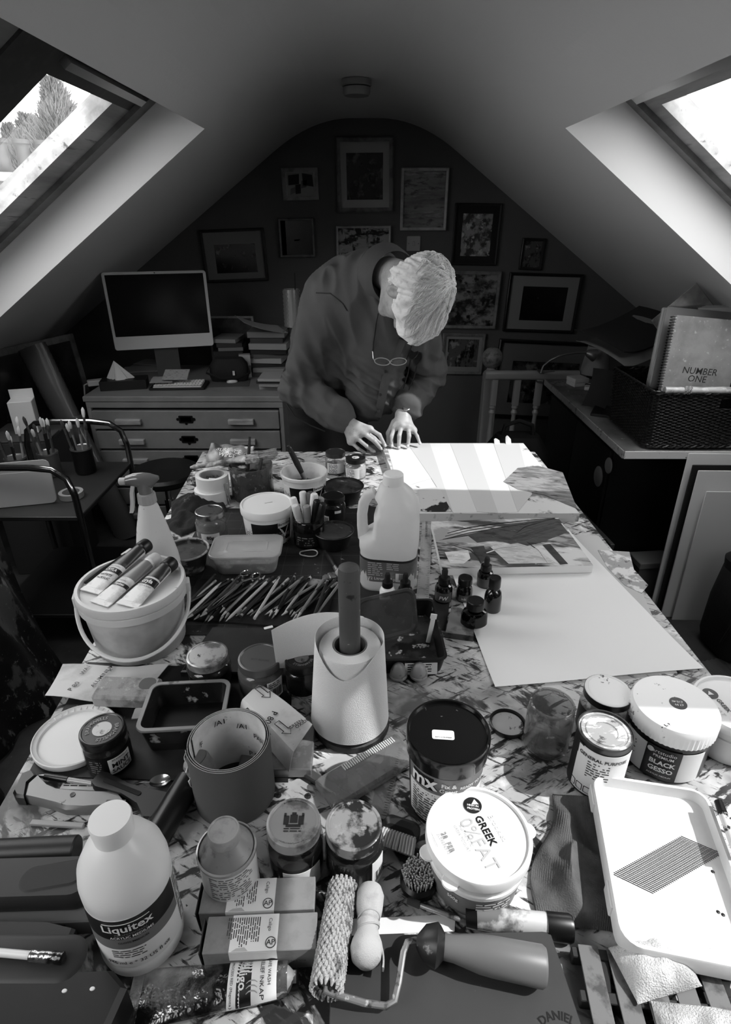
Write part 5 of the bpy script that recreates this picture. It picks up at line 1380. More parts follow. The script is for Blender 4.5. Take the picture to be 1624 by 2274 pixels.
# pencil roll and pencils
flat_poly('pencil_roll', 'black cloth pencil roll lying open under the pencils', 'pencil roll', [(440, 1285), (745, 1300), (720, 1398), (395, 1372)], ZM, .004, mat('roll_cloth', .045, .9, bump=.3, bsc=200))
ZP = ZM + .0045
R_ = random.Random(21)
kinds = [(.06, .2), (.12, .75), (.3, .6), (.08, .85), (.5, .7), (.2, .3), (.7, .8), (.1, .5)]
pm = {}
def pencil_meshes(k):
    if k in pm: return pm[k]
    v, tip = kinds[k]
    hexa = [(.0036 * math.cos(math.pi * i / 3), .0036 * math.sin(math.pi * i / 3)) for i in range(6)]
    L = .168
    b = MB().loft([(hexa, 0), (hexa, L - .022)], None, True, True)
    tp_ = MB().lathe([(.0034, L - .0219), (.0011, L - .004)], 8); ld = MB().lathe([(.0011, L - .0039), (.0003, L)], 6)
    bd = MB().lathe([(.00375, .006), (.00375, .012)], 8)
    out = [b.mesh('barrel'), tp_.mesh('sharpened_tip'), ld.mesh('lead'), bd.mesh('end_band')]
    for me, m in zip(out, (mat('pencil_%02d' % (v * 100), v, .3), mat('pencil_wood', .68, .7), mat('pencil_lead_%d' % k, .08 if k % 2 else v, .5), mat('pencil_band_%d' % (k % 3), (.75, .5, .15)[k % 3], .3))): me.materials.append(m)
    pm[k] = out; return out
desc = {.06: 'black', .12: 'black', .3: 'dark grey', .08: 'black', .5: 'grey', .2: 'dark', .7: 'pale', .1: 'black'}
NPEN = 44
def ordinal(n): return '%d%s' % (n, 'th' if n % 100 in (11, 12, 13) else {1: 'st', 2: 'nd', 3: 'rd'}.get(n % 10, 'th'))
for i in range(NPEN):
    s = (i + .5) / NPEN
    px = 432 + 300 * s + R_.uniform(-6, 6); py = 1325 + R_.uniform(-8, 10)
    k = R_.randrange(8); lay = i % 3
    c = onz(px, py, ZP + .004 + .0068 * lay)
    ang = math.radians(R_.uniform(232, 262) - (6 if lay == 1 else 0)) + (math.pi if R_.random() < .12 else 0)
    L = .168
    t = thing('pencil', '%s pencil lying in the row on the black cloth roll, %s' % (desc[kinds[k][0]], ('number %d' % i) if False else 'between the bucket and the erasers'), 'pencil', (c.x - L / 2 * math.cos(ang), c.y - L / 2 * math.sin(ang), ZP + .0036 + .0068 * lay), group='pencils lying on the cloth roll', rot=(0, 0, ang))
    t['label'] = '%s pencil, %s from the left in the row on the black roll, %s layer' % (desc[kinds[k][0]], ordinal(i + 1), ('bottom', 'middle', 'top')[lay])
    for me, nm in zip(pencil_meshes(k), ('barrel', 'sharpened_tip', 'lead', 'end_band')):
        o = bpy.data.objects.new(nm, me); COL.objects.link(o); o.parent = t; o.matrix_local = Matrix.Rotation(math.pi / 2, 4, 'Y') @ Matrix.Rotation(R_.uniform(0, 1), 4, 'Z')
# long pale stick across
A, B = onz(636, 1215, ZM + .03), onz(560, 1375, ZP + .026); 
A, B = onz(630, 1235, ZM + .012), onz(590, 1370, ZP + .026); d = B - A
# scissors / compass lying on the pencils
c = onz(540, 1290, ZP + .026)
t = thing('scissors', 'bright steel scissors lying across the pencils', 'scissors', (c.x, c.y, ZP + .0235), math.radians(245))
m_st2 = mat('polished_steel', .7, .2, metal=1)
for s in (-1, 1):
    part('blade', MB().prism([(0, -.003), (.11, -.0005), (.11, .0005), (.03, .005), (0, .004)], .0018, T(0, 0, .002 * (s > 0), rz=s * .05)), m_st2, t)
    part('finger_loop', MB().tube([(-.03 - .0 + .014 * math.cos(a), s * .015 + .010 * math.sin(a), .003) for a in [2 * math.pi * i / 24 for i in range(25)]], .0022, 6), m_st2, t)
    part('shank', MB().tube([(-.016, s * .011, .003), (.004, 0, .003)], .0025, 6), m_st2, t)
part('rivet', MB().lathe([(.003, 0), (.003, .006), (0, .0065)], 12), m_st2, t)

# milk jug
p = onz(863, 1290, TZ); t = thing('milk_jug', 'large translucent plastic milk bottle with handle and grey label', 'jug', p, math.radians(-8))
def sq(w, d, r): return rr(w, d, r, 6)
W_ = .142; H_ = .30
jb = MB()
secs = [(.80, 0, .3), (.93, .003, .3), (.97, .012, .3), (.97, .10, .35), (1, .112, .35), (1, .165, .38), (.97, .195, .4), (.86, .228, .45), (.66, .252, .49), (.44, .266, .5), (.32, .272, .5)]
# each section is a rounded square; the handle corner (left) is cut back between z .12 and .25
R3 = []
for k, z, rf in secs:
    w = W_ * k; R3.append((rr(w, w * .80, w * rf * .8 if rf < .49 else w * .399, 6), z))
def shift(sec):
    pts, z = sec
    cut = max(0, min(1, (z - .12) / .03)) 
    out = []
    for x, y in pts:
        if x < -.02 and .13 < z < .262:
            f = (-x - .02) / .05; x = x + f * .034 * min(1, (z - .12) / .03) * (1 if z < .23 else .6)
        out.append((x + (.006 if z > .2 else 0), y, z))
    return out
fine = []
for i in range(len(R3) - 1):
    (p0, z0), (p1, z1) = R3[i], R3[i + 1]
    for q in range(3 if z1 - z0 > .015 else 1):
        f = q / (3 if z1 - z0 > .015 else 1)
        fine.append(([(a[0] + (b[0] - a[0]) * f, a[1] + (b[1] - a[1]) * f) for a, b in zip(p0, p1)], z0 + (z1 - z0) * f))
fine.append(R3[-1])
jb.rings([shift(s) for s in fine])
m_jug = mat('jug_plastic', .96, .35, trans=.45, layers=((.9, 3, .5, .2),))
part('jug_body', jb, m_jug, t, angle=60)
part('handle', MB().tube([(-.036, 0, .245), (-.052, 0, .236), (-.0625, 0, .215), (-.0665, 0, .185), (-.066, 0, .155), (-.062, 0, .128), (-.05, 0, .112)], [.012, .0125, .011, .0105, .011, .013, .014], 14, flat=1.3), m_jug, t)
part('cap', MB().lathe([(.0235, .268), (.0245, .270), (.0235, .292), (.021, .295), (0, .295)], 40, T(.006, 0, 0), cap1=False), mat('jug_cap', .92, .4, layers=((.6, 40, .66, .04),)), t)
pth = [(x * 1.004, y * 1.004) for x, y in rr(W_ * .97, W_ * .97 * .80, W_ * .97 * .35 * .8, 8)]
fr_ = [q for q in pth if q[1] < .02]; fr_.sort(key=lambda q: math.atan2(q[1], q[0]) % (2 * math.pi)); fr_ = [q for q in fr_]
# label hugging the front faces
hull = sorted(fr_, key=lambda q: ((math.atan2(q[1], q[0]) - math.pi * .95) % (2 * math.pi)))
part('label', MB().rings([[(x * 1.012, y * 1.012, z) for x, y in hull] for z in (.032, .094)], None, False, False, False), mat('jug_label', .34, .4, layers=((.45, 14, .56, .05),)), t)
yf = -W_ * .97 * .80 / 2 * 1.012 * 1.004 - .0007
Vj = Matrix(((1, 0, 0, 0), (0, 0, -1, yf), (0, 1, 0, 0), (0, 0, 0, 1)))
part('white_band', MB().rings([[(x * 1.016, y * 1.016, z) for x, y in hull] for z in (.088, .094)], None, False, False, False), mat('band_dark', .14, .4), t)
part('lettering', flat_text('2.272 Litres e (4 pints)', .0105, Vj @ T(-.008, .042, 0)), m_label, t)
bx = MB().add([(.022, .036, 0), (.052, .036, 0), (.052, .060, 0), (.022, .060, 0)], [[0, 1, 2, 3]], Vj); part('barcode_panel', bx, m_label, t)
b = MB(); x = .030
while x < .050:
    l = RNG.choice([.0005, .001]); b.add([(x, .042, .0003), (x + l, .042, .0003), (x + l, .059, .0003), (x, .059, .0003)], [[0, 1, 2, 3]], Vj); x += l + .0007
part('barcode', b, m_lblk, t)
part('small_print', smallprint(-.045, .084, .036, 7, .0055, RNG, .0003, Vj), mat('print_pale', .62, .6), t, kind='stuff'); part('small_print', smallprint(.0, .084, .03, 4, .005, RNG, .0003, Vj), mat('print_pale', .62), t, kind='stuff')

# dropper and ink bottles
m_inkg = glassy('ink_glass', .3, .03, milk=.1, milkv=.1)
def dropper(lab, px, py, R, h, bv, fillv, z=TZ, paper=True, word=None):
    p = onz(px, py, z); t = thing('dropper_bottle', lab, 'ink bottle', p)
    body = mat('dropper_%d' % (bv * 100), bv, .25) if bv > .1 else mat('ink_bottle_dark', .06, .12, coat=.5)
    part('bottle', MB().lathe([(R * .9, 0), (R, .003), (R, h * .42), (R * .85, h * .50), (R * .5, h * .54), (R * .5, h * .57)], 32), body, t)
    part('cap', MB().lathe([(R * .66, h * .56), (R * .70, h * .57), (R * .66, h * .72), (R * .42, h * .735)], 28), m_blkp, t)
    part('dropper_bulb', MB().lathe([(R * .40, h * .73), (R * .34, h * .80), (R * .36, h * .93), (R * .28, h * .99), (0, h)], 20, cap1=False), mat('rubber_black', .06, .5), t)
    if paper:
        a = facing(p); paper_label(t, R, a - 60, a + 60, h * .08, h * .36, mat('ink_label', .3, .4)); 
        if word: part('lettering', cyl_text(word, h * .16, R + .0014, a, h * .2, bold=.02, shear=.2), m_label, t)
    return t
dropper('white dropper bottle standing right behind the plastic lid', 860, 1338, .0185, .083, .9, 0, paper=False)
dropper('dark dropper bottle beside the white one behind plastic lid', 899, 1338, .0185, .083, .08, 0, paper=False)
dropper('dropper ink bottle with FW label, leftmost of the ink bottles', 984, 1332, .021, .088, .06, 0, word='FW')
dropper('dark dropper ink bottle, farthest of the ink bottles', 1076, 1300, .02, .082, .06, 0)
def inkb(lab, px, py, R, h, capr, caph, sy=1, z=TZ, glass=False, word=None):
    p = onz(px, py, z); t = thing('ink_bottle', lab, 'ink bottle', p); hb = h - caph
    part('bottle', MB().lathe([(R * .88, 0), (R, .004), (R * .97, hb * .62), (R * .85, hb * .82), (capr * .85, hb * .92), (capr * .85, hb)], 32, sy=sy), m_inkg if glass else mat('ink_bottle_dark', .06), t)
    if glass: part('ink', MB().lathe([(R * .86, .004), (R * .95, .008), (R * .93, hb * .45), (0, hb * .45)], 28, sy=sy, cap1=False), mat('ink_black', .02, .1), t)
    l = screw_lid(capr, caph, 40, True); part('cap', l, m_blkp, t, loc=(0, 0, hb))
    if word: a = facing(p); paper_label(t, R, a - 35, a + 35, hb * .12, hb * .5, mat('ink_label', .3)); part('lettering', cyl_text(word, .01, R + .0014, a, hb * .3), m_label, t)
    return t
inkb('squat black-capped ink bottle second from left in cluster', 1030, 1330, .020, .062, .0165, .018, word='ink')
inkb('tall black ink bottle with ridged cap at right of cluster', 1092, 1354, .0205, .09, .0135, .026)
inkb('faceted glass ink bottle with wide black cap at front of cluster', 1052, 1384, .0295, .062, .019, .02, sy=.8, glass=True, z=TZ + .0165)

# black tray behind the kitchen roll with a lid standing in it
c = (onz(835, 1340) + onz(965, 1340) + onz(975, 1545) + onz(820, 1545)) / 4
t = thing('paint_tray', 'black paint-caked plastic tray behind the kitchen roll', 'tray', (c.x - .012, c.y + .005, TZ), math.radians(2))
tw, td = .17, .20
m_tray = mat('tray_black', .06, .4, layers=((.4, 50, .64, .03), (.7, 90, .72, .015)))
part('tray_shell', MB().loft([(rr(tw * .92, td * .92, .012), 0), (rr(tw, td, .015), .038), (rr(tw * 1.03, td * 1.03, .015), .04), (rr(tw * 1.03, td * 1.03, .015), .042), (rr(tw * .97, td * .97, .013), .042), (rr(tw * .90, td * .9, .01), .004)]), m_tray, t)
part('paint_crust', MB().loft([(rr(tw * .88, td * .88, .01), .0042), (rr(tw * .88, td * .88, .01), .0048)]), mat('paint_crust', .22, .4, layers=((.06, 25, .52, .05), (.75, 40, .62, .02))), t)
o = smallprint(.01, .0, .05, 4, .006, RNG, 0)
Vt = Matrix(((1, 0, 0, 0), (0, .2, -.98, -td * .5 - .0012), (0, .98, .2, .018), (0, 0, 0, 1)))
part('price_label', MB().rbox(.065, .026, .0008, .001, .0002, Vt @ T(.035, -.0, -.001)), m_label, t)
part('small_print', MB().add(*[(lambda m: (m.v, m.f))(smallprint(.008, .008, .05, 4, .005, RNG, .0003))][0], M=Vt), m_lblk, t, kind='stuff')
# lid leaning in it
A = onz(868, 1470, TZ + .02)
t = thing('plastic_cover', 'clear paint-smeared tub lid standing up in the black tray', 'lid', (c.x - .035, c.y + .012, TZ + .008), rot=(math.radians(76), 0, math.radians(22)))
part('lid_panel', MB().loft([(rr(.135, .10, .02), 0), (rr(.14, .105, .022), .0015), (rr(.14, .105, .022), .006), (rr(.13, .095, .02), .007), (rr(.12, .085, .016), .003), (rr(.1, .065, .01), .003)], T(0, .0525, 0)), glassy('lid_smeared', .75, .12, milk=.35, milkv=.5, layers=((.25, 12, .52, .06), (.8, 18, .66, .03))), t)
for px, py, v, lb in ((930, 1500, .6, 'pale cone of dried paint at the front of the black tray'), (885, 1500, .5, 'small pale pot beside the kitchen roll in the black tray')):
    p = onz(px, py, TZ + .005); R = .017
    t = thing('small_pot', lb, 'pot', (p.x, p.y + .0, TZ + .0052)); part('pot_body', MB().lathe([(R, 0), (R * .95, .012), (R * .6, .026), (R * .3, .030), (0, .031)], 24, cap1=False), mat('pot_pale_%d' % (v * 100), v, .4, layers=((v - .2, 60, .6, .05),)), t)
    part('foot_ring', MB().lathe([(R * 1.05, 0), (R * 1.05, .004), (R, .005)], 24), mat('pot_pale_%d' % (v * 100), v), t)
c2 = onz(932, 1400, TZ + .03); A = Vector((c.x + .035, c.y + .01, TZ + .0055)); 
t = thing('palette_spatula', 'white plastic stick leaning at the right of black tray', 'spatula', (c.x + .05, c.y + .0, TZ + .0055), rot=(-.25, .18, 0)); part('stick', MB().rbox(.010, .004, .055, .002, .001), m_white, t); part('blade', MB().rbox(.014, .003, .012, .003, .001, T(0, 0, .0545)), m_white, t)

# kitchen roll on its stand
KC = Vector((-.026, .772, TZ))
t = thing('roll_stand', 'wooden kitchen-roll stand with painty round pole', 'stand', KC)
m_pole = mat('pole_wood', .30, .55, layers=((.18, 14, .55, .1, (1, 1, .15)), (.7, 50, .70, .02), (.1, 40, .66, .03)))
part('base', MB().lathe([(.066, 0), (.069, .003), (.068, .013), (.06, .018), (0, .018)], 44, cap1=False), mat('stand_base', .10, .6, layers=((.3, 30, .6, .1),)), t)
part('pole', MB().lathe([(.0175, .0185), (.0175, .325), (.016, .333), (.010, .337), (0, .338)], 28, cap1=False), m_pole, t)
t = thing('kitchen_roll', 'part-used roll of white kitchen paper on the wooden stand, loose outer sheet', 'kitchen roll', KC + Vector((0, 0, .0188)))
m_kp = mat('kitchen_paper', .93, .9, trans=.12, bump=.5, bsc=700)
HK = .163; RI = .052
part('wound_roll', MB().lathe([(.0285, .002), (RI, .002), (RI, HK - .004), (RI - .002, HK), (.030, HK), (.0285, HK - .002), (.0285, .002)], 48, cap0=False, cap1=False), m_kp, t)
part('card_core', MB().lathe([(.0283, .001), (.0283, HK - .001), (.0262, HK - .001), (.0262, .001), (.0283, .001)], 36, cap0=False, cap1=False), mat('card_core', .42, .8), t)
# loose outer sheet: one turn, flaring downwards, then leaving to the left with a free end
def loose(u, v):
    z = .004 + (HK + .012) * v
    if u < .74:
        s = u / .74; a = math.radians(70 - 365 * s)      # clockwise from rear round the right and front to the left rear
        fl_ = .072 - .016 * v
        r = RI + .002 + (fl_ - RI) * (.55 + .45 * s)
        dip = -.045 * (max(0, math.cos(a + 1.75)) ** 3) * v
        return (r * math.cos(a), r * math.sin(a), z + dip)
    s = (u - .74) / .26
    a = math.radians(70 - 365); r = RI + .002 + (.072 - .016 * v - RI)
    x0, y0 = r * math.cos(a), r * math.sin(a)
    return (x0 - .165 * s, y0 - .014 * s + .030 * math.sin(s * 2.6) - .01 * (1 - v) * s, max(z - .03 * s * s - .05 * s * (1 - v) * 0, .06 * s) if v < .98 else z - .03 * s * s)
part('loose_sheet', MB().sheet(120, 14, loose, .0006), m_kp, t, angle=60)

# black case with jars on it
cs_ = [(470, 1392), (700, 1396), (705, 1500), (400, 1490)]
t = thing('flat_black_case', 'flat black case lying under the three lidded jars', 'case', sum([onz(*q) for q in cs_], Vector()) / 4)
q = [onz(*k, TZ + .018) - Vector(t.location) for k in cs_]
part('case_body', MB().loft([([(v.x * .98, v.y * .98) for v in q[::-1]], 0), ([(v.x, v.y) for v in q[::-1]], .004), ([(v.x, v.y) for v in q[::-1]], .015), ([(v.x * .97, v.y * .97) for v in q[::-1]], .018)]), mat('case_black', .05, .45, layers=((.12, 20, .58, .08),)), t)
part('paper_scrap', MB().rbox(.02, .008, .0008, .002, .0003, T(.02, .05, .0183, rz=.4)), m_label, t)
part('paper_scrap', MB().rbox(.008, .006, .0008, .002, .0003, T(.075, .02, .0183, rz=.9)), m_label, t)
def on(px, py, h, w, z): p = onz(px, py, z + h); return Vector((p.x, p.y, z)), w * mpp(p) / 2
ZK = TZ + .0185
p, R = on(460, 1452, .068, 98, ZK); jar('dark jar with scuffed pale steel lid, leftmost of three by the kitchen roll', p, R, .068, mat('lid_scuffed', .66, .3, metal=.6, layers=((.4, 30, .56, .06), (.2, 90, .68, .03))), .06, .7, m_glass)
p, R = on(577, 1457, .085, 105, TZ); p.z = TZ; p.y -= .0
p = onz(577, 1459, TZ + .092); R = 103 * mpp(p) / 2
t, l = jar('jar with grey domed metal lid and barcode, middle of three by kitchen roll', Vector((p.x, p.y - .0, ZK)), R, .074, mat('lid_grey', .38, .35, metal=.5), .16, .6, m_glassd); a = facing(p)
paper_label(t, R, a + 10, a + 55, .004, .045); barcode(t, R + .0014, a + 36, .008, .02, .02); part('small_print', wrapcyl(smallprint(0, 0, .024, 3, .004, RNG), R + .0014, a + 14, .04), m_lblk, t, kind='stuff')
part('lid_stamp', flat_text('BEST BEFORE', .006, T(.002, -.008, .0152, rz=-.15)), m_print, l)
p = onz(670, 1461, TZ + .092); R = 80 * mpp(p) / 2
t, l = jar('black-lidded sauce jar touching the kitchen roll, rightmost of three', Vector((p.x, p.y, ZK)), R, .074, m_lidb, .05, .7, m_glass)
m_emb = mat('lid_print', .5, .5)
def lidring(l, R, z, word='BRAMWELLS', disc=.85, v=.8, rot=0):
    part('lid_disc', MB().lathe([(R * .42, 0), (R * .42, .0004), (0, .0005)], 28, cap1=False), mat('lid_disc_%d' % (v * 100), v, .6, layers=((max(v - .3, .1), 60, .6, .05),)), l, loc=(0, 0, z))
    for a in (90 + rot, -90 + rot): part('lettering', arc_text(word, R * .24, R * .62, a, z + .0004, bold=.02), m_emb, l)
lidring(l, R * .94, .0152, v=.42, rot=20)

# sandpaper sheet and block at left
m_sand_b = mat('sandpaper_back', .80, .8, layers=((.66, 8, .56, .08), (.5, 40, .70, .02)))
m_sand = mat('sandpaper_grit', .33, .95, bump=.5, bsc=1500)
P = [onz(a, b, TZ + .004) for a, b in ((140, 1476), (378, 1484), (300, 1568), (104, 1556))]
cS = sum(P, Vector()) / 4
def sfn(u, v):
    a = P[0].lerp(P[1], u); b = P[3].lerp(P[2], u); q = a.lerp(b, v)
    return (q.x - cS.x, q.y - cS.y, .005 + .012 * (1 - u) * v * v + .01 * max(0, u - .7) * (1 - v) * 3 + .002 * math.sin(u * 9))
t = thing('sandpaper_sheet', 'torn pale sandpaper sheet marked P 80 at the left table edge', 'sandpaper', (cS.x, cS.y, TZ + .001))
part('sheet', MB().sheet(20, 10, lambda u, v: sfn(v, u), .0012), m_sand_b, t)
def stext(par, c0, fn, s, size, px, py, rz, z, bold=.01):
    q = onz(px, py, TZ + z) - Vector(par.location); part('lettering', flat_text(s, size, T(q.x, q.y, q.z, rz=rz), bold=bold), m_lblk, par)
stext(t, cS, None, 'P 80', .014, 164, 1524, math.radians(72), .014); stext(t, cS, None, 'WA1', .012, 190, 1487, math.radians(80), .0105); stext(t, cS, None, 'ALUMINIUM', .012, 228, 1500, math.radians(75), .010)
stext(t, cS, None, 'R', .01, 246, 1488, math.radians(80), .010); stext(t, cS, None, 'A', .013, 336, 1487, math.radians(60), .011)
q = onz(282, 1525, TZ + .04)
t = thing('sanding_block', 'worn cork sanding block lying on the P 80 sandpaper sheet', 'sanding block', (q.x, q.y - .0, TZ + .0125), math.radians(-3))
part('block', MB().rbox(.115, .058, .028, .008, .005), mat('cork_block', .58, .9, layers=((.42, 30, .56, .08), (.7, 80, .64, .05)), bump=.3, bsc=400), t); part('dust_patch', MB().rbox(.03, .03, .0004, .012, .0001, T(.035, .01, .028)), mat('dust_dark', .36, .9), t)
# clear tub
P = [onz(a, b, TZ + .06) for a, b in ((330, 1518), (512, 1510), (497, 1618), (305, 1626))]
c = sum(P, Vector()) / 4; w_ = ((P[1] - P[0]).length + (P[2] - P[3]).length) / 2; d_ = ((P[0] - P[3]).length + (P[1] - P[2]).length) / 2
t = thing('clear_tub', 'open clear plastic tub with dark paint dregs left of sandpaper roll', 'tub', (c.x, c.y, ZM), math.radians(4))
part('tub_wall', MB().loft([(rr(w_ * .84, d_ * .8, .012), 0), (rr(w_ * .96, d_ * .95, .016), .052), (rr(w_, d_, .018), .054), (rr(w_, d_, .018), .058), (rr(w_ * .92, d_ * .9, .014), .058), (rr(w_ * .82, d_ * .78, .012), .004)]), glassy('tub_dirty', .5, .1, milk=.22, milkv=.35, layers=((.1, 14, .56, .06), (.65, 30, .68, .03))), t)
part('rim', MB().loft([(rr(w_ * 1.0, d_ * 1.0, .018), .0545), (rr(w_ * 1.01, d_ * 1.01, .018), .056), (rr(w_, d_, .018), .0592), (rr(w_ * .91, d_ * .89, .014), .0592), (rr(w_ * .91, d_ * .89, .014), .057)], None, False, False), mat('tub_rim', .5, .3, layers=((.2, 40, .62, .05),)), t)
part('dregs', MB().loft([(rr(w_ * .80, d_ * .76, .012), .0045), (rr(w_ * .82, d_ * .79, .012), .014)]), mat('dregs', .035, .4), t)
part('tab', MB().rbox(.018, .026, .003, .003, .001, T(-w_ / 2 - .006, -.01, .05)), mat('tub_rim', .5), t)
# round white lid
p, R = top(153, 1634, .012, 178); p.x += .012
t = thing('round_tub_lid', 'large white round tub lid lying upside down at the left table edge', 'lid', (p.x, p.y, ZM + .0006))
part('lid_panel', MB().lathe([(R * .9, 0), (R * .985, .001), (R, .004), (R, .012), (R * .975, .013), (R * .96, .010), (R * .88, .008), (R * .86, .004), (0, .0035)], 56, cap1=False), mat('tub_lid_white', .88, .4, trans=.1), t)
for i in range(14):
    a = .5 + i * .17; part('rib', MB().rbox(.006, .0015, .006, .0006, .0004, T(R * .92 * math.cos(a), R * .92 * math.sin(a), .005, rz=a)), m_hdpe, t)
# mint sauce jar
p, R = top(227, 1620, .076, 101); p.z = ZM
t, l = jar('MINT SAUCE jar with printed black lid overlapping the round white lid', p, R, .074, m_lidb, .10, .76, m_glass, lidr=.97); a = facing(p)
p = Vector(t.location); lidring(l, R * .97, .0152, v=.75, rot=60)
paper_label(t, R, a - 60, a + 70, .006, .046, m_lblk); part('label_panel', MB().cylpatch(R + .0012, a - 8, a + 50, .008, .040, 12), m_label, t)
part('lettering', cyl_text('MINT', .013, R + .002, a + 22, .026, bold=.02), m_lblk, t); part('lettering', cyl_text('SAUCE', .011, R + .002, a + 22, .015, bold=.02), m_lblk, t); part('lettering', cyl_text('BRAMWELLS', .005, R + .002, a + 22, .037), m_lblk, t)
part('small_print', wrapcyl(smallprint(0, 0, .02, 6, .0045, RNG), R + .0014, a - 52, .038), m_lgrey, t, kind='stuff')
# sandpaper roll: a spiral
p, R = top(507, 1640, .118, 187)
t = thing('sandpaper_roll', 'upright roll of dark sandpaper with pale printed inside', 'sandpaper', p)
def spiral(k):
    def f(u, v):
        a = math.radians(200) + 2 * math.pi * 2.95 * u
        r = R * (1 - .045 * 2.95 * u) - k
        tear = .05 * max(0, 1 - u * 30) * math.sin(v * 9) * .15
        return (r * math.cos(a), r * math.sin(a) , .0012 + .117 * v)
    return f
part('grit_face', MB().sheet(220, 2, spiral(0), .0006), m_sand, t, angle=60)
part('printed_back', MB().sheet(220, 2, spiral(.0008), .0004), mat('sandpaper_back', .8), t, angle=60)
ri = R * (1 - .045 * 2.95) - .0022
def inner_text(s, size, a, z, par, bold=.012):
    tt = textmb(s, size, bold=bold); o = MB(); aa = math.radians(a)
    o.v = [((ri - .001) * math.cos(aa - x / ri), (ri - .001) * math.sin(aa - x / ri), z + y) for x, y, _ in tt.v]; o.f = tt.f; part('lettering', o, m_lblk, par)
for s, a, z in (('/A1', 118, .102), ('/A1', 80, .088), ('F', 160, .085), ('P 80', 60, .03), ('PAPER', 38, .075)): inner_text(s, .014, a, z, t)
part('torn_edge', MB().tube([(R * math.cos(math.radians(200)) * 1.006 + .002 * math.sin(i * 1.9), R * math.sin(math.radians(200)) * 1.006 - .003 * (i % 2), .004 + .112 * i / 14) for i in range(15)], [.0006 + .0014 * (i % 3 == 0) for i in range(15)], 5), m_sand_b, t)
q = Vector((p.x - R * .38, p.y - R * .2, TZ + .004))
t = thing('cork_cylinder', 'grey rounded cylinder block standing inside the sandpaper roll', 'sanding block', q, rot=(-.1, -.38, 0))
part('cylinder', MB().lathe([(.019, .02), (.021, .023), (.021, .078), (.019, .081), (0, .0815)], 32, cap1=False), mat('cork_dim', .42, .8, layers=((.34, 30, .55, .1),)), t); part('end_face', MB().lathe([(.0185, .0818), (0, .0822)], 28, cap1=False), mat('cork_end', .5, .8), t)
# sandpaper folded round a block
P = [onz(a, b, TZ + .055) for a, b in ((572, 1518), (694, 1612), (640, 1690), (528, 1560))]
c = sum(P, Vector()) / 4
t = thing('sandpaper_fold', 'sandpaper printed with arrows and P 80 folded over a block', 'sandpaper', (c.x, c.y, TZ + .02))
def ff(u, v):
    a = P[0].lerp(P[1], u); b = P[3].lerp(P[2], u); q = a.lerp(b, v)
    return (q.x - c.x, q.y - c.y, .038 + .006 * math.sin(u * 3) * (1 - v) - .028 * max(0, (v - .80) * 5) ** 1.5 - .006 * max(0, (.12 - u)) * 8)
part('sheet', MB().sheet(14, 18, lambda u, v: ff(v, u), .0012), m_sand_b, t)
ez = ((P[1] - P[0])); ang = math.atan2(ez.y, ez.x)
def arrow(x, y, s):
    o = MB(); w = .0012
    pts = [(0, .006), (.03, .006), (.03, .012), (.045, 0), (.03, -.012), (.03, -.006), (0, -.006)]
    o.tube([(a * s, b * s, 0) for a, b in pts + pts[:1]], .0007, 4); return part('printed_arrow', MB().add(o.v, o.f, T(x, y, .0425, rz=ang)), m_lblk, t)
e1 = (P[1] - P[0]).normalized(); e2 = (P[3] - P[0]).normalized()
def loc2(u, v): q = P[0].lerp(P[1], u).lerp(P[3].lerp(P[2], u), v) - c; return q.x, q.y
x, y = loc2(.08, .2); arrow(x, y, .8); x, y = loc2(.62, .6); arrow(x, y, .8)
x, y = loc2(.52, .62); part('lettering', flat_text('P 80', .016, T(x, y, .0432, rz=ang - 1.2), bold=.01), m_lblk, t)
x, y = loc2(.9, .18); part('lettering', flat_text('OXIDE', .009, T(x, y, .0435, rz=ang + 1.5), bold=.01), m_lblk, t); x, y = loc2(.84, .3); part('lettering', flat_text('GREEN', .009, T(x, y, .0435, rz=ang + 1.5), bold=.01), m_lblk, t)
solo('sanding_block', MB().rbox(.10, .055, .034, .003, .002, T(0, 0, 0)), mat('block_dim', .3, .8), 'dim block inside the folded sandpaper with arrows', 'sanding block', (c.x, c.y + .002, TZ + .0205), ang)
q = onz(640, 1715); t = thing('steel_plate', 'flat grey steel plate under the folded sandpaper', 'plate', (q.x - .02, q.y + .035, TZ + .0035), 0)
part('plate', MB().rbox(.12, .09, .016, .003, .002), mat('plate_steel', .48, .35, metal=.6, layers=((.6, 50, .6, .08),)), t); part('edge_lip', MB().rbox(.12, .004, .018, .001, .001, T(0, -.046, 0)), mat('plate_lip', .55, .3, metal=.6), t)
# ================================================================== FRONT OF THE TABLE
def line(a, b, z):
    A, B = onz(*a, z), onz(*b, z); d = B - A; return A, math.atan2(d.y, d.x), d.length
def ptext(par, s, a, b, z, bold=0, m=None, fit=True, size=None, **k):
    """flat lettering running from pixel a to pixel b on the height z"""
    A, r, L = line(a, b, z); tx = textmb(s, 1, align='LEFT', bold=bold, **k); w = max(v[0] for v in tx.v) or 1
    sc = size or L / w; c = A - Vector(par.location); o = MB(); o.add(tx.v, tx.f, T(c.x, c.y, c.z, rz=r - par.rotation_euler.z * 0) @ Matrix.Scale(sc, 4))
    return part('lettering', o, m or m_lblk, par)
m_lpale = mat('print_palegrey', .70, .6)
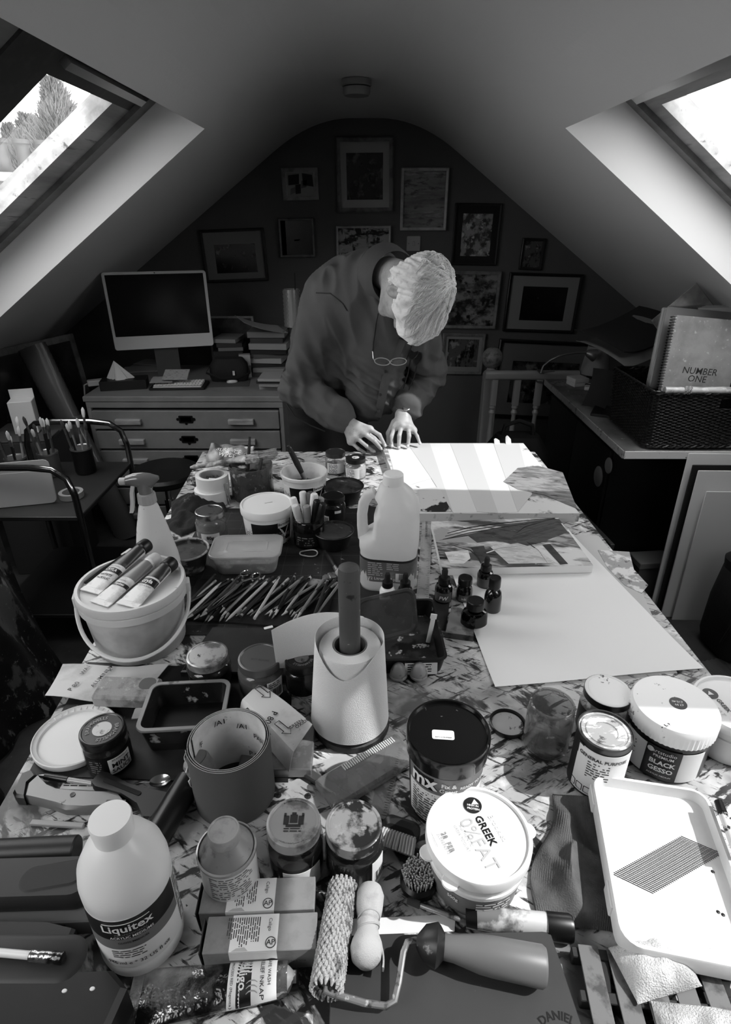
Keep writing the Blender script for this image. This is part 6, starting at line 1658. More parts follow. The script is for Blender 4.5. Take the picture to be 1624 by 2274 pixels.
# ---- right-hand cluster
p, R = top(1352, 1532, .10, 118); R = .0415
t, l = jar('big jar with paint-specked white lid, behind the general purpose tin', p, R, .10, mat('lid_white_specked', .9, .4, layers=((.12, 45, .66, .02),)), .35, .35, m_glassd, lidh=.014); a = facing(p)
paper_label(t, R, a - 75, a - 20, .02, .07, m_lblk); part('lid_edge', MB().lathe([(R * .945, 0), (R * .95, .002), (R * .945, .0125)], 44, cap0=False, cap1=False), m_blkp, l)
p, R = top(1228, 1562, .095, 95)
t, l = jar('empty open glass jar without lid, left of the white-lidded jar', p, R * 1.08, .095, None, .5, 0, glassy('jar_empty', .88, .03, milk=.10, milkv=.7, layers=((.7, 35, .70, .05),)), lid=False, lidr=.97)
p, R = top(1128, 1604, .008, 80); t = thing('jar_lid', 'loose jar lid lying upside down beside the empty jar', 'lid', p)
part('lid_shell', MB().lathe([(R * .96, 0), (R, .002), (R, .009), (R * .96, .010), (R * .93, .008), (R * .92, .003), (0, .003)], 40, cap1=False), m_lidb, t); part('lid_liner', MB().lathe([(R * .90, .0032), (R * .84, .0045), (R * .8, .0036), (0, .0036)], 36, cap0=False, cap1=False), mat('lid_liner', .68, .5, layers=((.2, 60, .64, .03),)), t)
p, R = top(1343, 1614, .11, 120); p.y -= .006
t = thing('filler_tin', 'GENERAL PURPOSE tin with paint-scraped ridged metal top', 'tin', p); a = facing(p) + 8; H = .11
part('tin_wall', MB().lathe([(R * .97, 0), (R, .002), (R * .985, .005), (R * .985, H - .006), (R, H - .004), (R, H), (R * .95, H), (R * .945, H - .0045)], 48, cap1=False), mat('tin_dark', .10, .4), t)
part('tin_top', MB().lathe([(R * .95, H - .004), (R * .88, H - .004), (R * .86, H - .002), (R * .80, H - .002), (R * .78, H - .004), (R * .70, H - .004), (R * .68, H - .0025), (R * .45, H - .0025), (R * .43, H - .004), (0, H - .004)], 48, cap0=False, cap1=False), mat('tin_top', .66, .4, metal=.2, layers=((.92, 26, .52, .02, (1, 3, 1)), (.25, 40, .62, .03))), t)
part('label', MB().cylpatch(R * .985 + .001, a - 55, a + 70, .006, H - .012, 24), m_label, t)
part('lettering', cyl_text('GENERAL PURPOSE', .0088, R + .001, a + 2, H - .026, bold=.025), m_lblk, t)
part('small_print', wrapcyl(smallprint(-.02, 0, .035, 7, .005, RNG), R + .0008, a, H - .036), m_print, t, kind='stuff')
for x in (-.032, -.019, -.006):
    fr_ = MB().loft([(rr(.011, .013, .001, 1), 0), (rr(.011, .013, .001, 1), .0004), (rr(.009, .011, .001, 1), .0004)], None, False, False); fr_.v = [(q[0] + x, q[1], q[2]) for q in fr_.v]; part('printed_symbol', wrapcyl(fr_, R + .0006, a - 8, .016), m_lblk, t)
br = MB().prism([(-.044, .004), (-.044, -.018), (-.0415, -.018), (-.0415, .0015), (-.032, .0015), (-.032, .004)], .0004); part('printed_bracket', wrapcyl(br, R + .0006, a + 2, H - .015), m_lblk, t)
part('printed_tick', MB().cylpatch(R + .0014, a + 48, a + 52, .02, .036, 3), m_lblk, t)
p, R = top(1493, 1562, .112, 184); p.x += .006
t = thing('gesso_tub', 'round BLACK GESSO tub with ink-spattered white screw lid', 'tub', p); a = facing(p) + 4; H = .112
part('tub_wall', MB().lathe([(R * .93, 0), (R * .96, .004), (R * .955, H - .032), (R * .9, H - .03)], 56), mat('gesso_wall', .06, .3), t)
lm = MB(); sg = 112
lm.lathe([(R * .985, 0), (R * .985, .022), (R * .985, .028), (R * .955, .032), (0, .032)], sg, cap1=False)
for k in (0, 1):
    for i in range(0, sg, 2): x, y, z = lm.v[k * sg + i]; lm.v[k * sg + i] = (x * 1.02, y * 1.02, z)
l = part('lid', lm, mat('lid_spattered', .93, .35, layers=((.08, 38, .67, .015), (.12, 90, .70, .012))), t, loc=(0, 0, H - .032))
part('lid_gap', MB().lathe([(R * .965, H - .036), (R * .965, H - .0315)], 48), m_blkp, t)
stk = part('price_sticker', MB().lathe([(.0135, 0), (.0135, .0004), (0, .0005)], 32, cap1=False), m_lblk, l, loc=(.004, .0, .032))
for s, y in (('£10.40', .0035), ('£7.99', -.0035)): part('lettering', flat_text(s, .0062, T(.004, y, .0327, rz=math.pi - .15), bold=.01), m_label, l)
part('label', MB().cylpatch(R * .96 + .001, a - 60, a + 58, .006, H - .044, 28), m_label, t); part('dark_panel', MB().cylpatch(R * .96 + .0016, a - 22, a + 24, .005, H - .042, 14), m_lblk, t)
Rt = R * .96 + .0024
for s, sz, z, b_ in (('BLACK', .0125, .040, .03), ('GESSO', .0125, .026, .03), ('artstudio', .010, .062, 0), ('PREMIUM', .0075, .053, .01), ('ACRYLIC MEDIUM', .0045, .014, 0)): part('lettering', cyl_text(s, sz, Rt, a + 2, z, bold=b_), m_label, t)
part('logo_mark', wrapcyl(MB().lathe([(.005, 0), (.005, .0003), (0, .0004)], 20), Rt, a - 16, .062), m_label, t)
part('small_print', wrapcyl(smallprint(0, 0, .022, 6, .005, RNG), Rt - .001, a - 55, .055), m_print, t, kind='stuff')
def yogurt(lab, p, R, H, lugs, a0):
    t = thing('yogurt_tub', lab, 'tub', p)
    part('tub_wall', MB().lathe([(R * .80, 0), (R * .83, .003), (R * .90, H * .55), (R * .94, H * .56), (R * .94, H * .62), (R * .91, H * .63), (R * .94, H - .016)], 56), m_white, t)
    part('lid', MB().lathe([(R * .95, H - .018), (R, H - .016), (R, H - .002), (R * .985, H), (R * .93, H), (R * .915, H - .004), (0, H - .003)], 64, cap1=False), m_white, t)
    for k in lugs: q = math.radians(k); part('lid_tab', MB().lathe([(.011, 0), (.012, .002), (.011, .004), (0, .0042)], 20, T(R * 1.0 * math.cos(q), R * 1.0 * math.sin(q), H - .018), cap1=False), m_white, t)
    return t
p, R = top(1062, 1838, .093, 238); H = .093; p.y -= .006; R *= .98; PY = p; RY = R
t = yogurt('white GREEK yogurt tub in front right of the grout tub', p, R, H, (10, 195, 232), 0); zt = TZ + H - .0026
a = facing(p); part('label', MB().cylpatch(R * .83 + .001, a - 80, a + 80, .005, H * .5, 28, None, R * .895 + .001), mat('label_dim', .45, .5), t); part('lettering', cyl_text('500g', .008, R * .89 + .002, a - 20, H * .4, bold=.01), m_label, t)
part('small_print', wrapcyl(smallprint(0, 0, .05, 4, .005, RNG), R * .88 + .002, a + 8, H * .42), m_label, t, kind='stuff')
ptext(t, 'GREEK', (1060, 1812), (1098, 1878), zt, .025); ptext(t, 'Brooklea', (1088, 1810), (1124, 1868), zt, 0, mat('print_faint', .84, .6))
ptext(t, '0%FAT', (1030, 1818), (1074, 1892), zt, 0, m_lpale, size=.026); ptext(t, 'AUTHENTIC', (1022, 1832), (1050, 1880), zt, 0, m_lpale); ptext(t, 'GREEK YOGURT', (1010, 1832), (1044, 1892), zt, 0, m_lpale)
ptext(t, '28  FEB', (984, 1848), (1006, 1892), zt, .01, mat('print_mid', .5, .6)); ptext(t, '3L09876592', (974, 1850), (1000, 1896), zt, 0, m_lpale)
for (a_, b_) in (((958, 1848), (973, 1880)),): ptext(t, '------------', a_, b_, zt, 0, m_lgrey)
q = onz(1050, 1788, zt) - p; part('badge', MB().lathe([(.0125, 0), (.0125, .0003), (0, .0004)], 32, T(q.x, q.y, H - .0028)), m_lblk, t)
part('badge_mark', MB().prism([(-.005, .001), (.005, .001), (0, .009)], .0004, T(q.x + .0035, q.y + .0, H - .0025)), m_label, t); 
for s, y in (('HIGH IN', -.001), ('PROTEIN', -.006)): part('lettering', flat_text(s, .0042, T(q.x, q.y + y, H - .0021, rz=-.2), bold=.03), m_label, t)
p, R = top(1607, 1562, .088, 150); p.x += .025; R = .069
t = yogurt('second white GREEK yogurt tub at right edge behind the gesso tub', p, R, .088, (200,), 0); zt = TZ + .088 - .0026
ptext(t, 'GREEK', (1594, 1552), (1622, 1582), zt, .025); ptext(t, '0% FAT', (1576, 1556), (1610, 1590), zt, 0, m_lpale)
for (x, y, zz) in ((1578, 1540, .0854),): q = onz(x, y, TZ + zz) - p; part('badge', MB().lathe([(.0125, 0), (.0125, .0003), (0, .0004)], 32, T(q.x, q.y, zz - .0003)), m_lblk, t); part('badge_mark', MB().prism([(-.005, -.003), (.005, -.003), (0, .006)], .0004, T(q.x, q.y, zz)), m_label, t)
a = facing(p); o = MB().lathe([(.012, 0), (.012, .0003), (0, .0004)], 24); part('badge', wrapcyl(o, R * .93 + .0005, a - 24, .034), m_lblk, t); part('lettering', cyl_text('PROTEIN', .005, R * .93 + .002, a - 24, .034, bold=.02), m_label, t)
# grout tub
p, R = top(998, 1632, .155, 194); H = .155; p.y += .010; R *= .98
t = thing('grout_tub', 'black lidded Fix & Grout tub with a small price label on top', 'tub', p); a = facing(p)
part('tub_wall', MB().lathe([(R * .80, 0), (R * .82, .003), (R * .93, H - .02)], 56), mat('grout_wall', .12, .4), t)
part('lid', MB().lathe([(R * .95, H - .034), (R * .975, H - .033), (R * .975, H - .018), (R, H - .016), (R, H - .003), (R * .98, H), (R * .93, H), (R * .905, H - .005), (0, H - .004)], 64, cap1=False), mat('grout_lid', .035, .22, coat=.3, layers=((.3, 80, .72, .01),)), t)
Rg = lambda z: R * (.82 + .11 * z / (H - .02)) + .001
part('label', MB().cylpatch(Rg(.012), a - 62, a + 74, .012, .082, 28, None, Rg(.082)), m_label, t); part('grey_panel', MB().cylpatch(Rg(.082), a - 62, a + 74, .082, .118, 28, None, Rg(.118)), mat('label_grey', .42), t)
part('dark_panel', MB().cylpatch(Rg(.09) + .0005, a - 50, a - 14, .088, .114, 12, None, Rg(.114) + .0005), m_lblk, t)
part('lettering', cyl_text('mx', .034, Rg(.1) + .0015, a - 31, .103, bold=.03), m_label, t)
for s, z in (('Fix &', .105), ('Grout', .094)): part('lettering', cyl_text(s, .0105, Rg(z) + .0012, a + 8, z, bold=.02), m_label, t)
part('lettering', cyl_text('READY TO USE', .007, Rg(.1) + .0012, a + 48, .1, bold=.02), m_label, t)
part('small_print', wrapcyl(smallprint(0, 0, .065, 12, .0052, RNG), Rg(.05) + .0014, a - 52, .076), m_print, t, kind='stuff')
part('price_label', MB().rbox(.032, .017, .0004, .003, .0001, T(-.008, -.006, H - .0044, rz=-.08)), m_label, t); part('lettering', flat_text('BATCH NUMBER', .0032, T(-.008, -.011, H - .0038, rz=-.08)), m_lblk, t)
# clear packaging and ruler left of the grout tub
A, r, L = line((720, 1760), (905, 1650), TZ + .02)
t = thing('clear_ruler_pack', 'clear ribbed plastic packaging lying between kitchen roll and grout tub', 'packaging', A, r)
part('tray_film', MB().rbox(L, .062, .018, .006, .004, T(L / 2, 0, -.018)), glassy('pack_clear', .85, .1, milk=.3, milkv=.75, layers=((.45, 30, .62, .06),)), t)
rb = MB()
for i in range(26): rb.rbox(.002, .012, .002, .0005, .0004, T(L * .3 + i * .004, .02, .0))
part('ribs', rb, m_hdpe, t, kind='stuff')
A, r, L = line((868, 1815), (905, 1650), TZ + .003); t = thing('plastic_ruler', 'clear plastic ruler with printed scale beside the grout tub', 'ruler', (A.x - .02, A.y, TZ + .0005), r)
part('blade', MB().rbox(L, .028, .0022, .001, .0004, T(L / 2, .0, 0)), glassy('ruler_clear', .9, .06, milk=.25), t); g = MB()
for i in range(30): g.box(.0007, .009 if i % 5 == 0 else .005, .0002, T(.006 + i * (L - .012) / 30, -.009, .0023))
part('graduations', g, m_lblk, t, kind='stuff')
A, r, L = line((680, 1715), (800, 1790), TZ + .006)
t = thing('knife_sheath', 'dark folded metal squeegee strip lying before the kitchen roll', 'squeegee', A, r); part('strip', MB().rbox(L, .016, .010, .002, .002, T(L / 2, 0, -.0055)), mat('squeegee', .35, .35, metal=.5), t); part('loop_end', MB().tube([(0, -.006, 0), (-.012, -.004, .001), (-.012, .005, .001), (0, .007, 0)], .003, 6), mat('loop_grey', .55, .4), t)
for x, y in ((618, 1766), (684, 1768)):
    q = onz(x, y, TZ); t = thing('screw', 'screw head sunk in the table top, ' + ('left' if x < 650 else 'right') + ' of two by the sandpaper roll', 'screw', q); part('screw_head', MB().lathe([(.0055, 0), (.005, .0012), (0, .0016)], 16, cap1=False), mat('screw_dull', .3, .4, metal=.8), t); part('cross_slot', MB().box(.007, .001, .0004, T(0, 0, .0014)).box(.001, .007, .0004, T(0, 0, .0014)), m_blkp, t)
# ---- centre front: two jars, tin bottle, boxes
p, R = top(652, 1824, .094, 129); t, l = jar('jar with crest-printed grey steel lid, centre front row', p, R, .094, mat('lid_crest', .62, .4, metal=.2, layers=((.4, 30, .58, .06),)), .12, .6, m_glass, lidh=.018); a = facing(p)
paper_label(t, R, a - 30, a + 50, .004, .042)
cr_ = MB(); 
for x, y, w, h in ((0, .004, .010, .012), (-.010, .002, .007, .013), (.010, .002, .007, .013), (0, -.006, .02, .004), (0, .0115, .006, .004), (-.012, .010, .003, .005), (.012, .010, .003, .005)): cr_.box(w, h, .0003, T(x, y, .0172))
part('printed_crest', cr_, mat('crest_print', .15, .5), l, 'dark heraldic crest print')
part('small_print', smallprint(-.012, -.011, .024, 2, .0035, RNG, .0174), mat('crest_print', .15), l, kind='stuff')
for a_ in (90, -90): part('small_print', arc_text('BY APPOINTMENT', .0042, R * .80, a_, .0174), mat('crest_print', .15), l)
p, R = top(786, 1830, .09, 135); t, l = jar('jar with dark mottled lid full of dark paint, right of crest jar', p, R, .09, mat('lid_mottled', .55, .4, metal=.2, layers=((.14, 26, .50, .04), (.6, 60, .62, .03))), .05, .76, m_glass, lidh=.018); a = facing(p)
paper_label(t, R, a + 35, a + 68, .006, .056); barcode(t, R + .0014, a + 55, .014, .02, .02)
p, R = top(503, 1882, .095, 132); H = .095
t = thing('metal_bottle', 'steel solvent bottle with conical shoulder and screw cap', 'bottle', p); a = facing(p)
m_steel = mat('tin_steel', .66, .32, metal=.45, layers=((.3, 30, .62, .08),))
part('body', MB().lathe([(R * .93, 0), (R * .95, .003), (R * .95, H - .002)], 48), m_white, t); part('small_print', wrapcyl(smallprint(-.03, 0, .06, 10, .0042, RNG), R * .95 + .0005, a, H - .012), m_lgrey, t, kind='stuff')
part('shoulder', MB().lathe([(R * .96, H - .006), (R, H - .004), (R, H), (R * .94, H + .001), (R * .93, H - .002), (R * .55, H + .018), (R * .5, H + .021)], 48, cap0=False), m_steel, t)
part('cap', MB().lathe([(R * .50, H + .019), (R * .53, H + .020), (R * .53, H + .034), (R * .50, H + .036), (R * .46, H + .036), (R * .44, H + .035), (0, H + .035)], 40, cap1=False), mat('cap_steel', .66, .35, metal=.2, layers=((.5, 30, .6, .1),)), t)
def carton(lab, pts, h, v, zb=TZ):
    P = [onz(*q, zb + h) for q in pts]; c = sum(P, Vector()) / 4
    w = ((P[1] - P[0]).length + (P[2] - P[3]).length) / 2; d = ((P[0] - P[3]).length + (P[1] - P[2]).length) / 2; e = (P[1] - P[0]) + (P[2] - P[3]); r = math.atan2(e.y, e.x)
    t = thing('paint_carton', lab, 'carton', (c.x, c.y, zb), r)
    part('carton_body', MB().rbox(w, d, h, .0012, .0008), mat('carton_kraft', v, .7, layers=((v - .05, 50, .56, .1),)), t)
    part('end_flap', MB().rbox(.0012, d * .96, h * .96, .0005, .0003, T(-w / 2 - .002, 0, 0, ry=-.06)), mat('flap_dark', .2, .8), t)
    lx = -w * .06; lw = w * .42
    part('label', MB().box(lw, d * .99, .0003, T(lx, 0, h)), m_label, t); part('label_fold', MB().box(lw, .0003, h * .4, T(lx, -d / 2 - .0003, h * .6)), m_label, t)
    for k in range(3): part('small_print', smallprint(-d * .42, 0, d * (.6, .8, .7)[k], 5, .0027, RNG, h + .0005, T(lx - lw * .40 + k * lw * .24, 0, 0, rz=-math.pi / 2)), m_print, t, kind='stuff')
    ring = MB().tube([(lx + lw * .36 + .006 * math.cos(a), -d * .28 + .006 * math.sin(a), h + .0006) for a in [2 * math.pi * i / 24 for i in range(25)]], .0005, 4); part('printed_ring', ring, m_print, t)
    part('lettering', flat_text('AP', .0085, T(lx + lw * .36, -d * .28, h + .0006), bold=.01), m_print, t); part('lettering', flat_text('Caligo', .006, T(lx + lw * .32, d * .2, h + .0006, rz=-math.pi / 2)), m_print, t)
    part('wash_mark', MB().prism([(lx - lw * .45, -d * .48), (lx - lw * .1, -d * .48), (lx - lw * .18, -d * .38), (lx - lw * .35, -d * .40)], .0003, T(0, 0, h + .0002)), m_lpale, t)
    return t, w, d, h
carton('grey ink carton behind its twin, touching the metal bottle', ((452, 1956), (697, 1946), (702, 2018), (444, 2029)), .040, .48)
t, w, d, h = carton('grey ink carton in front of its twin, nearest the ink tube', ((462, 2036), (708, 2024), (700, 2108), (450, 2118)), .040, .5)
part('printed_badge', MB().lathe([(.007, 0), (.007, .0004), (0, .0005)], 24, T(.014, -d / 2 - .0002, h * .5, rx=math.pi / 2), sy=.8), m_lblk, t)
for s, x, sz in (('NATURAL EARTH', -.018, .0042), ('BOLT PE', .045, .005), ('etch', .03, .005)): part('lettering', flat_text(s, sz, T(x, -d / 2 - .0006, h * .5, rx=math.pi / 2, rz=math.pi) if False else Matrix(((-1, 0, 0, x), (0, 0, -1, -d / 2 - .0006), (0, -1, 0, h * .45), (0, 0, 0, 1)))), m_print, t)
# ink tube
m_foil = mat('crumpled_foil', .62, .18, metal=.85, layers=((.2, 16, .56, .06), (.9, 12, .6, .08)), bump=.8, bsc=60)
def ex4(t, L, band, word):
    band(L * .60, L * .93, m_label); band(L * .66, L * .76, m_lblk, 'name_band')
    word('Caligo', .014, L * .70, .006, m_label, rz=-math.pi / 2, bold=.02); word('SAFE WASH', .0055, L * .88, .004, m_lblk); word('RELIEF INK', .0065, L * .83, .004, m_lblk); word('PROCESS RED (Magenta)', .0042, L * .625, -.002, m_lblk); word('AP', .007, L * .83, -.016, m_lblk)
    nm = mat('print_faint2', .62, .6); word('(((', .014, L * .77, -.009, nm)
    part('shoulder', MB().lathe([(.016, 0), (.012, .006), (.008, .010), (.008, .014)], 24, T(L - .004, 0, .0165, ry=math.pi / 2)), m_steel, t)
paint_tube('crumpled magenta relief ink tube in front of the two cartons', (312, 2222), (664, 2188), TZ + .001, .062, .0115, m_foil, m_blkp, ex4, rad=.0175, capl=.012)
# ---- big medium bottle
p = onz(325, 2080); p = Vector((-.283, .424, TZ)); R = .0505; H = .227
t = thing('medium_bottle', 'large white bottle of acrylic medium at the left front', 'bottle', p); a = facing(p) + 4
part('bottle_body', MB().lathe([(R * .90, 0), (R * .98, .004), (R, .012), (R, .022), (R * .985, .024), (R * .985, .122), (R, .124), (R, .142), (R * .94, .160), (R * .72, .182), (R * .50, .196), (R * .42, .200)], 56), mat('bottle_hdpe', .94, .3, trans=.25, layers=((.2, 30, .76, .01),)), t)
part('cap', MB().lathe([(R * .41, .198), (R * .43, .199), (R * .46, .224), (R * .44, .227), (0, .2272)], 44, cap1=False), m_white, t)
Rl = R * .985 + .0006
part('label', MB().cylpatch(Rl, a - 85, a + 82, .026, .120, 36), m_label, t); part('dark_band', MB().cylpatch(Rl + .0005, a - 85, a + 52, .085, .120, 32), m_lblk, t); part('grey_band', MB().cylpatch(Rl + .0005, a - 85, a + 52, .066, .085, 32), mat('label_grey', .42), t)
part('lettering', cyl_text('Liquitex', .018, Rl + .0012, a - 22, .105, bold=.02), m_label, t)
for s, sz, z, m in (('PROFESSIONAL', .0055, .0945, m_lgrey), ('ACRYLIC MEDIUMS', .0058, .089, m_label), ('GLOSS MEDIUM', .005, .079, m_lblk), ('946 ml e * 32 US fl oz', .0085, .038, m_lblk)): part('lettering', cyl_text(s, sz, Rl + .0012, a - 18, z, bold=.01), m, t)
part('rule', MB().cylpatch(Rl + .0011, a - 52, a + 8, .1135, .1142, 12), m_label, t)
part('small_print', wrapcyl(smallprint(0, 0, .04, 4, .004, RNG), Rl + .0006, a - 50, .060), m_print, t, kind='stuff'); part('small_print', wrapcyl(smallprint(0, 0, .025, 20, .0045, RNG), Rl + .0006, a + 54, .114), m_print, t, kind='stuff')
# ---- left group
m_kbody = mat('knife_body', .48, .4, metal=.4, layers=((.25, 40, .66, .02), (.45, 12, .58, .06)))
c = onz(150, 1765, TZ); KT = thing('utility_knife', 'paint-chipped grey utility knife at the left table edge', 'knife', (c.x, c.y, TZ + .001))
def pxpoly(pts, z, c): return [(q.x - c.x, q.y - c.y) for q in [onz(*k, z) for k in pts]]
def bevprism(pts, h, b=.003):
    n = len(pts); cx = sum(q[0] for q in pts) / n; cy = sum(q[1] for q in pts) / n
    if sum(pts[i - 1][0] * pts[i][1] - pts[i][0] * pts[i - 1][1] for i in range(n)) < 0: pts = pts[::-1]
    s = lambda k: [(cx + (x - cx) * (1 - k / max(math.hypot(x - cx, y - cy), .01)), cy + (y - cy) * (1 - k / max(math.hypot(x - cx, y - cy), .01))) for x, y in pts]
    return MB().loft([(s(b), 0), (s(0), b), (s(0), h - b), (s(b), h)])
part('body', bevprism(pxpoly([(52, 1768), (60, 1740), (80, 1722), (98, 1742), (120, 1752), (180, 1754), (250, 1760), (268, 1764), (280, 1780), (276, 1790), (240, 1790), (190, 1796), (145, 1797), (115, 1786), (80, 1775)], TZ + .02, c), .022, .005), m_kbody, KT)
part('butt_cap', bevprism(pxpoly([(29, 1762), (50, 1718), (72, 1710), (82, 1722), (62, 1740), (54, 1774), (36, 1772)], TZ + .02, c), .024, .004), m_blkp, KT)
q = onz(162, 1766, TZ + .022) - c; part('screw', MB().lathe([(.004, 0), (.004, .0012), (0, .0008)], 14, T(q.x, q.y, .022)), m_blkp, KT)
q = onz(258, 1781, TZ + .022) - c; part('blade_slot', MB().rbox(.03, .005, .001, .001, .0003, T(q.x, q.y, .0222, rz=0)), mat('slot_grey', .25, .4), KT)
def pen(lab, a, b, z, r, secs, name='pen', cat='pen'):
    A, rz, L = line(a, b, z); t = thing(name, lab, cat, A, rz)
    for nm, s0, s1, r0, r1, m in secs: part(nm, MB().lathe([(r * r0 * .9, L * s0), (r * r0, L * s0 + .0005), (r * r1, L * s1 - .0005), (r * r1 * .9, L * s1)], 14, T(0, 0, 0, ry=math.pi / 2)), m, t)
    return t
pen('ballpoint pen with black grip lying beyond the utility knife', (86, 1722), (206, 1740), ZM + .0055, .0052, (('tip', 0, .12, .25, .8, m_stl), ('grip', .12, .55, 1, 1, m_blkp), ('barrel', .55, 1, .85, .8, mat('barrel_clear', .6, .2))))
A, r, L = line((134, 1748), (228, 1750), TZ + .004); t = thing('blade_packet', 'white printed blade packet peeping out behind the utility knife', 'packet', (A.x, A.y + .004, TZ + .0005), r); part('packet_body', MB().rbox(L, .016, .004, .001, .0008, T(L / 2, 0, 0)), m_label, t); part('small_print', smallprint(.004, .002, L - .01, 2, .004, RNG, .0042), m_lblk, t, kind='stuff')
# brayer
A, r, L = line((212, 1722), (345, 1775), TZ + .03); t = thing('ink_brayer', 'black hand roller with slotted handle left of the sandpaper roll', 'roller', (A.x, A.y, TZ + .004), r)
hp = [(0, -.010), (.012, -.014), (L * .5, -.009), (L * .8, -.014), (L, -.028), (L + .012, -.024), (L + .008, .018), (L * .8, .013), (L * .5, .009), (.012, .013), (0, .010)]
hh = MB().loft([(hp, .006), (hp, .024)]); part('handle', hh, mat('handle_black', .06, .4), t)
part('handle_slot', MB().rbox(L * .62, .007, .001, .003, .0003, T(L * .45, 0, .0242)), mat('slot_black', .015, .8), t)
Aw = onz(345, 1862, TZ + .025) - Vector(t.location); Bw = onz(420, 1735, TZ + .025) - Vector(t.location)
Ri = Matrix.Rotation(-r, 4, 'Z'); Aw = Ri @ Aw; Bw = Ri @ Bw
part('rubber_roller', MB().tube([tuple(Aw), tuple(Bw)], .021, 32), mat('roller_rubber', .05, .3), t)
dn = (Bw - Aw).normalized(); 
for e, s in ((Aw, -1), (Bw, 1)): part('axle_end', MB().tube([tuple(e), tuple(e + dn * s * .006)], .012, 20), m_blkp, t)
e = Aw - dn * .008; part('wire_frame', MB().tube([tuple(e), tuple(e + Vector((-.004, 0, .002))), (L + .004, -.02, .015)], .003, 8), m_stl, t)
A, r, L = line((312, 1752), (388, 1742), ZM + .008); t = thing('spoon', 'bright metal spoon bowl showing between roller handle and rubber roller', 'spoon', (A.x, A.y + .012, ZM + .001), r)
part('spoon_bowl', MB().lathe([(.001, 0), (.010, .001), (.017, .006), (.0165, .0065), (.009, .002), (.001, .0012)], 28, T(L / 2, 0, 0), sy=.7), m_st2, t); part('spoon_stem', MB().tube([(L / 2 - .016, 0, .006), (L / 2 - .03, -.002, .008), (L / 2 - .06, -.006, .002)], .002, 6), m_st2, t)
m_crm = mat('crumpled', .7, .5, layers=((.2, 40, .6, .04),))
# things under the left edge of the frame
A, r, L = line((-60, 1892), (172, 1880), TZ + .02); solo('black_tube', MB().lathe([(.018, 0), (.0195, .002), (.0195, L), (.018, L + .002)], 28, T(0, 0, .02, ry=math.pi / 2)), mat('tube_rubber', .07, .45), 'thick dark rubber bar lying at the left edge behind the bottle', 'bar', (A.x, A.y - .005, TZ), r)
A, r, L = line((60, 1842), (178, 1850), TZ + .004); solo('pale_stick', MB().rbox(L, .008, .006, .001, .001, T(L / 2, 0, 0)), mat('stick_pale', .6, .6), 'pale wooden stick lying along the dark rubber bar', 'stick', (A.x, A.y + .012, TZ), r)
q = onz(60, 1955, TZ + .05); t = thing('padded_case', 'dark grey moulded case with soft grip at left edge', 'case', (q.x - .01, q.y, TZ + .030), .03)
part('case_body', MB().loft([(rr(.19, .055, .02), 0), (rr(.20, .062, .024), .008), (rr(.20, .062, .024), .018), (rr(.185, .05, .02), .028)]), mat('case_grey', .13, .5), t); part('soft_grip', MB().loft([(rr(.085, .038, .018), .0), (rr(.075, .03, .014), .004)], T(.045, .0, .026, rz=.15)), mat('grip_grey', .17, .7), t)
q = onz(66, 2018, TZ + .03); t = thing('grey_carton', 'long grey carton lying under the moulded case at left', 'carton', (q.x - .01, q.y + .012, TZ), .04); part('carton_body', MB().rbox(.2, .06, .0295, .003, .002), mat('carton_dim', .33, .7), t); part('dark_stripe', MB().box(.06, .0004, .008, T(.03, -.0302, .016)), m_lblk, t)
q = onz(55, 2075, TZ + .03); t = thing('stapler', 'black stapler with steel magazine at the left edge', 'stapler', (q.x - .02, q.y - .004, TZ), .0)
part('base', MB().rbox(.16, .03, .008, .004, .002), m_blkp, t); part('magazine', MB().rbox(.15, .014, .012, .002, .001, T(0, .0, .012)), m_st2, t); part('top_arm', bevprism([(-.08, -.014), (.05, -.014), (.085, -.004), (.085, .006), (.05, .014), (-.08, .014)], .02, .004), m_blkp, t, loc=(0, -.002, .0245))
pen('white craft stick with foil end lying behind the black toolbox', (-40, 2112), (140, 2128), TZ + .0605, .0045, (('barrel', 0, .6, 1, 1, m_white), ('foil_end', .6, 1, 1.4, 1.5, m_foil)), 'craft_knife', 'craft knife')
P = pxpoly([(-60, 2160), (250, 2150), (280, 2190), (235, 2290), (-60, 2310)], TZ + .055, onz(100, 2210, TZ)); q = onz(100, 2210, TZ)
t = thing('toolbox', 'black paint-spotted plastic case in the bottom left corner', 'case', q); m_box = mat('box_spotted', .06, .45, layers=((.6, 30, .74, .012), (.10, 10, .55, .1)))
part('case_body', bevprism(P, .055, .006), m_box, t); part('recessed_lid', MB().loft([(rr(.20, .05, .024), 0), (rr(.19, .042, .02), .002)], T(-.045, .012, .055)), mat('lid_panel_dark', .08, .5, layers=((.3, 20, .68, .02),)), t)
for x, y in ((.045, -.02), (.075, -.018)): part('paint_blob', MB().lathe([(.0032, 0), (.0026, .001), (0, .0014)], 12, T(x, y, .0548), sy=.7), m_white, t)
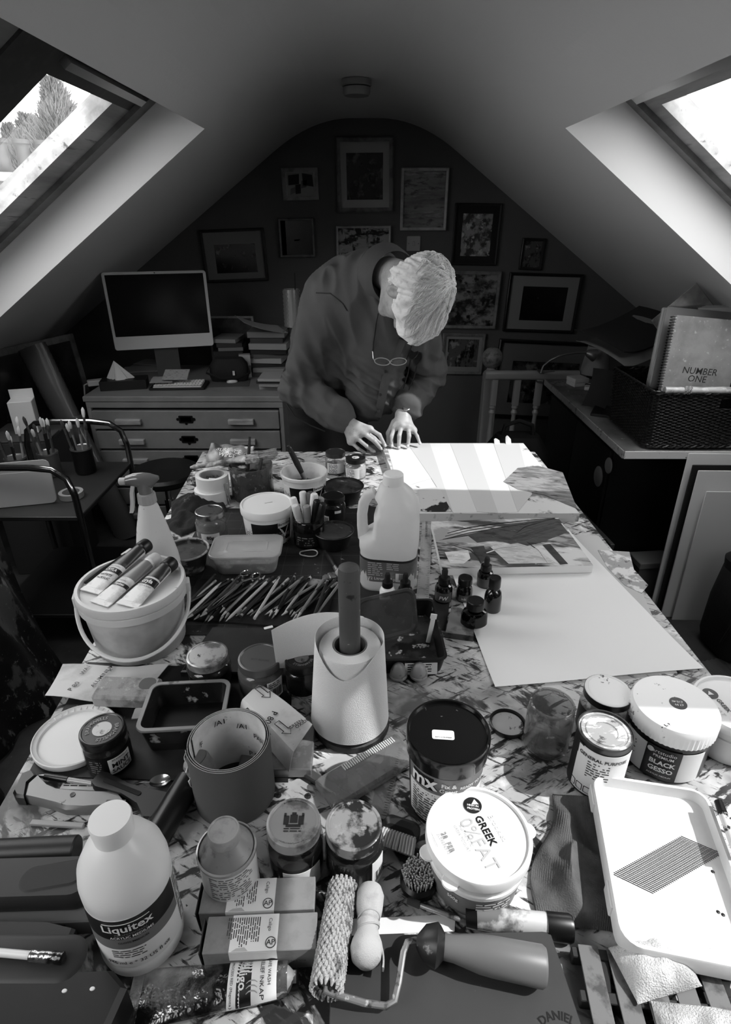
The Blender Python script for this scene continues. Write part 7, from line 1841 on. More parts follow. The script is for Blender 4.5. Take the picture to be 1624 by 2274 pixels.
# ---- brushes, roller, book
def nailbrush(lab, px, py, rz, w, d, v):
    q = onz(px, py, TZ); t = thing('scrubbing_brush', lab, 'brush', (q.x, q.y, TZ), rz)
    part('back', MB().loft([(rr(w, d, d * .4), 0), (rr(w * 1.03, d * 1.04, d * .4), .008), (rr(w * .8, d * .7, d * .3), .016)], T(0, 0, .012, rx=1.1)), mat('brush_back', v, .4), t)
    b = MB()
    for i in range(12):
        for j in range(3): b.tube([(-w * .42 + w * .84 * i / 11, -.008 - .006 * j, .016 + .006 * j), (-w * .46 + w * .92 * i / 11 + U(-.001, .001), -.034 - .003 * j, .006 + .006 * j)], [.0018, .0022], 5)
    part('bristle_tufts', b, mat('bristle_pale', .72, .7), t, kind='stuff')
nailbrush('dark nail brush with pale bristles left of the yogurt tub', 893, 1850, -.35, .055, .03, .16)
q = onz(925, 1958, TZ); t = thing('round_brush', 'round scrubbing brush with dense pale bristles up, left of yogurt', 'brush', (q.x + .002, q.y - .004, TZ))
part('brush_head', MB().lathe([(.022, 0), (.025, .003), (.025, .012), (.020, .016), (0, .016)], 32, cap1=False), m_blkp, t); b = MB(); R_ = random.Random(4)
for i in range(110):
    rad = .0205 * math.sqrt((i + .5) / 110); a = i * 2.39996
    for k in range(3): b.tube([(rad * math.cos(a), rad * math.sin(a), .0155), (rad * 1.12 * math.cos(a) + R_.uniform(-.0012, .0012), rad * 1.12 * math.sin(a) + R_.uniform(-.0012, .0012), .030 + R_.uniform(-.002, .002))], [.0008, .0011], 4)
part('bristle_tufts', b, mat('bristle_pale', .72), t, kind='stuff')
# black book
P = [onz(a, b, TZ + .022) for a, b in ((738, 2078), (1222, 2068), (1300, 2300), (730, 2300))]; c = sum(P, Vector()) / 4
t = thing('black_book', 'large black paint-specked hardback book under the paint roller', 'book', (c.x, c.y, TZ)); qb = [(v.x - c.x, v.y - c.y) for v in P]; ZBK = TZ + .0225
m_bk = mat('book_cloth', .20, .5, layers=((.7, 45, .72, .012), (.22, 6, .55, .12)))
part('front_cover', bevprism(qb, .003, .001), m_bk, t, loc=(0, 0, .019)); part('pages', MB().prism([(x * .975, y * .975) for x, y in qb], .0158, T(0, 0, .0031)), m_page, t); part('back_cover', bevprism(qb, .003, .001), m_bk, t)
o = arc_text('DANIEL', .012, .03, 90, .0224, bold=.02); q = onz(1245, 2300, ZBK) - c; part('lettering', MB().add(o.v, o.f, T(q.x - .0, q.y - .012, 0)), mat('emboss_dark', .05, .4), t)
flat_poly('white_card', 'strip of white card lying between the cartons and the black book', 'card', [(690, 2045), (1012, 2030), (1010, 2068), (700, 2080)], TZ, .0012, m_white)
# fuzzy roller
ZR = ZBK + .02
A = onz(764, 1958, TZ + .03); B = onz(726, 2190, TZ + .042); d = B - A; L = d.length
t = thing('paint_roller', 'shaggy paint roller with bent wire frame and grey painted handle', 'paint roller', A); u = d.normalized(); n1 = u.orthogonal().normalized(); n2 = u.cross(n1)
R0_ = .0165; part('roller_core', MB().tube([tuple(u * .002), tuple(u * (L - .004))], R0_ * .8, 20), mat('roller_core', .4, .8), t)
b = MB(); R_ = random.Random(8)
for i in range(26):
    for j in range(17):
        a = 2 * math.pi * (j + .5 * (i % 2)) / 17; s = L * (i + .5) / 26; w = (n1 * math.cos(a) + n2 * math.sin(a)); tn2 = (n2 * math.cos(a) - n1 * math.sin(a))
        o_ = u * s + w * R0_ * .72; k = R_.uniform(-1, 1)
        b.tube([tuple(o_), tuple(o_ + w * .005 + u * .002), tuple(o_ + w * .0062 + u * .0065 + tn2 * .001 * k), tuple(o_ + w * .0035 + u * .0095 + tn2 * .002 * k)], [.0022, .0026, .0024, .001], 5)
part('pile_tufts', b, mat('roller_pile', .66, .9, layers=((.4, 60, .58, .06),), bump=.6, bsc=600), t, kind='stuff')
rel = lambda px, py, z: onz(px, py, z) - A
wp_ = [u * (L - .01), u * (L + .006), rel(740, 2206, TZ + .042), rel(812, 2228, ZBK + .012), rel(858, 2234, ZBK + .010), rel(876, 2222, ZBK + .011), rel(886, 2180, ZBK + .016), rel(896, 2115, ZBK + .022), rel(905, 2092, ZBK + .023), rel(922, 2088, ZBK + .023), rel(960, 2094, ZBK + .023)]
part('wire_frame', MB().tube([tuple(x) for x in wp_], .0038, 10), mat('wire_painted', .55, .4, metal=.6, layers=((.2, 60, .58, .05), (.8, 90, .64, .03))), t)
h0, h1 = rel(925, 2090, ZBK + .024), rel(1212, 2148, ZBK + .0215); hd_ = h1 - h0; hl = hd_.length; Mh = Matrix.Translation(h0) @ hd_.to_track_quat('Z', 'Y').to_matrix().to_4x4()
part('handle_guard', MB().lathe([(.006, 0), (.019, .010), (.0235, .024), (.020, .028), (.012, .034)], 32, Mh), mat('guard_dark', .08, .4, layers=((.5, 50, .68, .03),)), t)
part('handle', MB().lathe([(.0135, .033), (.014, .045), (.0195, .075), (.0205, hl * .6), (.0215, hl - .004), (.019, hl), (0, hl)], 36, Mh, cap1=False), mat('handle_grey_painted', .40, .45, layers=((.8, 50, .72, .02), (.12, 25, .70, .03))), t)
# sponge bundle
A2 = onz(822, 1995, ZBK + .012); B2 = onz(814, 2112, ZBK + .018); d = B2 - A2; L = d.length; Ms = Matrix.Translation(A2) @ d.to_track_quat('Z', 'Y').to_matrix().to_4x4()
t = thing('foam_roller', 'foam sleeve pinched by a rubber band beside the shaggy roller', 'foam roller', A2, rot=Ms.to_euler())
sp = MB().lathe([(.006, -.016), (.014, -.0135), (.0178, -.004), (.0175, L * .18), (.0155, L * .32), (.0115, L * .42), (.0145, L * .5), (.0125, L * .58), (.0135, L * .68), (.0185, L * .85), (.0200, L * .98), (.017, L + .010), (.009, L + .0165), (0, L + .018)], 36, cap1=False)
sp.v = [(x * (1 + .06 * mnoise.noise(Vector((x * 60, y * 60, z * 60)))), y * (1 + .06 * mnoise.noise(Vector((x * 60, y * 60, z * 60 + 5)))), z) for x, y, z in sp.v]
part('foam', sp, mat('foam', .68, .95, bump=.3, bsc=900, layers=((.55, 30, .58, .1),)), t)
for k in (.41, .59): part('rubber_band', MB().tube([(.0134 * math.cos(a), .0134 * math.sin(a), L * k + .004 * math.sin(a + k * 9)) for a in [2 * math.pi * i / 28 for i in range(29)]], .0011, 5), mat('band_pale', .6, .6), t)
part('loose_flap', MB().sheet(8, 3, lambda u_, v_: (.014 + .006 * math.sin(u_ * 2), -.004 + .008 * v_, L * .82 + .03 * u_), .002), mat('foam', .68), t)
# scraper handle (second)
A3 = onz(1035, 2035, TZ + .016); B3 = onz(1272, 2062, TZ + .017); d = B3 - A3; L = d.length; t = thing('scraper', 'metal scraper with white-smeared black handle before the yogurt tub', 'scraper', A3, rot=(0, 0, math.atan2(d.y, d.x)))
part('handle', MB().tube([(.012, 0, 0), (L * .3, 0, 0), (L * .76, 0, 0)], [.013, .0145, .0155], 20, flat=.8), mat('scraper_smeared', .5, .4, metal=.4, layers=((.88, 18, .56, .04), (.15, 30, .62, .03))), t)
part('handle_end', MB().tube([(L * .76, 0, 0), (L * .97, 0, 0), (L, 0, 0)], [.0165, .0168, .015], 24, flat=.85), m_blkp, t)
part('collar', MB().tube([(.0, 0, -.002), (.014, 0, -.001)], [.012, .0135], 18), m_lidb, t); part('flared_blade', MB().sheet(6, 6, lambda u_, v_: (-.004 + .045 * v_, .006 + .012 * u_ * (1 - v_ * .8) , .014 + .006 * u_ - .004 * v_), .0012), mat('scraper_smeared', .5), t)
pen('thin caked paint brush lying left of the scraper', (1018, 2038), (925, 2008), TZ + .006, .004, (('handle', 0, .55, .8, 1.1, mat('handle_d1', .25)), ('ferrule', .55, .75, 1.1, 1.2, m_stl), ('bristles', .75, 1, 1.3, .6, mat('bristle_1', .2))), 'paint_brush', 'brush')
pen('dark rod lying across the white card strip', (1048, 2052), (905, 2000), TZ + .0145, .003, (('rod', 0, .8, 1, 1, mat('wire_painted', .55)), ('bristles', .8, 1, 1.6, 1.4, mat('bristle_1', .2))), 'paint_brush', 'brush')
# ---- roller tray on the right, cloths, slotted rack
P = [onz(1303, 1708, TZ + .05), onz(1592, 1772, TZ + .05), onz(1690, 2150, TZ + .05), onz(1392, 2122, TZ + .05)]; c = sum(P, Vector()) / 4
e = ((P[1] - P[0]) + (P[2] - P[3])) / 2; w_ = e.length; r = math.atan2(e.y, e.x); d_ = (((P[0] - P[3]) + (P[1] - P[2])) / 2).length
t = thing('white_tray', 'white plastic tray with a grid of black lines printed on its bed', 'tray', (c.x, c.y, TZ + .024), r)
tm = mat('tray_white', .88, .35, layers=((.15, 60, .74, .012), (.8, 8, .6, .12)))
part('tray_shell', MB().loft([(rr(w_ * .96, d_ * .97, .022), 0), (rr(w_, d_, .026), .004), (rr(w_, d_, .026), .028), (rr(w_ * .985, d_ * .99, .024), .03), (rr(w_ * .93, d_ * .955, .018), .03), (rr(w_ * .91, d_ * .94, .016), .012)], None, True, True), tm, t)
g = MB(); gx_, gy_ = w_ * .78, d_ * .21; Mg = T(w_ * .02, d_ * .02, .0122, rz=.42 - r * 1)
for i in range(40): g.box(.0009, gy_ * 1.0, .0004, Mg @ T(-gx_ / 2 + gx_ * i / 39, 0, 0, rz=.62))
part('ink_grid', g, m_lblk, t, kind='stuff'); g = MB()
for i in range(9): g.box(gx_, .0004, .0003, Mg @ T((i - 4) * -.0062 * .7, -gy_ * .45 * .82 + gy_ * .82 * i / 9, 0))
part('ink_grid', g, m_lgrey, t, kind='stuff')
for y in (d_ * .36, -d_ * .24): part('side_lug', MB().rbox(.004, .035, .02, .002, .001, T(-w_ / 2 - .001, y, .004)), tm, t)
for x, y in ((.3, -.2), (.33, -.21), (.36, .02)): part('paint_spot', MB().lathe([(.0025, 0), (0, .0006)], 10, T(w_ * x, d_ * y, .0121)), m_lblk, t)
pen('white speckled marker lying on the right rim beyond the white tray', (1596, 1780), (1640, 1900), TZ + .065, .006, (('dark_tip', 0, .25, 1, 1.1, m_blkp), ('barrel', .25, 1, 1, 1, mat('barrel_speckled', .85, .4, layers=((.1, 70, .62, .03),)))), 'marker_pen', 'marker')
m_cloth = mat('knit_cloth', .36, .95, bump=.35, bsc=500, layers=((.20, 12, .56, .12),))
q = onz(1292, 1905, TZ); rag('grey ribbed cloth tucked under the left edge of white tray', Vector((q.x + .004, q.y, 0)), .13, .2, .03, m_cloth, 6, -.25, 'ribbed_cloth', amp=1.2, ribs=.00035)
q = onz(1450, 2205, TZ); m_tow = mat('towelling', .84, .98, bump=.9, bsc=500, layers=((.62, 14, .58, .1),))
ZS = TZ + .021
R_c = onz(1500, 2250, TZ); t = thing('slotted_rack', 'dark slotted wooden rack in the bottom right corner', 'rack', (R_c.x + .04, R_c.y - .005, TZ), -.1); m_rk = mat('rack_wood', .10, .6, layers=((.2, 20, .58, .08, (.3, 2, 1)),))
for y in (-.04, .0, .045): part('rail', MB().rbox(.30, .012, .018, .002, .001, T(.0, y, 0)), m_rk, t)
for i in range(9): part('slat', MB().rbox(.024, .10, .002, .001, .0005, T(-.13 + .034 * i, .003, .0183)), mat('rack_slat', .42, .6, layers=((.25, 30, .58, .06),)), t)
rag('white towelling scrap on the rack under front of white tray', Vector((R_c.x - .012, R_c.y + .036, 0)), .085, .06, .028, m_tow, 8, .2, 'towel', ZS, .6)
rag('pale fluffy towel filling the bottom right corner of the rack', Vector((R_c.x + .045, R_c.y - .045, 0)), .17, .07, .03, m_tow, 9, -.12, 'towel', ZS, .6)
A, r, L = line((1372, 2130), (1378, 2270), TZ + .03); solo('dark_lath', MB().rbox(L * 1.3, .012, .016, .001, .001, T(L / 2, 0, 0)), mat('lath_dark', .06, .5), 'narrow dark lath lying between the black book and slotted rack', 'lath', (A.x - .012, A.y, TZ), r)
# ================================================================== THE MAN
def sdf_mesh(prims, lo, hi, h, name, subs=(), smooth=2):
    lo = np.array(lo, float); n = np.ceil((np.array(hi) - lo) / h).astype(int) + 1
    D = np.full(n, .2, np.float32)
    def grid(i0, i1): return [((np.arange(i0[a], i1[a]) * h + lo[a]).astype(np.float32)).reshape([-1 if b == a else 1 for b in range(3)]) for a in range(3)]
    def apply(p, op):
        kind, k = p[0], p[-1]
        if kind == 'c':
            a, b, ra, rb = [np.array(q, float) for q in p[1:5]]; mn = np.minimum(a - ra, b - rb); mx = np.maximum(a + ra, b + rb)
        else:
            c, r, B = np.array(p[1], float), np.array(p[2], float), p[3]; e = np.full(3, r.max()); mn, mx = c - e, c + e
        m = k + 3 * h
        i0 = np.clip(((mn - m - lo) / h).astype(int), 0, n); i1 = np.clip(np.ceil((mx + m - lo) / h).astype(int) + 1, 0, n)
        if np.any(i1 <= i0): return
        X, Y, Z = grid(i0, i1)
        if kind == 'c':
            ba = b - a; t = np.clip(((X - a[0]) * ba[0] + (Y - a[1]) * ba[1] + (Z - a[2]) * ba[2]) / max(ba @ ba, 1e-12), 0, 1)
            d = np.sqrt((X - a[0] - t * ba[0]) ** 2 + (Y - a[1] - t * ba[1]) ** 2 + (Z - a[2] - t * ba[2]) ** 2) - (ra + (rb - ra) * t)
        else:
            q = [((X - c[0]) * B[i][0] + (Y - c[1]) * B[i][1] + (Z - c[2]) * B[i][2]) / r[i] for i in range(3)]
            L = np.sqrt(q[0] ** 2 + q[1] ** 2 + q[2] ** 2); L2 = np.sqrt((q[0] / r[0]) ** 2 + (q[1] / r[1]) ** 2 + (q[2] / r[2]) ** 2) + 1e-9
            d = L * (L - 1) / L2
        S = D[i0[0]:i1[0], i0[1]:i1[1], i0[2]:i1[2]]
        if op > 0:
            hh = np.maximum(k - np.abs(S - d), 0) / k; S[...] = np.minimum(S, d) - hh * hh * k * .25
        else:
            d = -d; hh = np.maximum(k - np.abs(S - d), 0) / k; S[...] = np.maximum(S, d) + hh * hh * k * .25
    for p in prims: apply(p, 1)
    for p in subs: apply(p, -1)
    ins = D < 0
    cs = np.zeros(n - 1, np.int8)
    for i in (0, 1):
        for j in (0, 1):
            for k in (0, 1): cs += ins[i:n[0] - 1 + i, j:n[1] - 1 + j, k:n[2] - 1 + k]
    act = np.argwhere((cs > 0) & (cs < 8)); idx = np.full(n - 1, -1, np.int32); idx[tuple(act.T)] = np.arange(len(act))
    acc = np.zeros((len(act), 3)); cnt = np.zeros(len(act))
    for ax in range(3):
        o1, o2 = [a for a in range(3) if a != ax]
        for u in (0, 1):
            for v in (0, 1):
                p = act.copy(); p[:, o1] += u; p[:, o2] += v; q = p.copy(); q[:, ax] += 1
                d0 = D[tuple(p.T)]; d1 = D[tuple(q.T)]; m = (d0 < 0) != (d1 < 0)
                t = np.where(m, d0 / np.where(m, d0 - d1, 1), 0); pt = p.astype(float); pt[:, ax] += t
                acc[m] += pt[m]; cnt[m] += 1
    V = acc / cnt[:, None] * h + lo; F = []
    for ax in range(3):
        o1, o2 = (ax + 1) % 3, (ax + 2) % 3
        sl0 = [slice(1, None)] * 3; sl1 = [slice(1, None)] * 3; sl0[ax] = slice(0, -1); sl1[ax] = slice(1, None)
        A, Bm = ins[tuple(sl0)], ins[tuple(sl1)]
        e = np.argwhere(A != Bm); flip = A[tuple(e.T)]
        base = e.copy(); base[:, o1] += 1; base[:, o2] += 1
        qs = []
        for u, v in ((1, 1), (0, 1), (0, 0), (1, 0)):
            c = base.copy(); c[:, o1] -= u; c[:, o2] -= v; ok = np.all((c >= 0) & (c < n - 1), 1); qs.append(np.where(ok, idx[tuple(np.clip(c, 0, n - 2).T)], -1))
        Q = np.stack(qs, 1); good = np.all(Q >= 0, 1); Q = Q[good]; fl_ = flip[good]; Q[~fl_] = Q[~fl_][:, ::-1]; F.append(Q)
    F = np.concatenate(F)
    E = np.concatenate([F[:, [0, 1]], F[:, [1, 2]], F[:, [2, 3]], F[:, [3, 0]]])
    for _ in range(smooth):
        s = np.zeros_like(V); c = np.zeros(len(V)); np.add.at(s, E[:, 0], V[E[:, 1]]); np.add.at(s, E[:, 1], V[E[:, 0]]); np.add.at(c, E[:, 0], 1); np.add.at(c, E[:, 1], 1)
        V = V * .5 + .5 * s / np.maximum(c, 1)[:, None]
    me = bpy.data.meshes.new(name); me.from_pydata(V.tolist(), [], F.tolist()); me.polygons.foreach_set('use_smooth', [True] * len(F)); me.update()
    return me
ID3 = ((1, 0, 0), (0, 1, 0), (0, 0, 1))
Hc = Vector((.152, 2.035, 1.372)); hf = Vector((-.17, .06, -.98)).normalized(); hu = Vector((.74, -.66, -.16)); hu = (hu - hf * hu.dot(hf)).normalized(); hr = hf.cross(hu)
HB = (tuple(hr), tuple(hf), tuple(hu))
def H(r, f, u): return tuple(Hc + hr * r + hf * f + hu * u)
SR, SL = (-.145, 2.33, 1.33), (.185, 2.215, 1.27); ER, EL = (-.268, 2.31, .99), (.258, 2.42, 1.02)
WR = tuple(ony(768, 935, 2.17)); WL = tuple(ony(895, 922, 2.205))
NB = (.05, 2.235, 1.425)
c_ = lambda a, b, ra, rb, k=.02: ('c', a, b, ra, rb, k)
e_ = lambda c, r, k=.015, B=HB: ('e', c, r, B, k)
P_ = lambda px, py, y: tuple(ony(px, py, y))
prims = [c_((-.17, 2.53, .95), (-.12, 2.48, 1.12), .12, .11), c_((-.12, 2.48, 1.12), (-.02, 2.33, 1.33), .11, .12, .05), c_(SR, (.0, 2.28, 1.36), .05, .08, .05), c_(SL, (.0, 2.28, 1.36), .05, .08, .05),
    c_(NB, H(0, -.035, -.05), .058, .056, .04),
    c_(SR, ER, .048, .042), c_(ER, WR, .042, .027), c_(SL, EL, .048, .042), c_(EL, WL, .042, .028)]
for sx in (-.25, -.09): prims += [c_((sx, 2.54, .93), (sx, 2.54, .50), .085, .055, .04), c_((sx, 2.54, .50), (sx, 2.60, .09), .052, .036), c_((sx, 2.60, .05), (sx - .01, 2.43, .035), .038, .033)]
# head and face
prims += [e_(H(0, -.014, .03), (.074, .096, .084)), e_(H(0, .028, -.03), (.060, .066, .075), .03), c_(H(0, .02, -.065), H(0, .068, -.098), .044, .024, .03), c_(H(-.03, .080, .022), H(.03, .080, .022), .011, .011),
    c_(H(0, .088, .008), H(0, .112, -.034), .007, .012, .012), e_(H(.010, .100, -.036), (.007, .009, .007), .008), e_(H(-.010, .100, -.036), (.007, .009, .007), .008),
    c_(H(-.018, .086, -.060), H(.018, .086, -.060), .0065, .0065, .006), c_(H(-.016, .086, -.071), H(.016, .086, -.071), .007, .007, .006), e_(H(0, .080, -.098), (.02, .016, .016))]
for s in (-1, 1): prims += [e_(H(.043 * s, .060, -.024), (.022, .022, .02), .02), e_(H(.080 * s, -.006, -.012), (.009, .022, .034), .008), c_(H(.085 * s, -.02, .015), H(.086 * s, -.018, -.02), .006, .005, .006), e_(H(.031 * s, .081, .0), (.0125, .0125, .0125), .004)]
subs = [e_(H(.032 * s, .103, .002), (.017, .014, .011), .012) for s in (-1, 1)] + [e_(H(.091 * s, -.004, -.014), (.006, .010, .014), .006) for s in (-1, 1)] + [c_(H(-.021, .093, -.0655), H(.021, .093, -.0655), .0022, .0022, .003)]
# right hand: pinching the blade; left hand: spread on the paper
def hand(w, kn, fingers, thumb):
    for k in kn: prims.append(c_(w, k, .019, .0125, .018))
    for a, b in zip(kn, kn[1:]): prims.append(c_(a, b, .0125, .0125, .01))
    for f, r in fingers:
        for i, (a, b) in enumerate(zip(f, f[1:])): prims.append(c_(a, b, r * (1.05 - .1 * i), r * (.95 - .1 * i), .004))
    for i, (a, b) in enumerate(zip(thumb, thumb[1:])): prims.append(c_(a, b, (.015, .0105, .009)[i], (.011, .0095, .008)[i], .008))
kr = [P_(822, 953, 2.125), P_(806, 961, 2.12), P_(791, 971, 2.12), P_(779, 981, 2.125)]
FR = [[kr[0], P_(843, 966, 2.105), P_(855, 989, 2.10)], [kr[1], P_(832, 980, 2.092), P_(846, 996, 2.098)], [kr[2], P_(815, 991, 2.092), P_(830, 1002, 2.102)], [kr[3], P_(797, 997, 2.10), P_(811, 1005, 2.108)]]
hand(WR, kr, list(zip(FR, (.0088, .009, .0085, .0075))), [P_(795, 948, 2.16), P_(830, 975, 2.14), P_(852, 992, 2.115)])
kl = [P_(877, 949, 2.155), P_(892, 946, 2.148), P_(907, 949, 2.15), P_(919, 956, 2.16)]
FL = [[kl[0], P_(870, 969, 2.125), P_(871, 991, 2.10)], [kl[1], P_(887, 968, 2.11), P_(886, 994, 2.092)], [kl[2], P_(909, 968, 2.115), P_(906, 991, 2.097)], [kl[3], P_(927, 969, 2.13), P_(933, 985, 2.112)]]
hand(WL, kl, list(zip(FL, (.0088, .009, .0086, .0075))), [P_(877, 938, 2.19), P_(864, 962, 2.17), P_(863, 985, 2.14)])
man = thing('person', 'white-haired man in a dark shirt bending over the table, cutting paper', 'person', (-.15, 2.52, 0))
inv = Matrix.Translation((.15, -2.52, 0))
m_skin = mat('skin', .66, .5, layers=((.58, 40, .58, .1), (.5, 160, .66, .05)), bump=.15, bsc=250)
bm0 = sdf_mesh(prims, (-.40, 1.86, 0), (.38, 2.70, 1.56), .0038, 'body', subs)
bm0.transform(inv); part('body', bm0, m_skin, man)
for f in FR[:3] + FL:
    a, b = Vector(f[-2]), Vector(f[-1]); d = (b - a).normalized(); up = (Vector((0, -.75, .65)) - d * d.dot(Vector((0, -.75, .65)))).normalized(); sd_ = d.cross(up)
    Mn = Matrix((( *[sd_[0], d[0], up[0]], (b + up * .0062)[0]), (sd_[1], d[1], up[1], (b + up * .0062)[1]), (sd_[2], d[2], up[2], (b + up * .0062)[2]), (0, 0, 0, 1)))
    part('fingernail', MB().ball(.0052, inv @ Mn @ Matrix.Diagonal((1, 1.25, .28, 1)), 12, 6), mat('nail', .78, .3), man)
# clothes
def fold(me, amp, fn):
    me.update(); n = len(me.vertices); co = np.empty(n * 3); me.vertices.foreach_get('co', co); no_ = np.empty(n * 3); me.vertices.foreach_get('normal', no_)
    co = co.reshape(-1, 3); no_ = no_.reshape(-1, 3); d = np.array([fn(Vector(p)) for p in co]) * amp
    me.vertices.foreach_set('co', (co + no_ * d[:, None]).ravel()); me.update()
cuffR = Vector(ER).lerp(Vector(WR), .88); cuffL = Vector(EL).lerp(Vector(WL), .80)
sh = [c_((-.165, 2.53, .96), (-.13, 2.49, 1.12), .160, .155, .05), c_((-.13, 2.49, 1.12), (-.02, 2.33, 1.31), .155, .150, .08), c_((-.10, 2.37, 1.28), (.075, 2.27, 1.30), .125, .105, .06), c_((-.06, 2.34, 1.36), (.03, 2.27, 1.385), .10, .09, .05),
    c_(SR, ER, .074, .060, .05), c_(ER, tuple(cuffR), .064, .048, .03), c_(SL, EL, .075, .062, .05), c_(EL, tuple(cuffL), .062, .046, .03), c_((-.10, 2.40, 1.10), (.0, 2.31, 1.14), .11, .06, .06), c_((.02, 2.28, 1.385), (.072, 2.19, 1.395), .09, .078, .05), c_((.075, 2.26, 1.25), (.025, 2.315, .95), .095, .085, .07)]
shm = sdf_mesh(sh, (-.42, 1.98, .74), (.42, 2.74, 1.56), .0065, 'shirt', [c_(tuple(Vector(NB) + Vector((.01, -.03, -.01))), H(0, -.03, -.05), .060, .080, .02)], 2)
def ffn(p):
    a = mnoise.noise(Vector((p.x * 17 + p.z * 6, p.y * 12, p.z * 3.5 - p.x * 6))); b = mnoise.noise(Vector((p.x * 6, p.y * 6, p.z * 24 + p.x * 14 + 3)))
    w_ = max(0, min(1, (1.16 - p.z) / .12))
    return (1 - 2 * abs(a)) * .9 + w_ * (1 - 2.4 * abs(b)) * .9
fold(shm, .014, ffn)
from mathutils.bvhtree import BVHTree
bvh = BVHTree.FromPolygons([v.co for v in shm.vertices], [tuple(p.vertices) for p in shm.polygons])
def hit(px, py, off=.004):
    d = ray(px, py).normalized(); o = Vector((0, 0, CAMZ)); r = bvh.ray_cast(o, d)
    return (r[0] + r[1] * off) if r[0] else ony(px, py, 2.25)
m_shirt = mat('denim_shirt', .29, .85, bump=.2, bsc=700, layers=((.25, 6, .55, .15),))
shc = shm.copy(); shc.transform(inv); SHT = part('shirt', shc, m_shirt, man)
def ribbon(pts, w, off, m, nm, par, th=.002):
    Q = [inv @ hit(x, y, off) for x, y in pts]; n = len(Q) - 1
    def f(u, v):
        s = v * n; i = min(int(s), n - 1); p = Q[i].lerp(Q[i + 1], s - i); t = (Q[i + 1] - Q[i]).normalized(); view = (Vector((0, 0, CAMZ)) - (inv.inverted() @ p)).normalized(); sd_ = t.cross(view).normalized()
        return p + sd_ * (u - .5) * w + view * (.002 * (1 - (2 * u - 1) ** 2))
    return part(nm, MB().sheet(3, n * 3, f, th), m, par)
ribbon([(893, 752), (880, 780), (862, 820), (853, 850), (846, 890), (836, 925)], .032, .006, m_shirt, 'placket', SHT)
for x, y in ((852, 826), (846, 870), (838, 910)):
    q = hit(x, y, .012); n_ = (Vector((0, 0, CAMZ)) - q).normalized(); part('button', MB().lathe([(.0062, -.002), (.0062, .001), (.0045, .0016), (0, .001)], 16, inv @ Matrix.Translation(q) @ n_.to_track_quat('Z', 'Y').to_matrix().to_4x4()), mat('button', .14, .3), SHT)
ribbon([(703, 650), (735, 652), (762, 674), (772, 690)], .004, .003, mat('seam', .18, .8), 'shoulder_seam', SHT, .001)
# collar, cuffs
ax_ = (Vector(H(0, -.03, -.05)) - Vector(NB)).normalized(); Mc = inv @ Matrix.Translation(Vector(NB) + ax_ * .058) @ ax_.to_track_quat('Z', 'Y').to_matrix().to_4x4()
part('collar', MB().lathe([(.100, -.02), (.094, .02), (.086, .062), (.083, .068), (.080, .062), (.086, .0)], 40, Mc, False, False), m_shirt, SHT)
for E_, W_2, f0, f1, r in ((ER, WR, .80, .97, .047), (EL, WL, .70, .90, .049)):
    a = Vector(E_).lerp(Vector(W_2), f0); b = Vector(E_).lerp(Vector(W_2), f1); d = b - a; Mq = inv @ Matrix.Translation(a) @ d.to_track_quat('Z', 'Y').to_matrix().to_4x4(); L = d.length
    cm = MB().lathe([(r * .98, 0), (r * 1.04, .004), (r * .93, L - .003), (r * .90, L), (r * .84, L - .001), (r * .86, L * .5), (r * .84, .004)], 40, Mq, False, False); part('cuff', cm, m_shirt, SHT)
tr = sdf_mesh([c_((-.25, 2.54, .93), (-.25, 2.54, .50), .112, .085, .05), c_((-.09, 2.54, .93), (-.09, 2.54, .50), .112, .085, .05), c_((-.25, 2.54, .50), (-.25, 2.60, .10), .085, .068, .03), c_((-.09, 2.54, .50), (-.09, 2.60, .10), .085, .068, .03), c_((-.22, 2.54, .96), (-.12, 2.53, .97), .135, .135, .06)], (-.42, 2.30, .02), (.12, 2.80, 1.14), .009, 'trousers')
fold(tr, .006, lambda p: mnoise.noise(Vector((p.x * 12, p.y * 12, p.z * 20)))); tr.transform(inv); TRO = part('trousers', tr, mat('dark_jeans', .12, .85, bump=.2, bsc=500), man)
part('pocket_seam', MB().tube([inv @ ony(x, y, 2.40) for x, y in ((636, 895), (655, 925), (690, 945), (722, 958))], .003, 5), mat('jeans_seam', .22, .8), TRO)
# hair
hp_ = [e_(H(0, -.022, .044), (.093, .110, .094), .02), e_(H(-.005, .062, .066), (.072, .052, .050), .04), e_(H(0, .096, .055), (.056, .040, .036), .04), e_(H(.03, .085, .05), (.04, .045, .045), .03), e_(H(.062, -.04, -.005), (.026, .05, .045), .03), e_(H(-.062, -.04, -.005), (.026, .05, .045), .03), e_(H(.066, .035, .03), (.024, .035, .035), .03), e_(H(-.066, .035, .03), (.024, .035, .035), .03)]
hm = sdf_mesh(hp_, (-.06, 1.80, 1.14), (.42, 2.26, 1.58), .0045, 'hair', [e_(H(.088 * s, .002, -.030), (.034, .036, .046), .012) for s in (-1, 1)], 2)
def hfn(p):
    q = p - Hc; r_, f_, u_ = q.dot(hr), q.dot(hf), q.dot(hu); a = math.atan2(r_, f_ + .06); rad = math.hypot(r_, f_ + .06)
    return (1 - 2.2 * abs(mnoise.noise(Vector((a * 7 + rad * 14, rad * 9, u_ * 12))))) + .2 * mnoise.noise(Vector((a * 16 + rad * 30, rad * 12, u_ * 12)))
fold(hm, .0085, hfn)
hb_ = BVHTree.FromPolygons([v.co for v in hm.vertices], [tuple(p.vertices) for p in hm.polygons])
m_hair = mat('white_hair', .98, .8, layers=((.86, 60, .58, .1, (1, 1, 1)),), trans=.1); hc_ = hm.copy(); hc_.transform(inv); HAIR = part('hair', hc_, m_hair, man)
R_ = random.Random(17); sb = MB(); sg = MB(); whorl = Vector((-.012, -.055, 0))
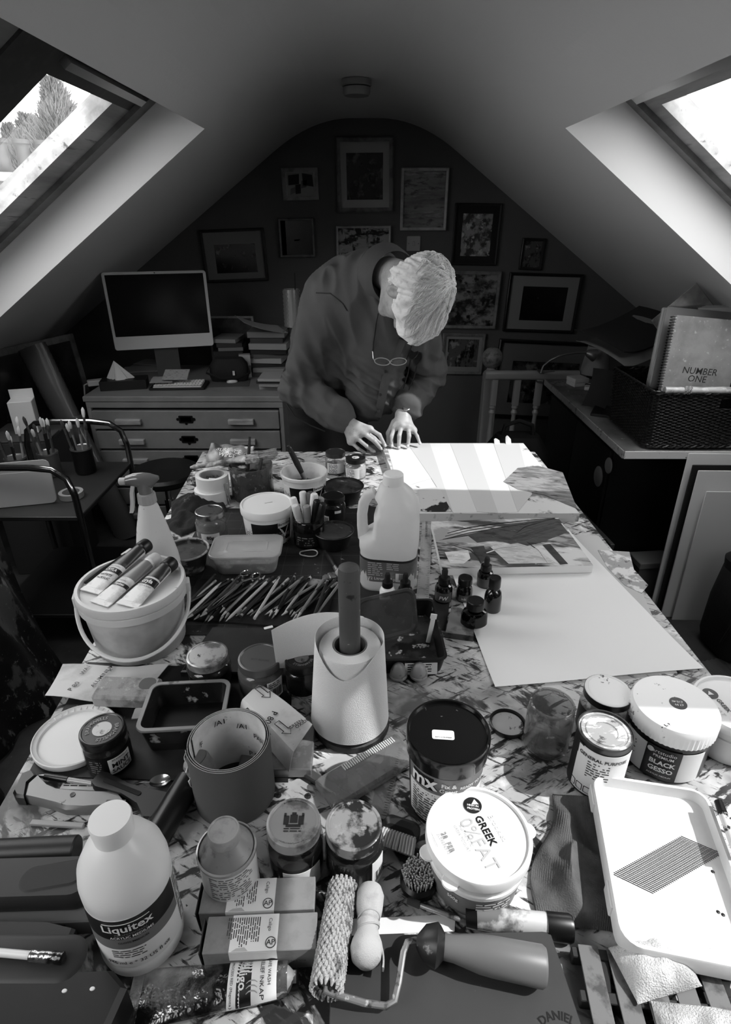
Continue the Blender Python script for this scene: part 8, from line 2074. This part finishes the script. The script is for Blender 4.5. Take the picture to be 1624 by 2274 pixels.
for i in range(3600):
    a = R_.uniform(0, 6.283); rad = .125 * math.sqrt(R_.random()); r_, f_ = whorl.x + rad * math.cos(a) * .8, whorl.y + .06 + rad * math.sin(a) * 1.15
    pts = []; L = R_.uniform(.03, .07); swirl = R_.uniform(-.5, .9)
    o = Vector(H(r_, f_, .25)); r = hb_.ray_cast(o, -hu)
    if r[0] is None: continue
    p = r[0]; n = r[1]; lift = R_.uniform(.0005, .004)
    for k in range(6):
        pts.append(inv @ (p + n * (lift * math.sin(.5 + k * .5) + .0004)))
        q = p - Hc; dr = Vector((q.dot(hr) - whorl.x, q.dot(hf) - whorl.y, 0)); dr = dr.normalized() if dr.length > 1e-4 else Vector((0, 1, 0))
        dr = Vector((dr.x * .75 - dr.y * swirl * .35 + .12, dr.y * .75 + dr.x * swirl * .35 + .45, 0)).normalized()
        t_ = hr * dr.x + hf * dr.y; t_ = (t_ - n * t_.dot(n)).normalized(); p2 = p + t_ * L / 5
        nn = hb_.find_nearest(p2)
        if nn[0] is None: break
        p, n = nn[0], nn[1]
    if len(pts) > 3: (sg if i % 9 == 0 else sb).tube(pts, [.0013 - .0008 * k / len(pts) for k in range(len(pts))], 4, cap=False)
part('hair_strands', sg, mat('grey_hair_strand', .72, .7), HAIR, 'grey strands among the white', kind='stuff')
part('hair_strands', sb, mat('white_hair_strand', .98, .6, trans=.5), HAIR, kind='stuff')
# watch on the left wrist
dw = (Vector(WL) - Vector(EL)).normalized(); Wc = Vector(EL).lerp(Vector(WL), .955); Mw = inv @ Matrix.Translation(Wc) @ dw.to_track_quat('Z', 'X').to_matrix().to_4x4(); wt = bpy.data.objects.new('wristwatch', None); COL.objects.link(wt); wt.parent = man; wt['label'] = 'steel bracelet wristwatch'
lk = MB()
for i in range(26): a = 2 * math.pi * i / 26; lk.rbox(.0075, .017, .004, .001, .001, Mw @ Matrix.Rotation(a, 4, 'Z') @ T(0, -.0315, 0, rx=math.pi / 2) @ T(0, 0, 0))
part('bracelet', lk, mat('watch_steel', .65, .2, metal=.9), wt)
vd = (Mw.inverted() @ (inv @ Vector((.3, 1.2, 2.0)))); va = math.atan2(vd.y, vd.x); part('watch_case', MB().lathe([(.016, 0), (.0175, .002), (.0165, .009), (.014, .010), (0, .0095)], 28, Mw @ Matrix.Rotation(va, 4, 'Z') @ T(.030, 0, 0, ry=math.pi / 2)), mat('watch_steel', .65), wt)
part('watch_dial', MB().lathe([(.0135, .0102), (0, .0104)], 24, Mw @ Matrix.Rotation(va, 4, 'Z') @ T(.030, 0, 0, ry=math.pi / 2), False, False), mat('watch_dial', .3, .2), wt)
part('ring', MB().tube([Vector(inv @ Vector(FL[2][0]).lerp(Vector(FL[2][1]), .62)) + Vector((.0095 * math.cos(a), .004 * math.sin(a) - .002, .0095 * math.sin(a) * .5)) for a in [2 * math.pi * i / 20 for i in range(21)]], .0012, 6), m_st2, man)
# spectacles on a cord round the neck, second pair in the pocket
def loop(px, py, rx, ry, dist_off=.012, n=28, tilt=0): return [hit(px + rx * math.cos(a) * math.cos(tilt) - ry * math.sin(a) * math.sin(tilt), py + rx * math.cos(a) * math.sin(tilt) + ry * math.sin(a) * math.cos(tilt), .0) for a in [2 * math.pi * i / n for i in range(n + 1)]]
def flatten(pts, y): return [ony(*proj(p), y) for p in pts]
ys = min(hit(848, 802).y, hit(885, 802).y, hit(868, 802).y) - .012
t = thing('spectacles', 'thin-framed spectacles hanging on a dark cord in front of the shirt', 'spectacles', (0, 0, 0))
for px, rx, ti in ((849, 17, .12), (885, 18, -.08)):
    lp = flatten(loop(px, 803, rx, 8, tilt=ti), ys); part('rim', MB().tube(lp, .0018, 6), mat('specs_metal', .75, .3, metal=.6), t)
    c = sum(lp[:-1], Vector()) / (len(lp) - 1); part('lens', MB().add([tuple(q) for q in lp[:-1]], [list(range(len(lp) - 1))]), glassy('lens', .95, .02), t)
part('bridge', MB().tube(flatten([ony(x, y, 2) for x, y in ((865, 804), (868, 801), (871, 803))], ys), .0013, 6), mat('specs_metal', .5), t)
part('temple', MB().tube([ony(832, 801, ys), ony(829, 796, ys - .01), ony(828, 780, ys + .005)], .0016, 6), mat('specs_metal', .5), t)
part('neck_cord', MB().tube([ony(828, 782, ys + .005)] + [hit(x, y, .004) for x, y in ((832, 750), (836, 720), (842, 695))], .0015, 6), m_blkp, t)
part('neck_cord', MB().tube([ony(902, 800, ys)] + [hit(x, y, .006) for x, y in ((908, 782), (915, 765))], .0015, 6), m_blkp, t)
y2 = min(hit(915, 790).y, hit(920, 790).y) - .014; t = thing('sunglasses', 'dark folded second spectacles hooked on the shirt pocket', 'spectacles', (0, 0, 0))
for px, py, rx, ry, ti in ((918, 785, 9, 14, .5), (928, 797, 8, 15, .4)):
    lp = flatten(loop(px, py, rx, ry, tilt=ti), y2); part('rim', MB().tube(lp, .002, 6), m_blkp, t); part('lens', MB().add([tuple(q) for q in lp[:-1]], [list(range(len(lp) - 1))]), mat('dark_lens', .12, .05), t); y2 += .006
part('temple', MB().tube([ony(912, 798, y2 - .006), ony(906, 830, y2), ony(896, 862, y2 + .015)], .0028, 6), m_blkp, t); part('temple', MB().tube([ony(926, 812, y2 - .006), ony(920, 838, y2), ony(908, 866, y2 + .015)], .0022, 6), m_blkp, t)
# the craft knife in his right hand
A = ony(838, 986, 2.105); B = onz(876, 991, TZ + .0325); d = B - A; L = d.length; t = thing('scalpel', 'slim steel scalpel held in the man’s right hand over the paper', 'knife', A, rot=d.to_track_quat('X', 'Z').to_euler())
part('handle', MB().rbox(L * .8, .006, .003, .001, .001, T(L * .35, 0, -.001)), m_st2, t); part('blade', MB().prism([(L * .72, -.003), (L, .0), (L * .9, .003), (L * .72, .003)], .0008), m_st2, t)
# ================================================================== OUTSIDE THE LEFT WINDOW
m_brick = mat('chimney_brick', .28, .9); m_pot = mat('chimney_pot_clay', .30, .8, layers=((.2, 4, .55, .1),))
def far(px, py, dist):
    d = ray(px, py); return Vector((0, 0, CAMZ)) + d * dist
c = far(38, 385, 10)
t = thing('chimney_stack', 'brick chimney stack outside the left window carrying clay pots', 'chimney', (c.x, c.y, c.z), .6)
part('stack_core', MB().box(1.30, .50, 1.6, T(0, 0, -1.7)), mat('mortar', .5, .9), t)
bk = MB().rbox(.215, .1, .065, .004, .004).mesh('brick'); bk.materials.append(m_brick)
for r in range(14):
    z = -.14 - .075 * r - .065
    for q in range(6):
        o = part('brick', bk, m_brick, t, loc=(-.54 + q * .225 + (r % 2) * .05 - .04, -.21, z)); 
    for q in range(2):
        o = part('brick', bk, m_brick, t, loc=(-.612, -.1 + q * .225, z)); o.rotation_euler = (0, 0, math.pi / 2)
        o = part('brick', bk, m_brick, t, loc=(.612, -.1 + q * .225, z)); o.rotation_euler = (0, 0, math.pi / 2)
part('cap_course', MB().rbox(1.4, .6, .13, .02, .02, T(0, 0, -.13)), mat('mortar', .5), t)
for i in range(4):
    p = thing('chimney_pot', 'tall clay chimney pot on the stack outside, ' + ('leftmost of four', 'second from left', 'third from left', 'rightmost of four')[i], 'chimney pot', t.matrix_world @ Vector((0, 0, 0)) if False else (c.x + (-.48 + .32 * i) * math.cos(.6), c.y + (-.48 + .32 * i) * math.sin(.6), c.z), group='clay chimney pots')
    part('pot_body', MB().lathe([(.13, 0), (.135, .06), (.115, .1), (.105, .38), (.12, .42)], 24, cap1=False), m_pot, p)
    part('pot_rim', MB().lathe([(.12, .42), (.135, .44), (.135, .50), (.10, .50), (.10, .3)], 24, cap1=False), m_pot, p)
def conifer(lab, x, y, z0, h, r, n, seed):
    R_ = random.Random(seed); t = thing('conifer_tree', lab, 'tree', (x, y, z0), group='conifers outside the left window')
    part('trunk', MB().tube([(0, 0, 0), (.05, 0, h * .5), (0, 0, h * .92)], [.12, .07, .02], 8), mat('bark', .25, .9), t)
    b = MB()
    for i in range(n):
        k = R_.random() ** .8; a = R_.uniform(0, 6.283)
        rad = r * (1 - k) ** .75 * (.75 + .35 * math.sin(a * 3 + k * 14))
        L = .35 + .75 * (1 - k)
        q = R_.uniform(.35, 1)
        p0 = Vector((rad * q * math.cos(a), rad * q * math.sin(a), h * (.08 + .9 * k)))
        d = Vector((math.cos(a + R_.uniform(-.4, .4)), math.sin(a + R_.uniform(-.4, .4)), R_.uniform(1.0, 2.2))).normalized()
        for s in range(5):
            e = (d + Vector((R_.uniform(-.5, .5), R_.uniform(-.5, .5), R_.uniform(-.2, .4)))).normalized()
            o_ = p0 + d * (L * .18 * s); l2 = L * .45
            sd = e.orthogonal().normalized() * .022; s2 = e.cross(sd).normalized() * .022
            b.add([o_ + sd, o_ - sd * .5 + s2, o_ - sd * .5 - s2, o_ + e * l2], [[0, 1, 3], [1, 2, 3], [2, 0, 3]])
    part('foliage', b, mat('conifer_green', .33, .8), t, kind='stuff', angle=180)
c = far(118, 205, 15.5); conifer('tall spiky conifer outside, right of the chimney pots', c.x, c.y, c.z - 5.6, 5.8, 1.5, 2600, 1)
c = far(60, 270, 19.5); conifer('lower bushy conifer outside, behind the chimney pots', c.x, c.y, c.z - 5.2, 5.3, 2.0, 2200, 2)
c = far(215, 220, 23.5); conifer('conifer outside mostly hidden by the window sash', c.x, c.y, c.z - 6.4, 6.4, 1.9, 2000, 3)
c = far(20, 290, 28); conifer('conifer outside at far left of the window', c.x, c.y, c.z - 5.4, 5.6, 1.9, 2000, 4)
